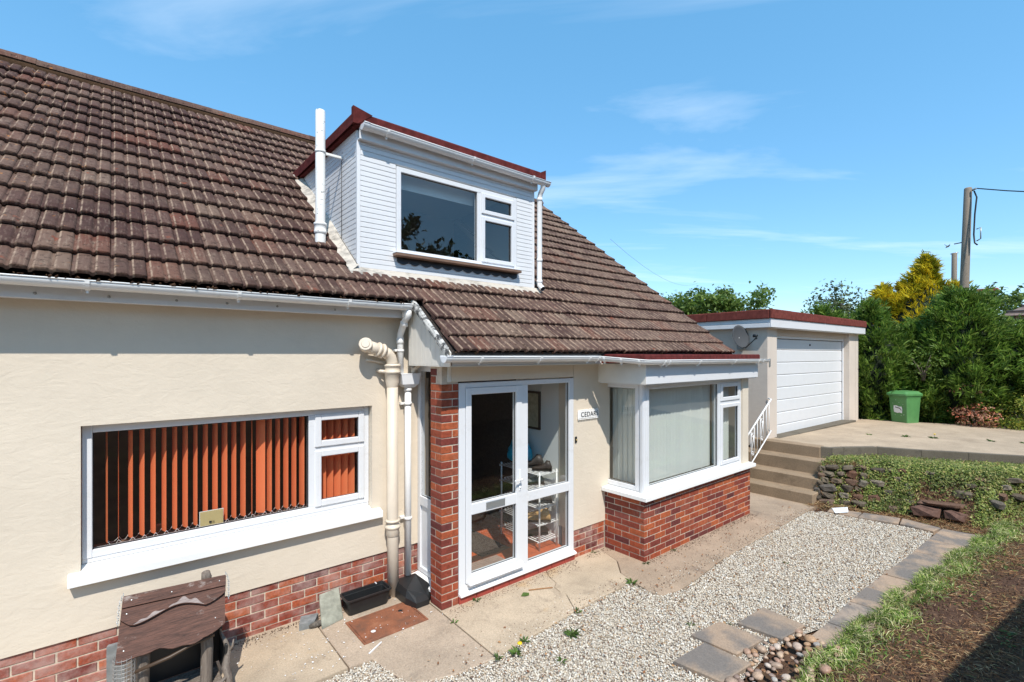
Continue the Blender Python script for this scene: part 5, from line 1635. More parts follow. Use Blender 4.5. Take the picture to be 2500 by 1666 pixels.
# ---- vertical blinds
def blind(name, label, ax, u0, u1, d, z0, z1, pitch, angle, mat, width=0.089, jit=4, extra=None, chain=True, skip=()):
    b = empty(name, ((u0 + u1) / 2, d, z0) if ax == 'y' else (d, (u0 + u1) / 2, z0), label=label, cat='blind')
    mb = MB(); pbox(mb, ax, u0 - 0.02, u1 + 0.02, d - 0.02, d + 0.02, z1 + 0.004, z1 + 0.035, 0.003); mb.build('head_rail', M['upvc_clean'], b)
    n = int((u1 - u0) / pitch) + 1; bots = []
    for k in range(n):
        if k in skip: continue
        u = u0 + k * pitch; a = R(angle + random.uniform(-jit, jit))
        if extra and k in extra: a = R(extra[k])
        w = width / 2
        c, s_ = math.cos(a), math.sin(a)
        mb = MB(); cur = 0.004
        def pt(t, off, z):
            uu, dd = t * c - off * s_, t * s_ + off * c
            return (u + uu, d + dd, z) if ax == 'y' else (d + dd, u + uu, z)
        ts = (-w, -w * 0.5, 0, w * 0.5, w); of_ = (0, cur * 0.75, cur, cur * 0.75, 0)
        vs = [pt(t, o, z) for z in (z0, z0 + 0.045, z1) for t, o in zip(ts, of_)]
        sw = random.uniform(-0.004, 0.004)
        mb.add(vs, [[r_ * 5 + i, r_ * 5 + i + 1, r_ * 5 + 6 + i, r_ * 5 + 5 + i] for r_ in range(2) for i in range(4)])
        mb.build('slat', mat, b)
        bots.append((u + sw, pt(-w, 0, z0 + 0.012), pt(w, 0, z0 + 0.012)))
    if chain:
        mb = MB()
        for (ua, la, ra), (ub, lb, rb) in zip(bots[:-1], bots[1:]):
            for p, q in ((la, lb), (ra, rb)):
                p, q = Vector(p), Vector(q)
                pts = [p.lerp(q, t) - Vector((0, 0, 0.035 * 4 * t * (1 - t))) for t in (0, 0.2, 0.4, 0.6, 0.8, 1)]
                mb.tube(pts, 0.0018, 4, cap=False)
        mb.build('bead_chain', M['upvc_clean'], b)
    return b
blind('vertical_blind', 'orange vertical blind with open slats behind the wide window pane', 'y', -0.035, 1.415, yA + 0.225, 1.0, 1.885, 0.0725, 107, M['orange_fabric'], extra={0: 98, 1: 88, 14: 84, 15: 135})
blind('vertical_blind', 'short orange vertical blind behind the two small casement panes', 'y', 1.535, 1.96, yA + 0.215, 1.0, 1.885, 0.0725, 122, M['orange_fabric'])
blind('vertical_blind', 'pale green vertical blind drawn across the wide bay pane', 'y', 5.02, 6.76, yC + 0.20, 0.835, 2.085, 0.0765, -13, M['pale_blind'], jit=6, extra={15: -28, 19: -26}, chain=False)
blind('vertical_blind', 'pale blind hanging behind the narrow right casement of the bay', 'y', 6.90, 7.33, yC + 0.21, 0.835, 2.085, 0.0765, -14, M['pale_blind'], jit=5, chain=False)
blind('vertical_blind', 'pale blind hanging behind the side pane of the bay', 'x', 3.60, 4.04, 5.06, 0.835, 2.085, 0.0765, 8, M['pale_blind'], jit=4, chain=False)

# ================================================================== THINGS IN THE PORCH AND WINDOWS
c_ = empty('greeting_card', (0.665, 4.86, 0.946), label='gold card propped on the kitchen window board against the blind', cat='card')
mb = MB(); mb.prism([(4.825, 0.947), (4.828, 0.947), (4.846, 1.115), (4.843, 1.115)], 0.572, 0.742, 'x'); mb.build('card_sheet', M['gold_card'], c_)
mb = MB()
for a, b, z0_, z1_ in ((0.560, 0.5718, 0.947, 1.125), (0.7422, 0.750, 0.947, 1.125)): pass
mb.prism([(4.8235, 1.018), (4.8242, 1.018), (4.8265, 1.034), (4.8258, 1.034)], 0.636, 0.655, 'x')
for i in range(3): mb.prism([(4.8235 + 0.0004 * i, 1.020 + i * 0.005), (4.8242 + 0.0004 * i, 1.020 + i * 0.005), (4.8244 + 0.0004 * i, 1.022 + i * 0.005), (4.8237 + 0.0004 * i, 1.022 + i * 0.005)], 0.659, 0.676, 'x')
mb.build('printed_mark', M['black'], c_)
mb = MB(); mb.box(0.568, 4.8465, 0.947, 0.746, 4.8485, 1.120); mb.build('card_back', M['paper'], c_)
pt_ = empty('plant_pot', (0.30, 5.02, 0.946), label='small brown plant pot on the kitchen window board', cat='pot')
mb = MB(); mb.lathe([(0.0, 0.0), (0.032, 0.0), (0.045, 0.085), (0.047, 0.085), (0.047, 0.1), (0.04, 0.1), (0.038, 0.07), (0, 0.07)], (0.30, 5.02, 0.946), 16); mb.build('pot', M['wood_sill'], pt_)
V, Q, T = blades(np.array([[0.30, 5.02, 1.02]] * 40) + rng.normal(0, 0.012, (40, 3)), rng.normal(0, 1, (40, 3)) * [1, 1, 0.3] + [0, 0, 1.2], rng.uniform(0.05, 0.12, 40), np.full(40, 0.012), 0.3)
fast_obj('foliage', V, np.concatenate([Q[:, :3], Q[:, [0, 2, 3]], T]), M['leaf_dark'], pt_)
tr = empty('draining_tray', (0.72, 5.0, 0.946), label='black tray lying on the kitchen window board', cat='tray')
mb = MB(); mb.box(0.52, 4.93, 0.947, 0.98, 5.06, 0.956, 0.003); ring(mb, 'y', 0.50, 1.0, 0.947, 0.972, 0.012, 4.92, 5.07, 0.002); mb.build('tray_body', M['black'], tr)
# picture on the porch wall
pc = empty('framed_picture', (4.27, 4.76, 1.6), label='dark framed parchment print on the white porch wall', cat='picture')
mb = MB(); ring(mb, 'x', 4.56, 4.96, 1.48, 1.98, 0.03, 4.250, 4.273, 0.003); mb.build('picture_frame', M['frame_dark'], pc)
mb = MB(); pbox(mb, 'x', 4.585, 4.935, 4.258, 4.268, 1.505, 1.955); mb.build('print', M['picture'], pc)
# shoe rack
rk = empty('shoe_rack', (4.08, 4.62, 0.106), label='white wire shoe rack against the porch wall', cat='shoe rack')
shelf_z = [0.22, 0.42, 0.62, 0.82, 1.02]
for yy in (4.22, 4.95):
    for xx in (3.93, 4.22):
        mb = MB(); mb.tube([(xx, yy, 0.106), (xx, yy, 1.05)], 0.011, 8); mb.build('upright', M['rail_white'], rk)
for z in shelf_z:
    mb = MB()
    for k in range(8): mb.tube([(3.91 + k * 0.045, 4.20, z), (3.91 + k * 0.045, 4.97, z)], 0.006, 6)
    for yy in (4.22, 4.58, 4.95): mb.tube([(3.90, yy, z - 0.012), (4.245, yy, z - 0.012)], 0.006, 6)
    mb.build('shelf', M['rail_white'], rk)
def shoe(label, p, rot, mat, s=1.0, boot=False):
    prof_ = [(-0.14, 0.036, 0.055), (-0.11, 0.042, 0.085 if not boot else 0.13), (-0.06, 0.042, 0.085 if not boot else 0.14), (0.0, 0.045, 0.065), (0.06, 0.05, 0.05), (0.11, 0.046, 0.042), (0.145, 0.025, 0.03)]
    e = empty('shoe', p, label=label, cat='shoe')
    mb = MB(); vs = []; n = 10
    for (l, w, h) in prof_:
        for k in range(n):
            a = 2 * math.pi * k / n
            vs.append((l * s, w * s * math.cos(a), (0.014 + h / 2 + (h / 2) * math.sin(a)) * s))
    fs = [[i * n + k, i * n + (k + 1) % n, (i + 1) * n + (k + 1) % n, (i + 1) * n + k] for i in range(len(prof_) - 1) for k in range(n)]
    fs += [list(range(n)), [(len(prof_) - 1) * n + k for k in range(n)]]
    mb.add(vs, fs, True); up = mb
    rz = rot_z(rot)
    def place(mb, nm, mt):
        mb.v = [tuple(rz @ Vector(v) + Vector(p)) for v in mb.v]; mb.build(nm, mt, e)
    place(up, 'upper', mat)
    mb = MB(); vs = []
    for z in (0.0, 0.016):
        for (l, w, h) in prof_: vs.append((l * s * 1.02, w * s * 1.04, z * s))
        for (l, w, h) in prof_[::-1]: vs.append((l * s * 1.02, -w * s * 1.04, z * s))
    m_ = 14; mb.add(vs, [list(range(m_)), list(range(m_, 2 * m_))] + [[i, (i + 1) % m_, m_ + (i + 1) % m_, m_ + i] for i in range(m_)])
    place(mb, 'sole', M['shoe_dark'] if mat is not M['shoe_dark'] else M['black'])
shoe('tan suede shoe nearest the glass on the shoe rack', (4.00, 4.30, 0.430), 2.4, M['tan'], 1.0, True)
shoe('second tan suede shoe behind the first on the shoe rack', (4.09, 4.42, 0.430), 2.3, M['tan'], 1.0, True)
shoe('dark trainer on the third shelf of the shoe rack', (4.08, 4.36, 0.63), 2.5, M['shoe_dark'])
shoe('brown walking boot on top of the shoe rack', (4.08, 4.33, 1.03), 2.2, M['shoe_dark'], 0.85, True)
shoe('black walking boot behind the brown one on the rack', (4.10, 4.55, 1.03), 2.3, M['shoe_dark'], 1.1, True)
shoe('dark shoe on the lowest shelf of the shoe rack', (4.05, 4.40, 0.23), 2.6, M['shoe_dark'])
shoe('grey trainer on the second highest shelf of the rack', (4.08, 4.50, 0.83), 2.5, M['grey_stone'])
# turquoise bag
bv, bf_ = ico(3)
nb = bv.copy(); nn_ = 1 + 0.10 * np.sin(nb[:, 0] * 7 + nb[:, 2] * 5) * np.cos(nb[:, 1] * 6) + 0.06 * np.sin(nb[:, 2] * 13 + nb[:, 0] * 9)
nb = nb * nn_[:, None] * np.array([0.11, 0.16, 0.21]); nb[:, 2] = np.maximum(nb[:, 2], -0.19)
nb[:, :2] *= np.clip(1.1 - 0.5 * np.clip(nb[:, 2:3] / 0.2, -1, 1), 0.4, 1.4)
bgo = fast_obj('plastic_bag', nb + np.array([4.10, 4.78, 1.225]), bf_, M['turquoise'], None, (4.10, 4.78, 1.03), smooth=True)
tag(bgo, 'crumpled turquoise plastic bag on top of the shoe rack', 'bag')
mt_ = empty('door_mat', (3.1, 4.3, 0.106), label='ribbed brown door mat just inside the porch door', cat='mat')
for k in range(9):
    mb = MB(); mb.box(2.72, 4.10 + k * 0.04, 0.106, 3.46, 4.13 + k * 0.04, 0.118, 0.003); mb.build('rib', M['mat'], mt_)
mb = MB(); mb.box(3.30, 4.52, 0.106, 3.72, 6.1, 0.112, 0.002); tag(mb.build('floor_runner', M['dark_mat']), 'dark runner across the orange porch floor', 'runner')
stl = empty('stool', (3.48, 5.45, 0.106), label='small white metal stool inside the porch', cat='stool')
mb = MB(); mb.lathe([(0, 0.44), (0.15, 0.44), (0.155, 0.455), (0.15, 0.47), (0, 0.47)], (3.48, 5.45, 0.106), 20); mb.build('seat', M['rail_white'], stl)
for k in range(3):
    a = k * 2.1 + 0.4; mb = MB(); mb.tube([(3.48 + 0.06 * math.cos(a), 5.45 + 0.06 * math.sin(a), 0.55), (3.48 + 0.19 * math.cos(a), 5.45 + 0.19 * math.sin(a), 0.112)], 0.010, 8); mb.build('leg', M['rail_white'], stl)

# ---- sign, bell
sg = empty('name_plate', (4.5, yB, 1.65), label='small white name plate reading CEDARS on the cream wall', cat='sign')
mb = MB(); mb.box(4.330, yB - 0.018, 1.676, 4.712, yB - 0.001, 1.776, 0.006)
mb.build('plate', M['white_paint'], sg)
mb = MB()
for k in range(13): mb.box(4.334 + k * 0.029, yB - 0.021, 1.776, 4.354 + k * 0.029, yB - 0.003, 1.786, 0.003)
mb.build('rough_edge', M['white_paint'], sg); mb = MB()
for k in range(13): mb.box(4.334 + k * 0.029, yB - 0.021, 1.664, 4.354 + k * 0.029, yB - 0.003, 1.674, 0.003)
mb.build('rough_edge', M['white_paint'], sg)
fc = bpy.data.curves.new('lettering', 'FONT'); fc.body = 'CEDARS'; fc.size = 0.083; fc.space_character = 1.08; fc.extrude = 0.002; fc.align_x = 'CENTER'; fc.align_y = 'CENTER'; fc.offset = -0.0006
fo = bpy.data.objects.new('lettering_curve', fc); COL.objects.link(fo)
bpy.context.view_layer.update()
lm = bpy.data.meshes.new_from_object(fo.evaluated_get(bpy.context.evaluated_depsgraph_get()))
bpy.data.objects.remove(fo)
lm.materials.clear(); lm.materials.append(M['black'])
# slab serifs so that the letters read as a serif face
lo_ = link('lettering', lm, sg, (4.536, yB - 0.0205, 1.725), (R(90), 0, 0))
bl = empty('door_bell', (4.312, yB, 1.42), label='small dark and brass door bell push beside the porch frame', cat='door bell')
mb = MB(); mb.box(4.285, yB - 0.014, 1.395, 4.318, yB - 0.001, 1.470, 0.004); mb.build('back_plate', M['black'], bl)
mb = MB(); mb.lathe([(0, -0.022), (0.009, -0.022), (0.010, -0.0145)], (4.3015, yB, 1.432), 12, 'y'); mb.build('push_button', M['brass'], bl)

# ================================================================== THINGS BY THE FRONT WALL
# inspection cover
ic = empty('inspection_cover', (1.95, 4.16, 0), label='rusty cast iron inspection cover set in the path', cat='drain cover')
cx0, cx1, cy0, cy1 = 1.662, 2.238, 3.958, 4.345
mb = MB(); ring_pts = [(cx0, cy0), (cx1, cy0), (cx1, cy1), (cx0, cy1)]
mb.box(cx0, cy0, -0.02, cx1, cy1, 0.006, 0.004); mb.build('plate', M['rust'], ic)
mb = MB()
for (a, b, c, d) in ((cx0 - 0.022, cy0 - 0.022, cx1 + 0.022, cy0 - 0.004), (cx0 - 0.022, cy1 + 0.004, cx1 + 0.022, cy1 + 0.022), (cx0 - 0.022, cy0 - 0.004, cx0 - 0.004, cy1 + 0.004), (cx1 + 0.004, cy0 - 0.004, cx1 + 0.022, cy1 + 0.004)): mb.box(a, b, -0.02, c, d, 0.005, 0.002)
mb.build('frame', M['rust'], ic)
PP = []
for i in range(24):
    for j in range(16):
        px, py = cx0 + 0.025 + i * 0.0232, cy0 + 0.022 + j * 0.0232
        if 4.05 < py < 4.20 and 1.80 < px < 2.10: continue
        if (px - 1.78) ** 2 + (py - 4.07) ** 2 < 0.0016 or (px - 2.12) ** 2 + (py - 4.23) ** 2 < 0.0016: continue
        PP.append((px + (0.0116 if j % 2 else 0), py, 0.006))
dv = np.array([[-1, 0, 0], [0, -0.55, 0], [1, 0, 0], [0, 0.55, 0], [-0.5, 0, 0.3], [0.5, 0, 0.3]]); df = np.array([[0, 1, 4], [1, 5, 4], [1, 2, 5], [2, 3, 5], [3, 4, 5], [3, 0, 4]])
V, F = scatter(dv, df, np.array(PP), np.full(len(PP), 0.0095)); fast_obj('tread_pattern', V, F, M['rust'], ic, kind='stuff')
for px, py, mt in ((1.78, 4.07, M['paper']), (2.12, 4.23, M['black'])):
    mb = MB(); mb.lathe([(0.034, 0.006), (0.034, 0.010), (0.026, 0.010), (0.024, 0.0065)], (px, py, 0), 16); mb.build('lifting_eye', M['rust'], ic)
    mb = MB(); mb.lathe([(0.0, 0.0075), (0.022, 0.0075), (0.022, 0.0062)], (px, py, 0), 12); mb.build('eye_plug', mt, ic)

# planter trough
tg = empty('planter_trough', (1.90, 4.54, 0), label='empty black plastic planter trough against the brick plinth', cat='planter')
def trough(mb, c, lw, ll, h, z, ang_):
    pass
tcx, tcy = 1.905, 4.525
mb = MB()
def rrect(w, d, r, n=4):
    out = []
    for (sx_, sy_, a0) in ((1, 1, 0), (-1, 1, 90), (-1, -1, 180), (1, -1, 270)):
        for k in range(n + 1):
            a = R(a0 + 90 * k / n); out.append((sx_ * (w / 2 - r) + r * math.cos(a), sy_ * (d / 2 - r) + r * math.sin(a)))
    return out
secs = [(0.39, 0.15, 0.0), (0.43, 0.19, 0.135), (0.455, 0.215, 0.137), (0.455, 0.215, 0.150), (0.425, 0.185, 0.150), (0.418, 0.178, 0.125), (0.405, 0.165, 0.122), (0.395, 0.155, 0.02)]
vs = []; rn = None
for w_, d_, z_ in secs:
    rr_ = rrect(w_, d_, 0.03); rn = len(rr_)
    vs += [(tcx + p[0], tcy + p[1], z_ + 0.002) for p in rr_]
fs = [[i * rn + k, i * rn + (k + 1) % rn, (i + 1) * rn + (k + 1) % rn, (i + 1) * rn + k] for i in range(len(secs) - 1) for k in range(rn)] + [list(range(rn)), [(len(secs) - 1) * rn + k for k in range(rn)]]
mb.add(vs, fs); mb.build('trough_body', M['black'], tg)
mb = MB(); mb.box(2.04, tcy + 0.075, 0.150, 2.048, tcy + 0.11, 0.158); mb.build('cable_tie', M['upvc_clean'], tg)
# slate leaning, grey slab and stone
mb = MB(); mb.add([(1.44, 4.40, 0.0), (1.655, 4.455, 0.0), (1.69, 4.665, 0.19), (1.50, 4.668, 0.175), (1.445, 4.41, 0.016), (1.65, 4.462, 0.016), (1.685, 4.66, 0.205), (1.505, 4.662, 0.19)], [[3, 2, 1, 0], [4, 5, 6, 7], [0, 1, 5, 4], [1, 2, 6, 5], [2, 3, 7, 6], [3, 0, 4, 7]])
tag(mb.build('slate_slab', M['slate']), 'rough green grey slate leaning on the plinth beside the trough', 'slate')
mb = MB(); mb.prism([(1.275, 4.50), (1.40, 4.475), (1.475, 4.60), (1.33, 4.64)], 0.0, 0.055, 'z')
tag(mb.build('stone_block', M['grey_stone']), 'flat grey stone block lying beside the slate', 'stone')
v = iv2 * np.array([0.07, 0.032, 0.028]) * (1 + 0.05 * rng.normal(size=(len(iv2), 1)))
tag(fast_obj('stone', v + np.array([1.42, 4.475, 0.024]), if2, M['stone'], None, (1.42, 4.475, 0), smooth=True), 'brown rounded stone in front of the grey block', 'stone')
mb = MB(); mb.prism([(-0.035, 4.64), (0.10, 4.63), (0.11, 4.668), (-0.025, 4.675)], -0.01, 0.30, 'z')
tag(mb.build('stone_block', M['grey_stone']), 'grey slab standing behind the left end of the garden ornament', 'stone')
# gully cover
gc = empty('gully_cover', (2.37, 4.38, 0), label='black plastic gully cover at the foot of the downpipe', cat='drain cover')
mb = MB(); bot = [(2.21, 4.64), (2.505, 4.64), (2.505, 4.30), (2.40, 4.17), (2.26, 4.17), (2.21, 4.30)]
n_ = 6; vs = [(p[0], p[1], 0.0) for p in bot] + [(p[0], p[1], 0.075 if p[1] > 4.2 else 0.05) for p in bot] + [(2.36 + (p[0] - 2.36) * 0.80, 4.42 + (p[1] - 4.42) * 0.80, 0.135 if p[1] > 4.25 else 0.085) for p in bot]
mb.add(vs, [[i, (i + 1) % 6, 6 + (i + 1) % 6, 6 + i] for i in range(6)] + [[6 + i, 6 + (i + 1) % 6, 12 + (i + 1) % 6, 12 + i] for i in range(6)] + [[12, 13, 14, 15, 16, 17]])
mb.build('cover_body', M['black'], gc)
for k in range(4):
    mb = MB(); mb.box(2.245 + k * 0.0, 4.44 + k * 0.028, 0.118, 2.285, 4.452 + k * 0.028, 0.128, 0.002); mb.build('vent_rib', M['black'], gc)

# rustic garden ornament: sloping board roof on posts over a black tray
og = empty('garden_ornament', (0.32, 4.1, 0), label='rustic dark brown wooden garden ornament with sloping board roof on posts', cat='ornament')
# back top edge and front bottom edge of the roof board
def bpt(u, t, off=0.0):
    """u along the board, t from the top edge (0) to the bottom edge (1)"""
    top = Vector((0.055 + 0.605 * u, 4.235 - 0.02 * u, 0.795 - 0.020 * u)); bot = Vector((0.012 + 0.607 * u, 3.985 - 0.02 * u, 0.485 - 0.022 * u))
    nrm = Vector((0, -0.79, 0.61)).normalized()
    return top.lerp(bot, t) + nrm * off
def board(name, fn_t0, fn_t1, off, th, n=24, mat=None, u0=0.0, u1=1.0):
    mb = MB(); vs = []
    for i in range(n + 1):
        u = u0 + (u1 - u0) * i / n; a, b = fn_t0(u), fn_t1(u)
        bump_ = 0.002 * math.sin(u * 9)
        vs += [bpt(u, a, off + bump_), bpt(u, b, off + bump_), bpt(u, b, off - th), bpt(u, a, off - th)]
    fs = []
    for i in range(n):
        for k in range(4): fs.append([4 * i + k, 4 * i + (k + 1) % 4, 4 * i + 4 + (k + 1) % 4, 4 * i + 4 + k])
    fs += [[0, 1, 2, 3], [4 * n + k for k in range(4)]]
    mb.add(vs, fs); return mb.build(name, mat or M['brown_board'], og)
board('roof_board', lambda u: -0.02, lambda u: 0.99 + 0.03 * math.sin(u * 11 + 1) + 0.015 * math.sin(u * 29) - 0.14 * max(0, u - 0.84) / 0.16, 0.0, 0.020)
board('roof_board', lambda u: 0.02, lambda u: 0.20, 0.040, 0.018)
def scal(u): return 0.42 + 0.085 * math.cos(u * 2 * math.pi * 1.2 - 0.9) - 0.20 * max(0, u - 0.80) / 0.2 - 0.10 * max(0, 0.10 - u) / 0.1
board('roof_board', lambda u: 0.205, scal, 0.026, 0.024)
for ua, ub, wmax in ((0.12, 0.40, 0.075), (0.43, 0.78, 0.115)):
    def wornw(u, ua=ua, ub=ub, wmax=wmax): return wmax * max(0.0, math.sin((u - ua) / (ub - ua) * math.pi)) * (0.72 + 0.28 * math.sin(u * 47)) + 0.003
    board('worn_edge', lambda u: scal(u) - 0.010 - wornw(u), lambda u: scal(u) - 0.010, 0.0266, 0.003, n=40, mat=M['worn_wood'], u0=ua, u1=ub)
for u_, t_ in ((0.08, 0.10), (0.45, 0.11), (0.93, 0.10), (0.05, 0.30), (0.9, 0.7), (0.06, 0.85)):
    c = bpt(u_, t_, 0.042 if t_ < 0.2 else (0.028 if t_ < 0.35 else 0.002)); mb = MB(); mb.tube([c, c + Vector((0, -0.79, 0.61)) * 0.004], 0.004, 6); mb.build('nail', M['metal_grey'], og)
mb = MB(); mb.add([bpt(0.0, -0.02, -0.001), bpt(1.0, -0.02, -0.001), bpt(1.0, -0.02, -0.02) + Vector((0, 0.16, -0.30)), bpt(0.0, -0.02, -0.02) + Vector((0, 0.16, -0.30)), bpt(0.0, 0.0, -0.024), bpt(1.0, 0.0, -0.024), bpt(1, 0, -0.04) + Vector((0, 0.15, -0.31)), bpt(0, 0, -0.04) + Vector((0, 0.15, -0.31))], [[0, 1, 2, 3], [7, 6, 5, 4], [0, 4, 5, 1], [1, 5, 6, 2], [2, 6, 7, 3], [3, 7, 4, 0]])
mb.build('rear_roof_board', M['brown_board'], og)
def post(name, x, y, z1, r=0.037, lean=0.0):
    mb = MB(); pts = [(x + random.uniform(-.004, .004) + lean * t, y + random.uniform(-.004, .004), -0.03 + (z1 + 0.03) * t) for t in (0, .2, .4, .6, .8, .95, 1)]
    mb.tube(pts, [r * random.uniform(0.92, 1.08) for _ in pts[:-1]] + [r * 0.8], 10); return mb.build(name, M['grey_post'], og)
post('post', 0.525, 4.10, 0.57); post('post', 0.155, 4.08, 0.55, 0.040); post('post', 0.545, 4.285, 0.815, 0.034); post('post', 0.10, 4.30, 0.60, 0.034)
mb = MB()
for k in range(6):
    mb.box(0.06, 4.07 + k * 0.05, 0.05, 0.62, 4.115 + k * 0.05, 0.075, 0.004)
mb.build('base_plank', M['grey_post'], og)
mb = MB(); mb.box(0.09, 4.335, 0.08, 0.66, 4.352, 0.34, 0.004); mb.build('back_panel', M['black'], og)
mb = MB(); mb.box(0.635, 4.06, 0.08, 0.652, 4.334, 0.33, 0.004); mb.build('side_panel', M['black'], og)
# mesh cylinder on the left
mb = MB(); mc = (0.058, 4.03); rr_ = 0.058
for z in np.arange(0.02, 0.50, 0.026): mb.tube([(mc[0] + rr_ * math.cos(a), mc[1] + rr_ * math.sin(a), z) for a in np.linspace(0, 2 * math.pi, 15)], 0.0018, 4, cap=False)
for a in np.linspace(0, 2 * math.pi, 15)[:-1]: mb.tube([(mc[0] + rr_ * math.cos(a), mc[1] + rr_ * math.sin(a), 0.0), (mc[0] + rr_ * math.cos(a), mc[1] + rr_ * math.sin(a), 0.50)], 0.0018, 4, cap=False)
mb.build('wire_mesh', M['mesh_wire'], og)
# twisted driftwood
mb = MB(); mb.tube([(0.64, 4.00, 0.0), (0.655, 4.02, 0.10), (0.635, 4.05, 0.18), (0.66, 4.08, 0.27), (0.645, 4.10, 0.33), (0.615, 4.13, 0.40)], [0.03, 0.024, 0.028, 0.02, 0.016, 0.008], 8)
mb.tube([(0.655, 4.075, 0.26), (0.685, 4.07, 0.30), (0.69, 4.06, 0.35)], [0.014, 0.010, 0.005], 6); mb.tube([(0.65, 4.03, 0.12), (0.60, 4.0, 0.10), (0.52, 3.99, 0.06)], [0.016, 0.014, 0.01], 6)
mb.build('driftwood', M['grey_post'], og)
mb = MB(); mb.tube([(0.11, 4.01, 0.375), (0.30, 4.0, 0.405), (0.42, 4.0, 0.44), (0.56, 4.01, 0.455)], [0.011, 0.013, 0.010, 0.012], 7); mb.build('rail_stick', M['frame_dark'], og)
# chains hung over both ends of the roof
for u in (0.0, 1.0):
    mb = MB()
    for k in range(13):
        t = -0.03 + k * 0.030
        c = bpt(u, t, 0.05 if k > 1 else 0.03) + Vector(((-0.016 if u < 0.5 else 0.016) * min(1, k / 4), -0.004, -0.004 * k))
        ax_ = Vector((1, 0, 0)) if k % 2 else Vector((0, 1, 0))
        pts = []
        for a in np.linspace(0, 2 * math.pi, 9):
            pts.append(c + Vector((0, -0.6, -0.8)) * (0.0105 * math.cos(a)) + ax_ * (0.0065 * math.sin(a)))
        mb.tube(pts, 0.0021, 5, cap=False)
    mb.build('chain', M['metal_grey'], og)

# paper litter
def quad_thing(name, label, cat, pts, mat, th=0.004):
    mb = MB(); n = len(pts)
    mb.add(list(pts) + [(p[0], p[1], p[2] + th) for p in pts], [list(range(n))[::-1], list(range(n, 2 * n))] + [[i, (i + 1) % n, n + (i + 1) % n, n + i] for i in range(n)])
    return tag(mb.build(name, mat), label, cat)
quad_thing('paper_sheet', 'sheet of white paper lying by the foot of the steps', 'paper', [(8.80, 2.64, 0.018), (8.96, 2.47, 0.042), (8.82, 2.42, 0.020), (8.70, 2.39, 0.032), (8.56, 2.52, 0.018)], M['paper'], 0.002)
quad_thing('paint_scraper', 'thin white stick lying on the path near the inspection cover', 'stick', [(1.62, 3.80, 0.0), (1.77, 3.885, 0.0), (1.772, 3.875, 0.0), (1.625, 3.785, 0.0)], M['paper'])
quad_thing('fallen_leaf', 'bright green leaf on the path before the porch door', 'leaf', [(3.19, 3.70, 0.006), (3.25, 3.735, 0.012), (3.30, 3.70, 0.006), (3.265, 3.66, 0.008), (3.22, 3.665, 0.012)], M['weed'], 0.002)
mb = MB(); mb.tube([(3.33, 3.74, 0.009), (3.40, 3.70, 0.012), (3.50, 3.655, 0.010), (3.56, 3.62, 0.009)], 0.006, 6)
tag(mb.build('twig', M['dead_leaf']), 'brown twig lying on the path beside the green leaf', 'twig')

# ================================================================== GARAGE
ga = empty('garage', (12.5, 4.1, 0.75), label='flat roofed garage with white panel door and red felt edge', cat='garage')
ga.rotation_euler = (0, 0, 0)
GO = Vector((9.98, 4.10, 0.0)); ga_ang = R(-2.0)
def gp(s, d, z):
    """s along the garage front from its left corner, d backwards"""
    return Vector((GO.x + s * math.cos(ga_ang) - d * math.sin(ga_ang), GO.y + s * math.sin(ga_ang) + d * math.cos(ga_ang), z))
class GB(MB):
    def gbox(s, s0, d0, z0, s1, d1, z1, bev=0.0):
        n0 = len(s.v); s.box(s0, d0, z0, s1, d1, z1, bev)
        for i in range(n0, len(s.v)):
            v = s.v[i]; s.v[i] = tuple(gp(v[0], v[1], v[2]))
        return s
GW = 5.12
mb = GB(); mb.gbox(0, 0, 0.10, 0.20, 6.4, 3.0); mb.build('side_wall', M['render_pink'], ga)
mb = GB(); mb.gbox(GW - 0.2, 0, 0.45, GW, 6.4, 3.0); mb.build('side_wall', M['render_pink'], ga)
mb = GB(); mb.gbox(0.2, 6.2, 0.45, GW - 0.2, 6.4, 3.0); mb.build('rear_wall', M['render_pink'], ga)
mb = GB(); mb.gbox(0.2, 0.002, 0.45, 0.42, 0.24, 3.0, 0.006); mb.build('pillar', M['render_pink'], ga)
mb = GB(); mb.gbox(GW - 0.62, 0.002, 0.45, GW - 0.2, 0.24, 3.0, 0.006); mb.build('pillar', M['render_pink'], ga)
mb = GB(); mb.gbox(0.42, 0.10, 2.86, GW - 0.62, 0.24, 3.0); mb.build('lintel', M['render_pink'], ga)
mb = GB(); mb.gbox(0.42, 0.13, 2.80, GW - 0.62, 0.16, 2.86, 0.004); mb.gbox(0.42, 0.13, 0.60, 0.47, 0.16, 2.80, 0.004); mb.gbox(GW - 0.67, 0.13, 0.60, GW - 0.62, 0.16, 2.80, 0.004); mb.build('door_frame', M['upvc'], ga)
zb, zt_ = 0.70, 2.795; zs = [0.70, 0.965, 1.23, 1.495, 1.76, 2.025, 2.29, 2.555, 2.795]
for a, b in zip(zs[:-1], zs[1:]):
    mb = GB(); mb.gbox(0.472, 0.160, a + 0.004, GW - 0.672, 0.20, b - 0.004, 0.013); mb.build('door_panel', M['door_white'], ga)
mb = GB(); mb.gbox(0.472, 0.185, 0.70, GW - 0.672, 0.21, 2.79); mb.build('door_backing', M['metal_grey'], ga)
mb = GB(); mb.gbox(0.44, 0.155, 0.60, GW - 0.64, 0.20, 0.700); mb.build('door_seal', M['gasket'], ga)
c = gp(2.45, 0.155, 2.68); mb = MB(); mb.lathe([(0, -0.012), (0.022, -0.012), (0.024, 0.012)], c, 12, 'y'); mb.build('door_lock', M['black'], ga)
mb = GB(); mb.gbox(-0.13, -0.13, 2.995, GW + 0.10, -0.105, 3.175, 0.004); mb.build('front_fascia', M['upvc'], ga)
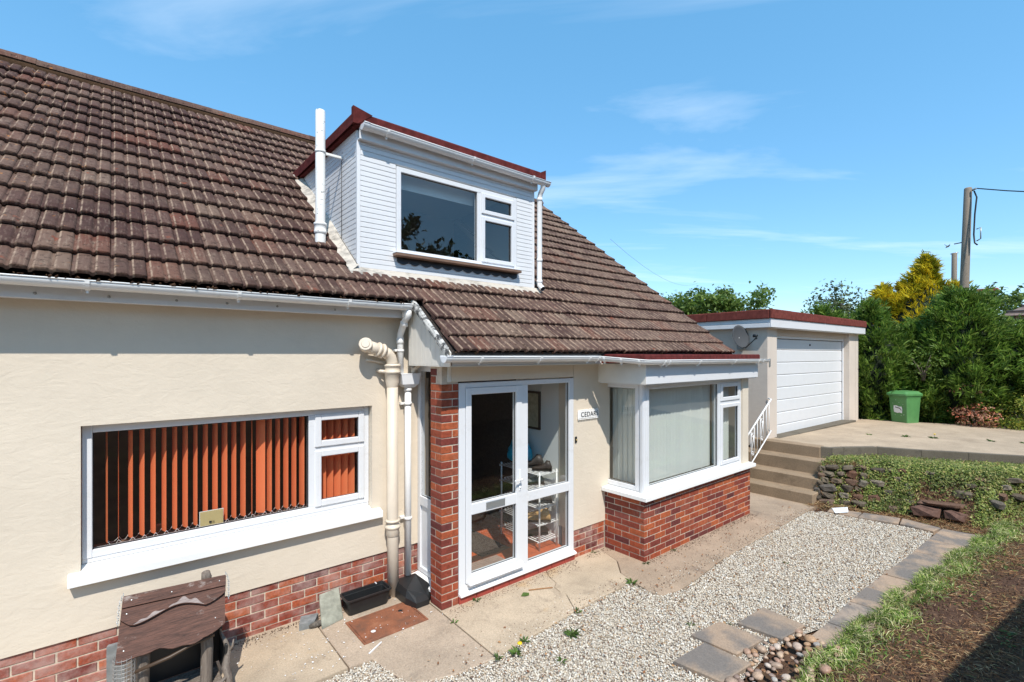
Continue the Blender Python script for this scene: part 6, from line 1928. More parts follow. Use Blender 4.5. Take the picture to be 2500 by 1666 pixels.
mb = GB(); mb.gbox(-0.13, -0.104, 2.995, -0.105, 6.45, 3.075, 0.004); mb.build('side_fascia', M['upvc'], ga)
mb = GB(); mb.gbox(-0.115, -0.104, 3.080, -0.095, 6.45, 3.175, 0.003); mb.build('side_fascia', M['upvc'], ga)
mb = GB(); mb.gbox(-0.10, -0.104, 2.985, GW + 0.09, 0.0, 2.994); mb.gbox(-0.104, 0.001, 2.985, 0.0, 6.4, 2.994); mb.build('soffit', M['upvc'], ga)
mb = GB(); mb.gbox(-0.12, -0.12, 3.177, GW + 0.1, 6.45, 3.22); mb.build('flat_roof', M['felt_red'], ga)
nf = 6
for k in range(nf):
    s0_, s1_ = -0.155 + (GW + 0.28) * k / nf, -0.155 + (GW + 0.28) * (k + 1) / nf - 0.006
    mb = GB(); mb.gbox(s0_, -0.155, 3.165, s1_, -0.10, 3.350 - 0.004 * k, 0.012); mb.build('felt_strip', M['felt_brick'], ga)
for k in range(5):
    d0_, d1_ = -0.099 + 6.55 * k / 5, -0.099 + 6.55 * (k + 1) / 5 - 0.006
    mb = GB(); mb.gbox(-0.155, d0_, 3.165, -0.10, d1_, 3.345, 0.012); mb.build('felt_strip', M['felt_brick'], ga)
mb = GB(); mb.gbox(0.055, -0.012, 2.22, 0.115, -0.001, 2.38, 0.003); mb.build('air_brick', M['metal_grey'], ga)
mb = GB(); mb.gbox(0.30, -0.10, 0.60, GW - 0.5, 0.16, 0.786); mb.build('door_threshold', M['kerb'], ga)
mb = GB(); mb.gbox(-0.01, -0.05, -0.05, 0.0, 3.0, 0.10); mb.build('side_plinth', M['step'], ga)

# satellite dish on the garage side wall
sd = empty('satellite_dish', (9.97, 4.55, 2.7), label='dark grey satellite dish on the garage side wall', cat='satellite dish')
dc = Vector((9.72, 4.50, 2.82)); dn = Vector((-0.34, -0.90, 0.28)).normalized()
da = dn.cross(Vector((0, 0, 1))).normalized(); db = da.cross(dn).normalized()
mb = MB(); vs = []; fs = []; nr, na = 6, 28
for side_ in (0, 1):
    for i in range(nr + 1):
        r_ = i / nr
        for k in range(na):
            a = 2 * math.pi * k / na
            p = dc + da * (0.205 * r_ * math.cos(a)) + db * (0.245 * r_ * math.sin(a)) + dn * (0.055 * (r_ * r_ - 1) - 0.006 * side_)
            vs.append(p)
off = (nr + 1) * na
for i in range(nr):
    for k in range(na):
        l = (k + 1) % na
        fs.append([i * na + k, i * na + l, (i + 1) * na + l, (i + 1) * na + k]); fs.append([off + i * na + k, off + (i + 1) * na + k, off + (i + 1) * na + l, off + i * na + l])
for k in range(na): fs.append([nr * na + k, nr * na + (k + 1) % na, off + nr * na + (k + 1) % na, off + nr * na + k])
mb.add(vs, fs, True); mb.build('reflector', M['dish'], sd)
b0 = dc - db * 0.22; b1 = dc + dn * 0.36 - db * 0.14
mb = MB(); mb.tube([b0 - dn * 0.05, b0 + dn * 0.05 - db * 0.03, b1], 0.011, 8); mb.build('arm', M['black'], sd)
mb = MB(); mb.tube([b1 - dn * 0.01 - db * 0.03, b1 + db * 0.035], 0.018, 10); mb.tube([b1 + db * 0.03 + dn * 0.03, b1 + db * 0.055 - dn * 0.05], [0.02, 0.032], 12); mb.build('receiver', M['black'], sd)
mb = MB(); mb.tube([dc - dn * 0.06, dc - dn * 0.06 + Vector((0.03, 0.02, -0.12)), Vector((9.985, 4.62, 2.62))], 0.014, 8); mb.tube([dc - dn * 0.06, Vector((9.985, 4.64, 2.80))], 0.012, 8); mb.box(9.962, 4.56, 2.56, 9.982, 4.70, 2.86, 0.003); mb.build('wall_bracket', M['metal_grey'], sd)

# handrail beside the steps
hr = empty('handrail', (9.3, 4.05, 0.2), label='white wrought iron handrail with scrolls beside the steps', cat='handrail')
hy = 4.02
def hz(x): return 0.92 + 0.60 * (x - 8.85)
def hz0(x): return 0.30 + 0.60 * (x - 8.85)
mb = MB(); mb.tube([(8.80, hy, hz(8.80)), (9.95, hy, hz(9.95)), (9.97, hy + 0.06, hz(9.97))], 0.016, 8); mb.build('top_rail', M['rail_white'], hr)
mb = MB(); mb.tube([(8.80, hy, hz0(8.80)), (9.95, hy, hz0(9.95)), (9.97, hy + 0.06, hz0(9.97))], 0.012, 8); mb.build('bottom_rail', M['rail_white'], hr)
mb = MB(); mb.tube([(8.82, hy, 0.0), (8.82, hy, hz(8.82))], 0.016, 8); mb.build('newel', M['rail_white'], hr)
for k, x in enumerate((8.95, 9.08, 9.21, 9.34, 9.47, 9.60, 9.73, 9.86)):
    mb = MB(); mb.tube([(x, hy, hz0(x)), (x, hy, hz(x))], 0.0065, 6); mb.build('baluster', M['rail_white'], hr)
for x in (9.145, 9.535):
    mb = MB()
    for zc, sg_ in ((hz(x) - 0.14, 1), (hz0(x) + 0.14, -1)):
        pts = []
        for t in np.linspace(0, 1, 18):
            a = t * 2.6 * math.pi; r_ = 0.052 * (1 - 0.75 * t)
            pts.append((x + 0.0 + sg_ * (0.052 - 0.052) + r_ * math.cos(a) * sg_, hy, zc + r_ * math.sin(a)))
        mb.tube(pts, 0.006, 6)
    mb.tube([(x - 0.05, hy, hz0(x) + 0.14), (x, hy, (hz(x) + hz0(x)) / 2), (x + 0.05, hy, hz(x) - 0.14)], 0.006, 6)
    mb.build('scroll', M['rail_white'], hr)

# green wheeled bin
bn = empty('wheeled_bin', (15.62, 3.06, 0.42), label='green wheeled bin with worn white sticker standing by the hedge', cat='bin')
brz = rot_z(R(-114)); bo = Vector((15.62, 3.06, 0.47))
def bput(mb, nm, mt):
    mb.v = [tuple(brz @ Vector((v[0] * 0.80, v[1] * 0.72, v[2])) + bo) for v in mb.v]; return mb.build(nm, mt, bn)
def rr_loft(secs, r):
    mb = MB(); vs = []; rn = 0
    for (w_, d_, z_, oy) in secs:
        q = rrect(w_, d_, r); rn = len(q); vs += [(p[0], p[1] + oy, z_) for p in q]
    fs = [[i * rn + k, i * rn + (k + 1) % rn, (i + 1) * rn + (k + 1) % rn, (i + 1) * rn + k] for i in range(len(secs) - 1) for k in range(rn)]
    fs += [list(range(rn)), [(len(secs) - 1) * rn + k for k in range(rn)]]
    mb.add(vs, fs); return mb
bput(rr_loft([(0.47, 0.50, 0.0, 0.02), (0.56, 0.68, 0.90, 0.0), (0.58, 0.72, 0.905, 0), (0.58, 0.72, 0.96, 0)], 0.03), 'bin_body', M['bin_green'])
bput(rr_loft([(0.63, 0.83, 0.945, -0.015), (0.64, 0.84, 0.99, -0.015), (0.60, 0.78, 1.005, -0.01), (0.50, 0.62, 1.055, 0.0), (0.36, 0.46, 1.065, 0)], 0.06), 'bin_lid', M['bin_green'])
mb = MB(); mb.tube([(-0.24, 0.42, 0.95), (0.24, 0.42, 0.95)], 0.016, 8); mb.box(-0.26, 0.34, 0.93, -0.22, 0.44, 0.97); mb.box(0.22, 0.34, 0.93, 0.26, 0.44, 0.97); bput(mb, 'bin_handle', M['bin_green'])
for s_ in (-1, 1):
    mb = MB(); mb.lathe([(0.0, -0.025), (0.09, -0.025), (0.1, -0.015), (0.1, 0.015), (0.09, 0.025), (0, 0.025)], (s_ * 0.27, 0.30, 0.10), 18, 'x'); bput(mb, 'wheel', M['black'])
def bface(z): return -0.270 - 0.0815 * z      # front face of the tapering body, 3 mm proud
def sticker(nm, pts, mt, lift=0.0):
    mb = MB(); mb.add([(a, bface(z) - 0.003 - lift, z) for a, z in pts], [list(range(len(pts)))]); bput(mb, nm, mt)
sticker('sticker', [(-0.12, 0.52), (-0.02, 0.50), (0.05, 0.515), (0.12, 0.50), (0.135, 0.60), (0.12, 0.67), (0.03, 0.665), (-0.03, 0.69), (-0.125, 0.685), (-0.135, 0.61)], M['paper'])
sticker('sticker_print', [(-0.085, 0.640), (0.06, 0.610), (0.105, 0.560), (0.11, 0.585), (0.065, 0.635), (-0.08, 0.658)], M['shoe_dark'], 0.002)
for a, z in ((-0.07, 0.83), (0.03, 0.765), (-0.16, 0.74), (0.15, 0.72), (-0.10, 0.45), (0.08, 0.44), (0.16, 0.46)):
    sticker('sticker_scrap', [(a, z), (a + random.uniform(0.015, 0.04), z + random.uniform(-0.01, 0.006)), (a + 0.012, z + random.uniform(0.008, 0.018))], M['paper'])

# ================================================================== ROCKERY BANK BELOW THE DRIVE
rb_ = empty('rockery', (9.6, 1.9, 0.2), label='overgrown rubble stone bank between the gravel and the driveway', cat='stone wall')
stone_m = []; stone_red = []
for k in range(10):
    r_ = random.Random(70 + k)
    vs, fs = cbox(1.8, 1.8, 1.8, 0.34)
    mb = MB(); mb.add([v + Vector((r_.uniform(-.2, .2), r_.uniform(-.2, .2), r_.uniform(-.2, .2))) for v in vs], fs)
    stone_m.append(mb.mesh('stone', M['stone']))
    if k < 3: stone_red.append(mb.mesh('stone', M['red_stone']))
srnd = random.Random(5)
def put_stone(x, y, z, s, rz=None, tilt=0.2, red=False):
    o = link('stone', srnd.choice(stone_red if red else stone_m), rb_, (x, y, z), (srnd.uniform(-tilt, tilt), srnd.uniform(-tilt, tilt), rz if rz is not None else srnd.uniform(-0.5, 0.5)))
    o.scale = s
_tt = np.linspace(-0.03, 0.40, 60); _hh = 0.655 * sstep(-0.03, 0.40, _tt)
def slope_x(y, z): return float(rock_x(y) + np.interp(z, _hh, _tt) * (kerb_x(y) - rock_x(y)))
# two big reddish blocks under a flat one, low in the bank
put_stone(9.50, 1.60, 0.075, (0.09, 0.17, 0.085), 0.12, 0.08, True); put_stone(9.58, 1.28, 0.07, (0.09, 0.12, 0.075), -0.05, 0.08, True)
put_stone(9.64, 1.47, 0.20, (0.12, 0.26, 0.028), 0.1, 0.06)
# rough courses: whole by the steps, breaking up towards the right
z = 0.06
while z < 0.60:
    y = 2.90
    while y > 0.55:
        w = srnd.uniform(0.045, 0.12); h = srnd.uniform(0.035, 0.07)
        keep_p = 0.95 if y > 2.35 else (0.6 if y > 1.9 else 0.34)
        if not (1.0 < y < 1.85 and z < 0.3) and srnd.random() < keep_p:
            put_stone(slope_x(y, z) + 0.035 + srnd.uniform(-0.02, 0.02), y - w, z + srnd.uniform(-0.015, 0.015) - 0.02, (0.075, w, h), srnd.uniform(-0.3, 0.3))
        y -= 2 * w * srnd.uniform(0.9, 1.1)
    z += 0.105
# upright end beside the steps
for k in range(15):
    z = 0.07 + 0.115 * (k // 3); x = slope_x(2.9, z) + 0.03 + 0.15 * (k % 3)
    put_stone(x, 2.90 + srnd.uniform(-0.015, 0.015), z, (0.08, 0.05, 0.058), srnd.uniform(-.15, .15), 0.1)
# creeping plants over the bank
n = 46000
yy = rng.uniform(-0.6, 2.95, n); tt = rng.beta(1.1, 0.9, n) * 1.04 - 0.02
xx = rock_x(yy) + tt * (kerb_x(yy) - rock_x(yy))
dens = 0.5 + 0.5 * np.sin(xx * 6.3 + 1.0) * np.sin(yy * 5.1 + 0.6) + 0.35 * np.sin(xx * 13 + yy * 9)
thr = np.where(yy > 2.4, 0.55, 0.22) - np.where(tt > 0.5, 0.55, 0)
ok = dens > thr + rng.normal(0, 0.2, n)
ok &= ~((np.abs(yy - 1.47) < 0.36) & (tt < 0.26) & (rng.random(n) < 0.9))
xx, yy, tt = xx[ok], yy[ok], tt[ok]; n = len(xx)
hh = np.abs(rng.normal(0, 0.045, n)) * np.where(tt > 0.6, 0.5, 1.0) + 0.012
P = np.stack([xx, yy, ground_h(xx, yy) + hh], 1)
Nn = np.stack([-0.55 + rng.normal(0, .5, n), rng.normal(0, .5, n) - 0.2, 0.8 + rng.normal(0, .4, n)], 1)
V, F = leaves_vf(P, Nn, rng.uniform(0.009, 0.02, n), 0.6)
fast_obj('creeping_plants', V, F, M['leaf_wall'], rb_, kind='stuff')
# trailing clumps that hang in front of the stones
nc = 170
cy_ = rng.uniform(0.3, 2.75, nc); ct = rng.uniform(0.02, 0.5, nc)
keepc = ~((cy_ > 1.05) & (cy_ < 1.8) & (ct < 0.25)) & ((cy_ < 2.3) | (rng.random(nc) < 0.35))
cy_, ct = cy_[keepc], ct[keepc]; nc = len(cy_)
pick = rng.integers(0, nc, 15000); n = len(pick)
yy = cy_[pick] + rng.normal(0, 0.055, n); tt = ct[pick] + rng.normal(0, 0.05, n)
xx = rock_x(yy) + tt * (kerb_x(yy) - rock_x(yy))
P = np.stack([xx - np.abs(rng.normal(0, 0.03, n)), yy, ground_h(xx, yy) + 0.05 + np.abs(rng.normal(0, 0.035, n))], 1)
V, F = leaves_vf(P, np.stack([-0.7 + rng.normal(0, .5, n), rng.normal(0, .5, n) - 0.2, 0.7 + rng.normal(0, .4, n)], 1), rng.uniform(0.010, 0.021, n), 0.62)
fast_obj('trailing_plants', V, F, M['leaf_wall'], rb_, kind='stuff')
n = 7000
yy = rng.uniform(-0.6, 2.95, n); tt = rng.beta(1.3, 0.8, n)
xx = rock_x(yy) + tt * (kerb_x(yy) - rock_x(yy))
P = np.stack([xx, yy, ground_h(xx, yy)], 1)
D = np.stack([-0.5 + rng.normal(0, .5, n), rng.normal(0, .6, n), 0.55 + rng.random(n) * 0.6], 1)
blade_obj('bank_grass', P, D, rng.uniform(0.05, 0.14, n), rng.uniform(0.004, 0.007, n), M['grass'], rb_, curl=0.5, kind='stuff')
n = 24000
yy = rng.uniform(0.2, 2.95, n); tt = rng.beta(1.0, 1.0, n) * 1.0
xx = rock_x(yy) - 0.30 * (rng.random(n) < 0.45) * rng.random(n) + tt * (kerb_x(yy) - rock_x(yy)) * (rng.random(n) < 0.8)
P = np.stack([xx, yy, ground_h(xx, yy) + rng.uniform(0.0, 0.03, n)], 1)
P[:, 2] = np.maximum(P[:, 2], np.where((xx > 8.6) & (xx < 9.09), 0.018, -1))
D = rng.normal(0, 1, (n, 3)) * [1, 1, 0.3]
blade_obj('dry_stalks', P, D, rng.uniform(0.05, 0.16, n), rng.uniform(0.003, 0.006, n), M['straw'], rb_, curl=0.4, kind='stuff')

# ================================================================== GRASS AND CLIPPINGS ON THE NEAR BANK
n = 26000
x = rng.uniform(3.0, 10.3, n)
edge = edge_y(x)
y = edge + 0.05 - np.abs(rng.normal(0, 0.13, n)) - 0.03 * np.sin(x * 7)
ok = rng.random(n) < np.where(x < 4.6, 0.7, 1.0) * np.clip(0.62 + 0.5 * np.sin(x * 9.1 + 1.3) * np.sin(x * 3.7 + y * 11), 0.15, 1)
x, y, edge = x[ok], y[ok], edge[ok]; n = len(x)
z = np.maximum(ground_h(x, y), np.where(y > edge - 0.03, 0.018, -1))
P = np.stack([x, y, z], 1)
D = np.stack([rng.normal(0, .7, n), 0.12 + rng.normal(0, .6, n), 0.5 + 0.5 * rng.random(n)], 1)
tag(blade_obj('grass_edge', P, D, rng.uniform(0.03, 0.125, n), rng.uniform(0.004, 0.008, n), M['grass'], None, (6, 1.1, 0), curl=0.6), 'strip of green grass growing along the paving edge', 'grass', kind='stuff')
n = 75000
x = rng.uniform(2.4, 11.0, n); y = rng.uniform(-1.3, 1.35, n)
edge = edge_y(x)
ok = (y < edge - 0.02) & (0.5 + 0.5 * np.sin(x * 3.1 + y * 2) * np.sin(y * 4.7 - x) > rng.random(n) * 0.75)
x, y = x[ok], y[ok]; n = len(x)
P = np.stack([x, y, ground_h(x, y) + rng.uniform(0.002, 0.022, n)], 1)
D = rng.normal(0, 1, (n, 3)) * [1, 1, 0.22]
tag(blade_obj('dry_clippings', P, D, rng.uniform(0.02, 0.10, n), rng.uniform(0.0025, 0.0055, n), M['straw'], None, (6, 0.3, 0), curl=0.25), 'dry grass clippings strewn over the brown earth bank', 'clippings', kind='stuff')
n = 9000
x = rng.uniform(2.6, 10.5, n); y = edge_y(x) - 0.05 - rng.random(n) * 1.5
P = np.stack([x, y, ground_h(x, y) + 0.002], 1)
sc3 = rng.uniform(0.004, 0.014, n) * np.where(rng.random(n) < 0.05, 1.8, 1)
V, F = scatter(ov, of, P, np.stack([sc3 * 1.2, sc3, sc3 * 0.8], 1), rand_rot(n))
tag(fast_obj('soil_crumbs', V, F, M['crumb'], None, (6, 0.4, 0)), 'crumbs of brown earth on the bank', 'soil', kind='stuff')
# low weeds in the bank
n = 2600
x = rng.uniform(3.4, 9.8, n); y = rng.uniform(0.1, 1.2, n)
k_ = (np.sin(x * 4.3 + 2) * np.sin(y * 6.1 + x) > 0.45)
x, y = x[k_], y[k_]; n = len(x)
P = np.stack([x, y, ground_h(x, y) + 0.012], 1)
V, F = leaves_vf(P, np.stack([rng.normal(0, .4, n), rng.normal(0, .4, n), np.ones(n)], 1), rng.uniform(0.008, 0.022, n), 0.65)
tag(fast_obj('bank_weeds', V, F, M['weed'], None, (6, 0.7, 0)), 'small green weeds among the clippings on the bank', 'weeds', kind='stuff')
# fallen leaves and crumbs on gravel, path and bank
n = 1300
x = rng.uniform(1.2, 8.6, n); y = 1.45 + 1.95 * rng.random(n) ** 1.3
ok = (y < np.where(x > 4.8, 3.3, 3.9)); x, y = x[ok], y[ok]; n = len(x)
V, F = leaves_vf(np.stack([x, y, np.full(n, 0.012)], 1), np.stack([rng.normal(0, .35, n), rng.normal(0, .35, n), np.ones(n)], 1), rng.uniform(0.004, 0.017, n), 0.6)
tag(fast_obj('leaf_litter', V, F, M['dead_leaf'], None, (4, 2.4, 0)), 'brown leaf litter scattered over the gravel', 'leaf litter', kind='stuff')
n = 160
x = rng.uniform(0.7, 2.4, n); y = rng.uniform(3.8, 4.6, n)
V, F = leaves_vf(np.stack([x, y, np.full(n, 0.010)], 1), np.stack([rng.normal(0, .3, n), rng.normal(0, .3, n), np.ones(n)], 1), rng.uniform(0.003, 0.010, n), 0.6)
tag(fast_obj('paint_flakes', V, F, M['paper'], None, (1.5, 4.2, 0)), 'white paint flakes and crumbs lying on the path', 'litter', kind='stuff')

# grit and crumbs swept up along the walls and the gravel's edge
n = 3200
k_ = rng.integers(0, 4, n); u_ = rng.random(n)
gx_ = np.choose(k_, [0.7 + 1.6 * u_, 4.4 + 3.2 * u_, 2.5 + 6.0 * u_, 2.45 + 1.8 * u_])
gy_ = np.choose(k_, [4.66 - np.abs(rng.normal(0, .05, n)), np.where(gx_ > 4.85, 3.37, 3.95) - np.abs(rng.normal(0, .06, n)), np.where(gx_ < 4.3, 3.16, 2.86) + np.abs(rng.normal(0, .10, n)), 3.95 - np.abs(rng.normal(0, .08, n))])
V, F = scatter(ov, of, np.stack([gx_, gy_, np.full(n, 0.003)], 1), rng.uniform(0.002, 0.006, n)[:, None] * np.array([[1.3, 1, 0.6]]), rand_rot(n))
tag(fast_obj('path_grit', V, F, M['crumb'], None, (4, 3.5, 0)), 'dark grit and crumbs gathered along the path edges', 'grit', kind='stuff')
# weeds
def weed(label, x, y, z, n, s, flower=False, mat='weed', cat='weed'):
    e = empty('weed', (x, y, z), label=label, cat=cat, group='weeds in gravel and path')
    a = rng.uniform(0, 2 * math.pi, n)
    D = np.stack([np.cos(a), np.sin(a), rng.uniform(0.15, 0.9, n)], 1)
    P = np.array([[x, y, z]] * n) + np.stack([np.cos(a), np.sin(a), np.zeros(n)], 1) * 0.01
    blade_obj('leaves', P, D, rng.uniform(0.6, 1.2, n) * s, rng.uniform(0.18, 0.32, n) * s, M[mat], e, curl=0.4)
    if flower:
        mb = MB(); mb.tube([(x + 0.02, y, z), (x + 0.03, y - 0.01, z + s * 0.9)], 0.003, 6); mb.build('stem', M['weed'], e)
        mb = MB(); mb.lathe([(0, 0.016), (0.018, 0.013), (0.022, 0.004), (0.010, -0.004), (0, -0.004)], (x + 0.03, y - 0.01, z + s * 0.9), 12); mb.build('flower', M['dandelion'], e)
    return e
weed('dandelion with one yellow flower where the path meets the gravel', 2.56, 3.03, 0, 22, 0.075, True)
weed('small tuft left of the dandelion at the path corner', 2.40, 3.07, 0, 12, 0.05)
weed('leafy weed right of the dandelion on the path edge', 2.72, 3.10, 0, 14, 0.06)
weed('large leafy weed growing in the gravel before the porch', 3.10, 2.92, 0, 26, 0.085)
weed('lone green weed in the open gravel below the path', 2.78, 2.72, 0, 12, 0.055)
weed('grass tuft at the end of the path crack', 3.43, 3.14, 0, 12, 0.05)
weed('green tuft where the path steps in near the bay corner', 4.30, 3.16, 0, 20, 0.075)
weed('tuft growing at the foot of the porch threshold', 2.80, 3.93, 0.0, 16, 0.055)
weed('weed in the path joint in front of the pillar', 2.415, 3.74, 0.0, 10, 0.045)
weed('weed at the foot of the bay brick corner', 4.83, 3.35, 0, 14, 0.05, mat='leaf_olive')
weed('weed against the front of the bay brickwork', 5.42, 3.37, 0, 12, 0.045, mat='leaf_olive')
weed('weed by the plinth between porch and bay', 4.60, 3.95, 0, 10, 0.045, mat='leaf_olive')
weed('small weed in the gravel near the far slabs', 6.1, 2.3, 0, 8, 0.035)
weed('small weed beside the stepping slabs', 4.05, 2.33, 0, 10, 0.04)
weed('weed between two stepping slabs', 4.33, 2.12, 0.0, 8, 0.04)
for lab, x, y, nn2, s2, fl in (('grass tuft in the drive joint nearest the garage', 12.28, 3.0, 16, 0.06, False), ('green tuft in the drive joint beside the dandelion', 12.62, 2.45, 22, 0.09, False), ('dandelion with a yellow flower in the drive joint', 12.84, 2.05, 22, 0.09, True), ('weed in the drive joint right of the dandelion', 13.28, 1.25, 18, 0.085, False), ('rightmost weed in the drive joint', 13.5, 0.82, 16, 0.08, False)):
    weed(lab, x, y, drive_z(x) - 0.005, nn2, s2, fl)

# ================================================================== HEDGE, TREES AND SHRUBS
def conifer(name, label, c, rx, ry, z0, z1, mat, nspray, seed, blade=(0.07, 0.24), bw=(0.013, 0.038), taper=0.55, cat='conifer', group=None, core=True, up=0.75):
    r_ = np.random.default_rng(seed)
    e = empty(name, (c[0], c[1], z0), label=label, cat=cat, group=group)
    mb = MB(); mb.tube([(c[0], c[1], z0 - 0.1), (c[0] + 0.03, c[1], (z0 + z1) / 2), (c[0], c[1], z1 - 0.2)], [0.10, 0.07, 0.02], 8); mb.build('trunk', M['bark'], e)
    lob = r_.normal(size=(9, 3)); lob /= np.linalg.norm(lob, axis=1)[:, None]
    amp = r_.uniform(0.06, 0.20, 9)
    def radius(dirs):
        f = np.ones(len(dirs))
        for l, a in zip(lob, amp):
            f += a * np.exp(-((dirs - l) ** 2).sum(1) / 0.12) * r_.choice([1])
        return f * 0.92
    def surf(n, lo, hi):
        h = r_.random(n) ** 0.9
        a = r_.uniform(0, 2 * math.pi, n)
        prof_ = np.where(h < 0.30, 0.80 + 0.20 * (h / 0.30), np.sqrt(np.clip(1 - ((h - 0.30) / 0.70) ** 2, 0, 1)) ** (1 / max(taper, 0.2) * 0.62))
        dirs = np.stack([np.cos(a), np.sin(a), (h - 0.45) * 1.6], 1); dirs /= np.linalg.norm(dirs, axis=1)[:, None]
        rad = radius(dirs) * r_.uniform(lo, hi, n) * prof_
        x = c[0] + rx * rad * np.cos(a); y = c[1] + ry * rad * np.sin(a); z = z0 + (z1 - z0) * h
        out = np.stack([np.cos(a), np.sin(a), np.zeros(n)], 1)
        return np.stack([x, y, z], 1), out
    P0, out = surf(nspray, 0.60, 0.90)
    # gather sprays into tufts for light and dark clumps
    ntuft = max(30, nspray // 34)
    C0, co = surf(ntuft, 0.84, 1.10)
    pick = r_.integers(0, ntuft, nspray * 2 // 3)
    P1 = C0[pick] + r_.normal(0, 0.075, (len(pick), 3)) * np.array([1, 1, 1.7]); o1 = co[pick]
    P0 = np.concatenate([P0[: nspray // 3], P1]); out = np.concatenate([out[: nspray // 3], o1])
    k = 6; n = len(P0)
    base = out * 0.62 + np.array([0, 0, up]) + r_.normal(0, 0.28, (n, 3))
    D = (base[:, None, :] + r_.normal(0, 0.30, (n, k, 3))).reshape(-1, 3)
    P = np.repeat(P0, k, 0) + r_.normal(0, 0.02, (n * k, 3))
    m_ = n * k
    blade_obj('crown', P, D, r_.uniform(*blade, m_), r_.uniform(*bw, m_), M[mat], e, curl=0.15)
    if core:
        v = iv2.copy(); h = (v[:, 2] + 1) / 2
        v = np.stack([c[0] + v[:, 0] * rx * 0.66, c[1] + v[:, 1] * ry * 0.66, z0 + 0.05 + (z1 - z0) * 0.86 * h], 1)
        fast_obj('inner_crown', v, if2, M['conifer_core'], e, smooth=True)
    return e
GH = 'conifer hedge behind the drive'
conifer('conifer', 'dark green conifer in the hedge nearest the garage', (16.35, 3.95), 0.95, 1.0, 0.6, 3.72, 'conifer', 3600, 1, group=GH)
conifer('conifer', 'dark green conifer behind the green bin', (16.85, 3.05), 0.90, 0.90, 0.6, 3.15, 'conifer', 3600, 2, group=GH)
conifer('conifer', 'tallest dark green conifer in the hedge, right of the bin', (16.95, 2.15), 1.0, 1.0, 0.6, 3.98, 'conifer', 5600, 3, group=GH, taper=0.7)
conifer('conifer', 'dark conifer with sweeping branches right of the tallest one', (17.4, 1.25), 1.05, 0.95, 1.3, 3.1, 'conifer', 3600, 4, group=GH, up=0.3)
conifer('conifer', 'dark conifer at the right edge of the hedge', (18.2, 0.2), 1.0, 1.0, 0.9, 2.85, 'conifer', 2800, 5, group=GH)
conifer('conifer', 'conifer just right of the garage, partly behind its corner', (16.2, 5.1), 1.0, 1.0, 0.6, 3.75, 'conifer', 2200, 6, group=GH)
conifer('golden_conifer', 'golden yellow conifer rising behind the dark hedge', (20.2, 3.42), 1.8, 1.8, 0.6, 5.38, 'gold_conifer', 5200, 8, blade=(0.14, 0.28), bw=(0.025, 0.045), taper=0.24)
conifer('golden_conifer', 'lower golden conifer to the left of the tall golden one', (19.8, 4.45), 1.25, 1.25, 0.6, 4.55, 'gold_conifer', 3200, 12, blade=(0.14, 0.26), bw=(0.025, 0.045), taper=0.3)
conifer('golden_conifer', 'small golden conifer at the right edge beyond the hedge', (22.0, 0.55), 0.8, 0.8, 0.6, 4.25, 'gold_conifer', 1400, 9, blade=(0.12, 0.24), taper=0.35)

def bush(name, label, c, r, mat, n, size, seed, cat='shrub', flat=0.9, hollow=0.35, clumps=40):
    r_ = np.random.default_rng(seed)
    e = empty(name, (c[0], c[1], c[2] - r[2]), label=label, cat=cat)
    d = r_.normal(size=(clumps, 3)); d /= np.linalg.norm(d, axis=1)[:, None]
    C0 = d * r_.uniform(0.55, 1.0, (clumps, 1))
    pick = r_.integers(0, clumps, n)
    P = C0[pick] + r_.normal(0, 0.16, (n, 3))
    P = P * np.array(r) + np.array(c)
    Nn = C0[pick] + r_.normal(0, 0.6, (n, 3)) + np.array([0, 0, 0.3])
    V, F = leaves_vf(P, Nn, r_.uniform(0.6, 1.3, n) * size, 0.5)
    fast_obj('foliage', V, F, M[mat], e)
    mb = MB()
    for k in range(7):
        q = C0[k % clumps] * np.array(r) * 0.8 + np.array(c)
        mb.tube([(c[0] + r_.normal(0, .03), c[1] + r_.normal(0, .03), c[2] - r[2]), tuple((np.array(c) + q) / 2 - np.array([0, 0, r[2] * 0.3])), tuple(q)], [0.018, 0.012, 0.005], 6)
    mb.build('stems', M['bark'], e)
    return e
bush('shrub', 'pale leaved shrub poking out between the hedge conifers', (15.95, 2.75, 2.25), (0.35, 0.42, 0.45), 'leaf_mid', 420, 0.035, 21)
bush('shrub', 'red and pink leaved shrub under the right of the hedge', (16.05, 1.78, 0.92), (0.35, 0.48, 0.36), 'leaf_red', 1000, 0.035, 22)
bush('shrub', 'yellow green shrub at the right edge of the driveway', (16.3, 1.0, 1.0), (0.5, 0.80, 0.50), 'leaf_lime', 3600, 0.03, 23)
bush('shrub', 'tall lime green shrub above the yellow one at the right edge', (16.95, 0.75, 1.45), (0.5, 0.7, 0.55), 'leaf_lime', 1000, 0.035, 27)
bush('shrub', 'orange red leaves showing high in the hedge', (16.05, 2.05, 1.62), (0.15, 0.40, 0.14), 'leaf_red', 110, 0.035, 24, clumps=6)
bush('shrub', 'glossy dark shrub low behind the red leaved one', (16.9, 1.2, 1.15), (0.5, 0.9, 0.6), 'leaf_dark', 1500, 0.035, 25)
bush('shrub', 'low dark ground cover beside the garage pillar', (15.75, 3.85, 0.85), (0.35, 0.4, 0.4), 'leaf_dark', 800, 0.03, 26)

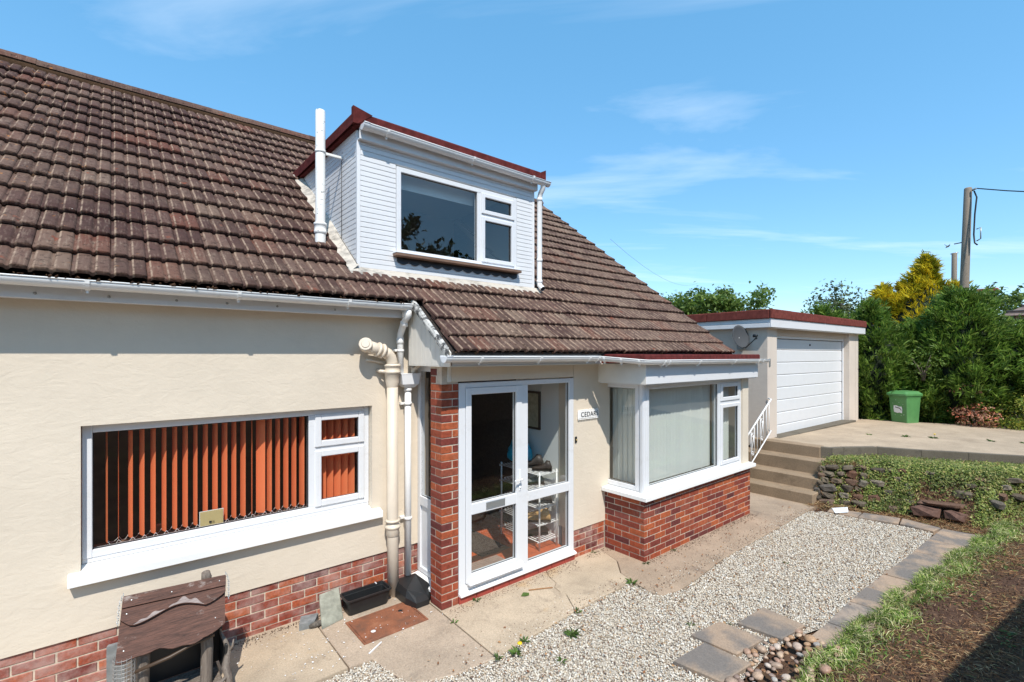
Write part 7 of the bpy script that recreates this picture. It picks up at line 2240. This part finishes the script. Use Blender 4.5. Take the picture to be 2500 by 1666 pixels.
def tree(name, label, base, height, crown_r, crown_c, mat, n, size, seed, nlimb=9, clumps=70, cat='tree', sparse=0.2):
    r_ = np.random.default_rng(seed)
    e = empty(name, base, label=label, cat=cat)
    bx, by, bz = base
    mb = MB(); mb.tube([(bx, by, bz - 0.2), (bx + 0.05, by, bz + height * 0.3), (bx, by + 0.05, bz + height * 0.6)], [0.16, 0.12, 0.07], 9); mb.build('trunk', M['bark'], e)
    d = r_.normal(size=(clumps, 3)); d /= np.linalg.norm(d, axis=1)[:, None]
    C0 = d * (r_.uniform(0.35, 1.0, (clumps, 1))) * np.array(crown_r) + np.array(crown_c)
    mb = MB()
    for k in range(nlimb * 3):
        q = C0[k % clumps]
        s0 = np.array([bx, by, bz + height * r_.uniform(0.25, 0.58)])
        mid = (s0 + q) / 2 + r_.normal(0, 0.12, 3)
        mb.tube([tuple(s0), tuple(mid), tuple(q)], [0.045, 0.025, 0.007], 6)
    mb.build('limbs', M['bark'], e)
    pick = r_.integers(0, clumps, n)
    P = C0[pick] + r_.normal(0, sparse, (n, 3)) * np.array([1, 1, 0.8])
    Nn = r_.normal(0, 0.7, (n, 3)) + np.array([0, 0, 0.7])
    V, F = leaves_vf(P, Nn, r_.uniform(0.6, 1.3, n) * size, 0.5)
    fast_obj('crown', V, F, M[mat], e)
    return e
tree('tree', 'bright green broadleaf tree behind the garage roof', (19.6, 9.9, 0.5), 4.6, (2.3, 2.2, 1.5), (19.6, 9.9, 3.95), 'leaf_mid', 13000, 0.085, 31)
tree('tree', 'second green tree behind the garage, left of the first', (18.6, 11.6, 0.5), 4.4, (1.6, 1.6, 1.3), (18.6, 11.6, 3.75), 'leaf_mid', 6500, 0.085, 36)
tree('tree', 'sparse olive leaved tree rising above the garage right corner', (18.9, 5.6, 0.5), 4.3, (1.15, 1.2, 1.25), (18.9, 5.6, 3.6), 'leaf_olive', 3600, 0.06, 32, sparse=0.16)
tree('tree', 'light green tree beyond the telegraph pole at the right', (31.5, 2.0, 0.5), 5.2, (3.0, 3.2, 1.9), (31.5, 2.0, 4.2), 'leaf_mid', 4600, 0.11, 33)
# planting across the lane, behind the photographer (seen in the panes)
GT = 'trees behind the camera reflected in the windows'
for i, (x, y, h, r_) in enumerate(((-9, -15, 8.5, 2.6), (-4, -16.5, 7.6, 2.2), (2, -17.5, 9.4, 2.9), (8.5, -16.5, 8.4, 2.6), (14, -15.5, 10.0, 3.2), (20, -13.5, 8.4, 2.8), (26, -11, 9.4, 3.2))):
    tree('tree', ['leftmost', 'second', 'third', 'fourth', 'fifth', 'sixth', 'rightmost'][i] + ' dark broadleaf tree of the row behind the camera', (x, y, 0.8), h, (r_ * 1.25, r_, h * 0.45), (x, y, h * 0.58), 'leaf_dark', 6500, 0.26, 50 + i, clumps=150, sparse=0.3)['group'] = GT
hedge_ = empty('boundary_hedge', (3, -12, 0.8), label='dark clipped hedge across the lane behind the camera', cat='hedge')
n = 22000
x = rng.uniform(-16, 26, n); dpt = rng.uniform(0, 1, n); y = -12.2 + 0.5 * rng.normal(0, 1, n) + 0.02 * x; z = 0.8 + 1.9 * dpt ** 0.8 + rng.normal(0, 0.08, n)
V, F = leaves_vf(np.stack([x, y, z], 1), np.stack([rng.normal(0, .5, n), 1 + rng.normal(0, .5, n), rng.normal(0.4, .5, n)], 1), rng.uniform(0.06, 0.13, n), 0.6)
fast_obj('foliage', V, F, M['leaf_dark'], hedge_)
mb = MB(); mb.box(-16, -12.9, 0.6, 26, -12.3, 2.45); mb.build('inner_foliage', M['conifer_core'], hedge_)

# ================================================================== POLES, WIRES, FAR HOUSE, OUTBUILDING
tp = empty('telegraph_pole', (19.6, 2.5, 0.6), label='tall weathered timber telegraph pole behind the hedge', cat='pole')
mb = MB(); mb.tube([(19.62, 2.52, 0.3), (19.66, 2.45, 4.0), (19.70, 2.36, 7.42), (19.70, 2.36, 7.45)], [0.125, 0.112, 0.093, 0.075], 14); mb.build('shaft', M['pole_wood'], tp)
mb = MB(); mb.tube([(19.62, 2.22, 7.30), (19.60, 2.16, 7.1), (19.58, 2.20, 6.6), (19.56, 2.22, 6.0), (19.56, 2.20, 5.75), (19.54, 2.14, 5.68)], 0.022, 6); mb.build('cable_drop', M['wire'], tp)
mb = MB(); mb.tube([(19.56, 2.16, 6.15), (19.53, 2.07, 6.18), (19.53, 2.07, 5.85), (19.56, 2.16, 5.80)], 0.016, 6); mb.build('step_iron', M['metal_grey'], tp)
mb = MB(); mb.tube([(19.75, 2.68, 5.83), (19.77, 2.50, 5.85)], 0.018, 6); mb.build('step_iron', M['metal_grey'], tp)
mb = MB(); mb.tube([(19.62, 2.26, 7.33), (19.58, 2.17, 7.36)], 0.03, 8); mb.build('wire_hook', M['metal_grey'], tp)
p0_, p1_ = Vector((19.58, 2.15, 7.35)), Vector((14.5, -6.2, 5.2))
mb = MB(); mb.tube([p0_.lerp(p1_, t) - Vector((0, 0, 0.55 * 4 * t * (1 - t))) for t in np.linspace(0, 1, 14)], 0.016, 5); tag(mb.build('overhead_wire', M['wire'], None), 'black overhead wire running right from the telegraph pole', 'wire')
t2 = empty('telegraph_pole', (33.6, 4.6, 0.5), label='shorter distant telegraph pole left of the tall one', cat='pole')
mb = MB(); mb.tube([(33.6, 4.6, 0.3), (33.65, 4.55, 7.70), (33.65, 4.55, 7.74)], [0.125, 0.112, 0.085], 12); mb.build('shaft', M['pole_wood'], t2)
mb = MB(); mb.tube([(33.65, 4.40, 7.74), (33.65, 4.70, 7.70)], 0.03, 6); mb.build('cap', M['metal_grey'], t2)
mb = MB(); mb.tube([Vector((8.6, 6.9, 5.05)).lerp(Vector((26, 14.5, 6.6)), t) - Vector((0, 0, 0.5 * 4 * t * (1 - t))) for t in np.linspace(0, 1, 12)], 0.004, 4); tag(mb.build('telephone_line', M['metal_grey'], None), 'thin grey telephone line crossing the sky beside the gable', 'wire')
# small bird in flight
bd = empty('bird', (18.0, 2.75, 5.3), label='small dark bird flying left of the telegraph pole', cat='bird')
bc = Vector((16.9, 2.42, 5.30))
mb = MB(); mb.tube([bc + Vector((-0.05, 0.03, -0.035)), bc + Vector((-0.02, 0.012, -0.012)), bc + Vector((0.02, -0.012, 0.01)), bc + Vector((0.05, -0.03, 0.03)), bc + Vector((0.065, -0.04, 0.032))], [0.004, 0.018, 0.022, 0.014, 0.003], 8)
mb.add([bc + Vector((0.02, 0.0, 0.012)), bc + Vector((-0.02, 0.01, 0.0)), bc + Vector((-0.03, 0.06, 0.06)), bc + Vector((0.02, 0.06, 0.075))], [[0, 1, 2, 3]])
mb.add([bc + Vector((0.02, -0.02, 0.012)), bc + Vector((-0.02, -0.01, 0.0)), bc + Vector((-0.05, -0.05, 0.05)), bc + Vector((0.0, -0.06, 0.065))], [[0, 1, 2, 3]])
mb.build('body', M['shoe_dark'], bd)
bd.location = (bc.x, bc.y, bc.z - 0.03)
for ch in bd.children: ch.location = Vector((18.0, 2.75, 5.3)) - bd.location

# neighbouring bungalow beyond the hedge
nh = empty('neighbour_house', (31, -3, 0.5), label='distant bungalow with brown tiled hip roof at the right edge', cat='house')
hx0, hx1, hy0, hy1 = 25.9, 37.0, -9.0, 1.8
mb = MB(); mb.box(hx0, hy0, 0.4, hx1, hy1, 4.0); mb.build('wall', M['render'], nh)
mb = MB(); r0, r1 = 3.9, 7.1
ea = [(hx0 - .4, hy0 - .4, r0), (hx1 + .4, hy0 - .4, r0), (hx1 + .4, hy1 + .4, r0), (hx0 - .4, hy1 + .4, r0)]; rg = [((hx0 + hx1) / 2, hy0 + 4.5, r1), ((hx0 + hx1) / 2, hy1 - 4.5, r1)]
mb.add(ea + rg, [[0, 1, 4], [1, 2, 5, 4], [2, 3, 5], [3, 0, 4, 5], [3, 2, 1, 0]]); nroof = mb.build('roof', M['far_tile'], nh)
for k in range(14):
    t = (k + 0.5) / 14
    a = Vector(ea[3]).lerp(Vector(rg[1]), t); b = Vector(ea[0]).lerp(Vector(rg[0]), t)
    off_ = Vector((-0.03, 0, 0.05))
    mb = MB(); mb.tube([a + off_, b + off_], 0.035, 4); mb.build('tile_course', M['far_tile'], nroof)
chm = empty('far_chimney', (36.4, 3.6, 0.5), label='white chimney stack with red cap beyond the hedge', cat='chimney')
mb = MB(); mb.box(36.1, 3.25, 0.4, 36.8, 3.90, 5.86, 0.02); mb.build('stack', M['chimney_white'], chm)
mb = MB(); mb.box(36.0, 3.16, 5.86, 36.9, 3.99, 6.0, 0.02); mb.build('cap', M['quarry'], chm)

# timber outbuilding on the near right: only its shadow reaches the picture
ob = empty('outbuilding', (6.5, -3.0, 0.6), label='flat roofed timber outbuilding beside the bank, right of the camera', cat='outbuilding')
oa = R(-7.2); oo = Vector((2.9, -1.19, 0))
def op(s, d, z): return Vector((oo.x + s * math.cos(oa) + d * math.sin(oa), oo.y + s * math.sin(oa) - d * math.cos(oa), z))
def obx(mb, s0, d0, z0, s1, d1, z1, bev=0.0):
    n0 = len(mb.v); mb.box(s0, d0, z0, s1, d1, z1, bev)
    for i in range(n0, len(mb.v)): mb.v[i] = tuple(op(*mb.v[i]))
for k in range(18):
    mb = MB(); obx(mb, 0.15, 0.22, 0.35 + k * 0.145, 6.85, 0.245, 0.35 + k * 0.145 + 0.14, 0.004); mb.build('wall_board', M['shed'], ob)
mb = MB(); obx(mb, 0.15, 0.25, 0.3, 6.85, 3.2, 2.94); mb.build('wall', M['shed'], ob)
mb = MB(); obx(mb, 0.0, 0.0, 2.95, 7.0, 3.4, 3.02, 0.01); mb.build('roof', M['deck'], ob)

# the roof, dormer and vent pipe were drawn on a first survey that came out 2 % small: enlarge those parts
KS = 1.0198
for o in (roof, dm, vp):
    w = WL[o.name]
    nw = Vector((w.x * KS, w.y * KS, 2.46 + (w.z - 2.46) * KS))
    o.location = nw - WL[house.name]
    o.scale = (KS, KS, KS)
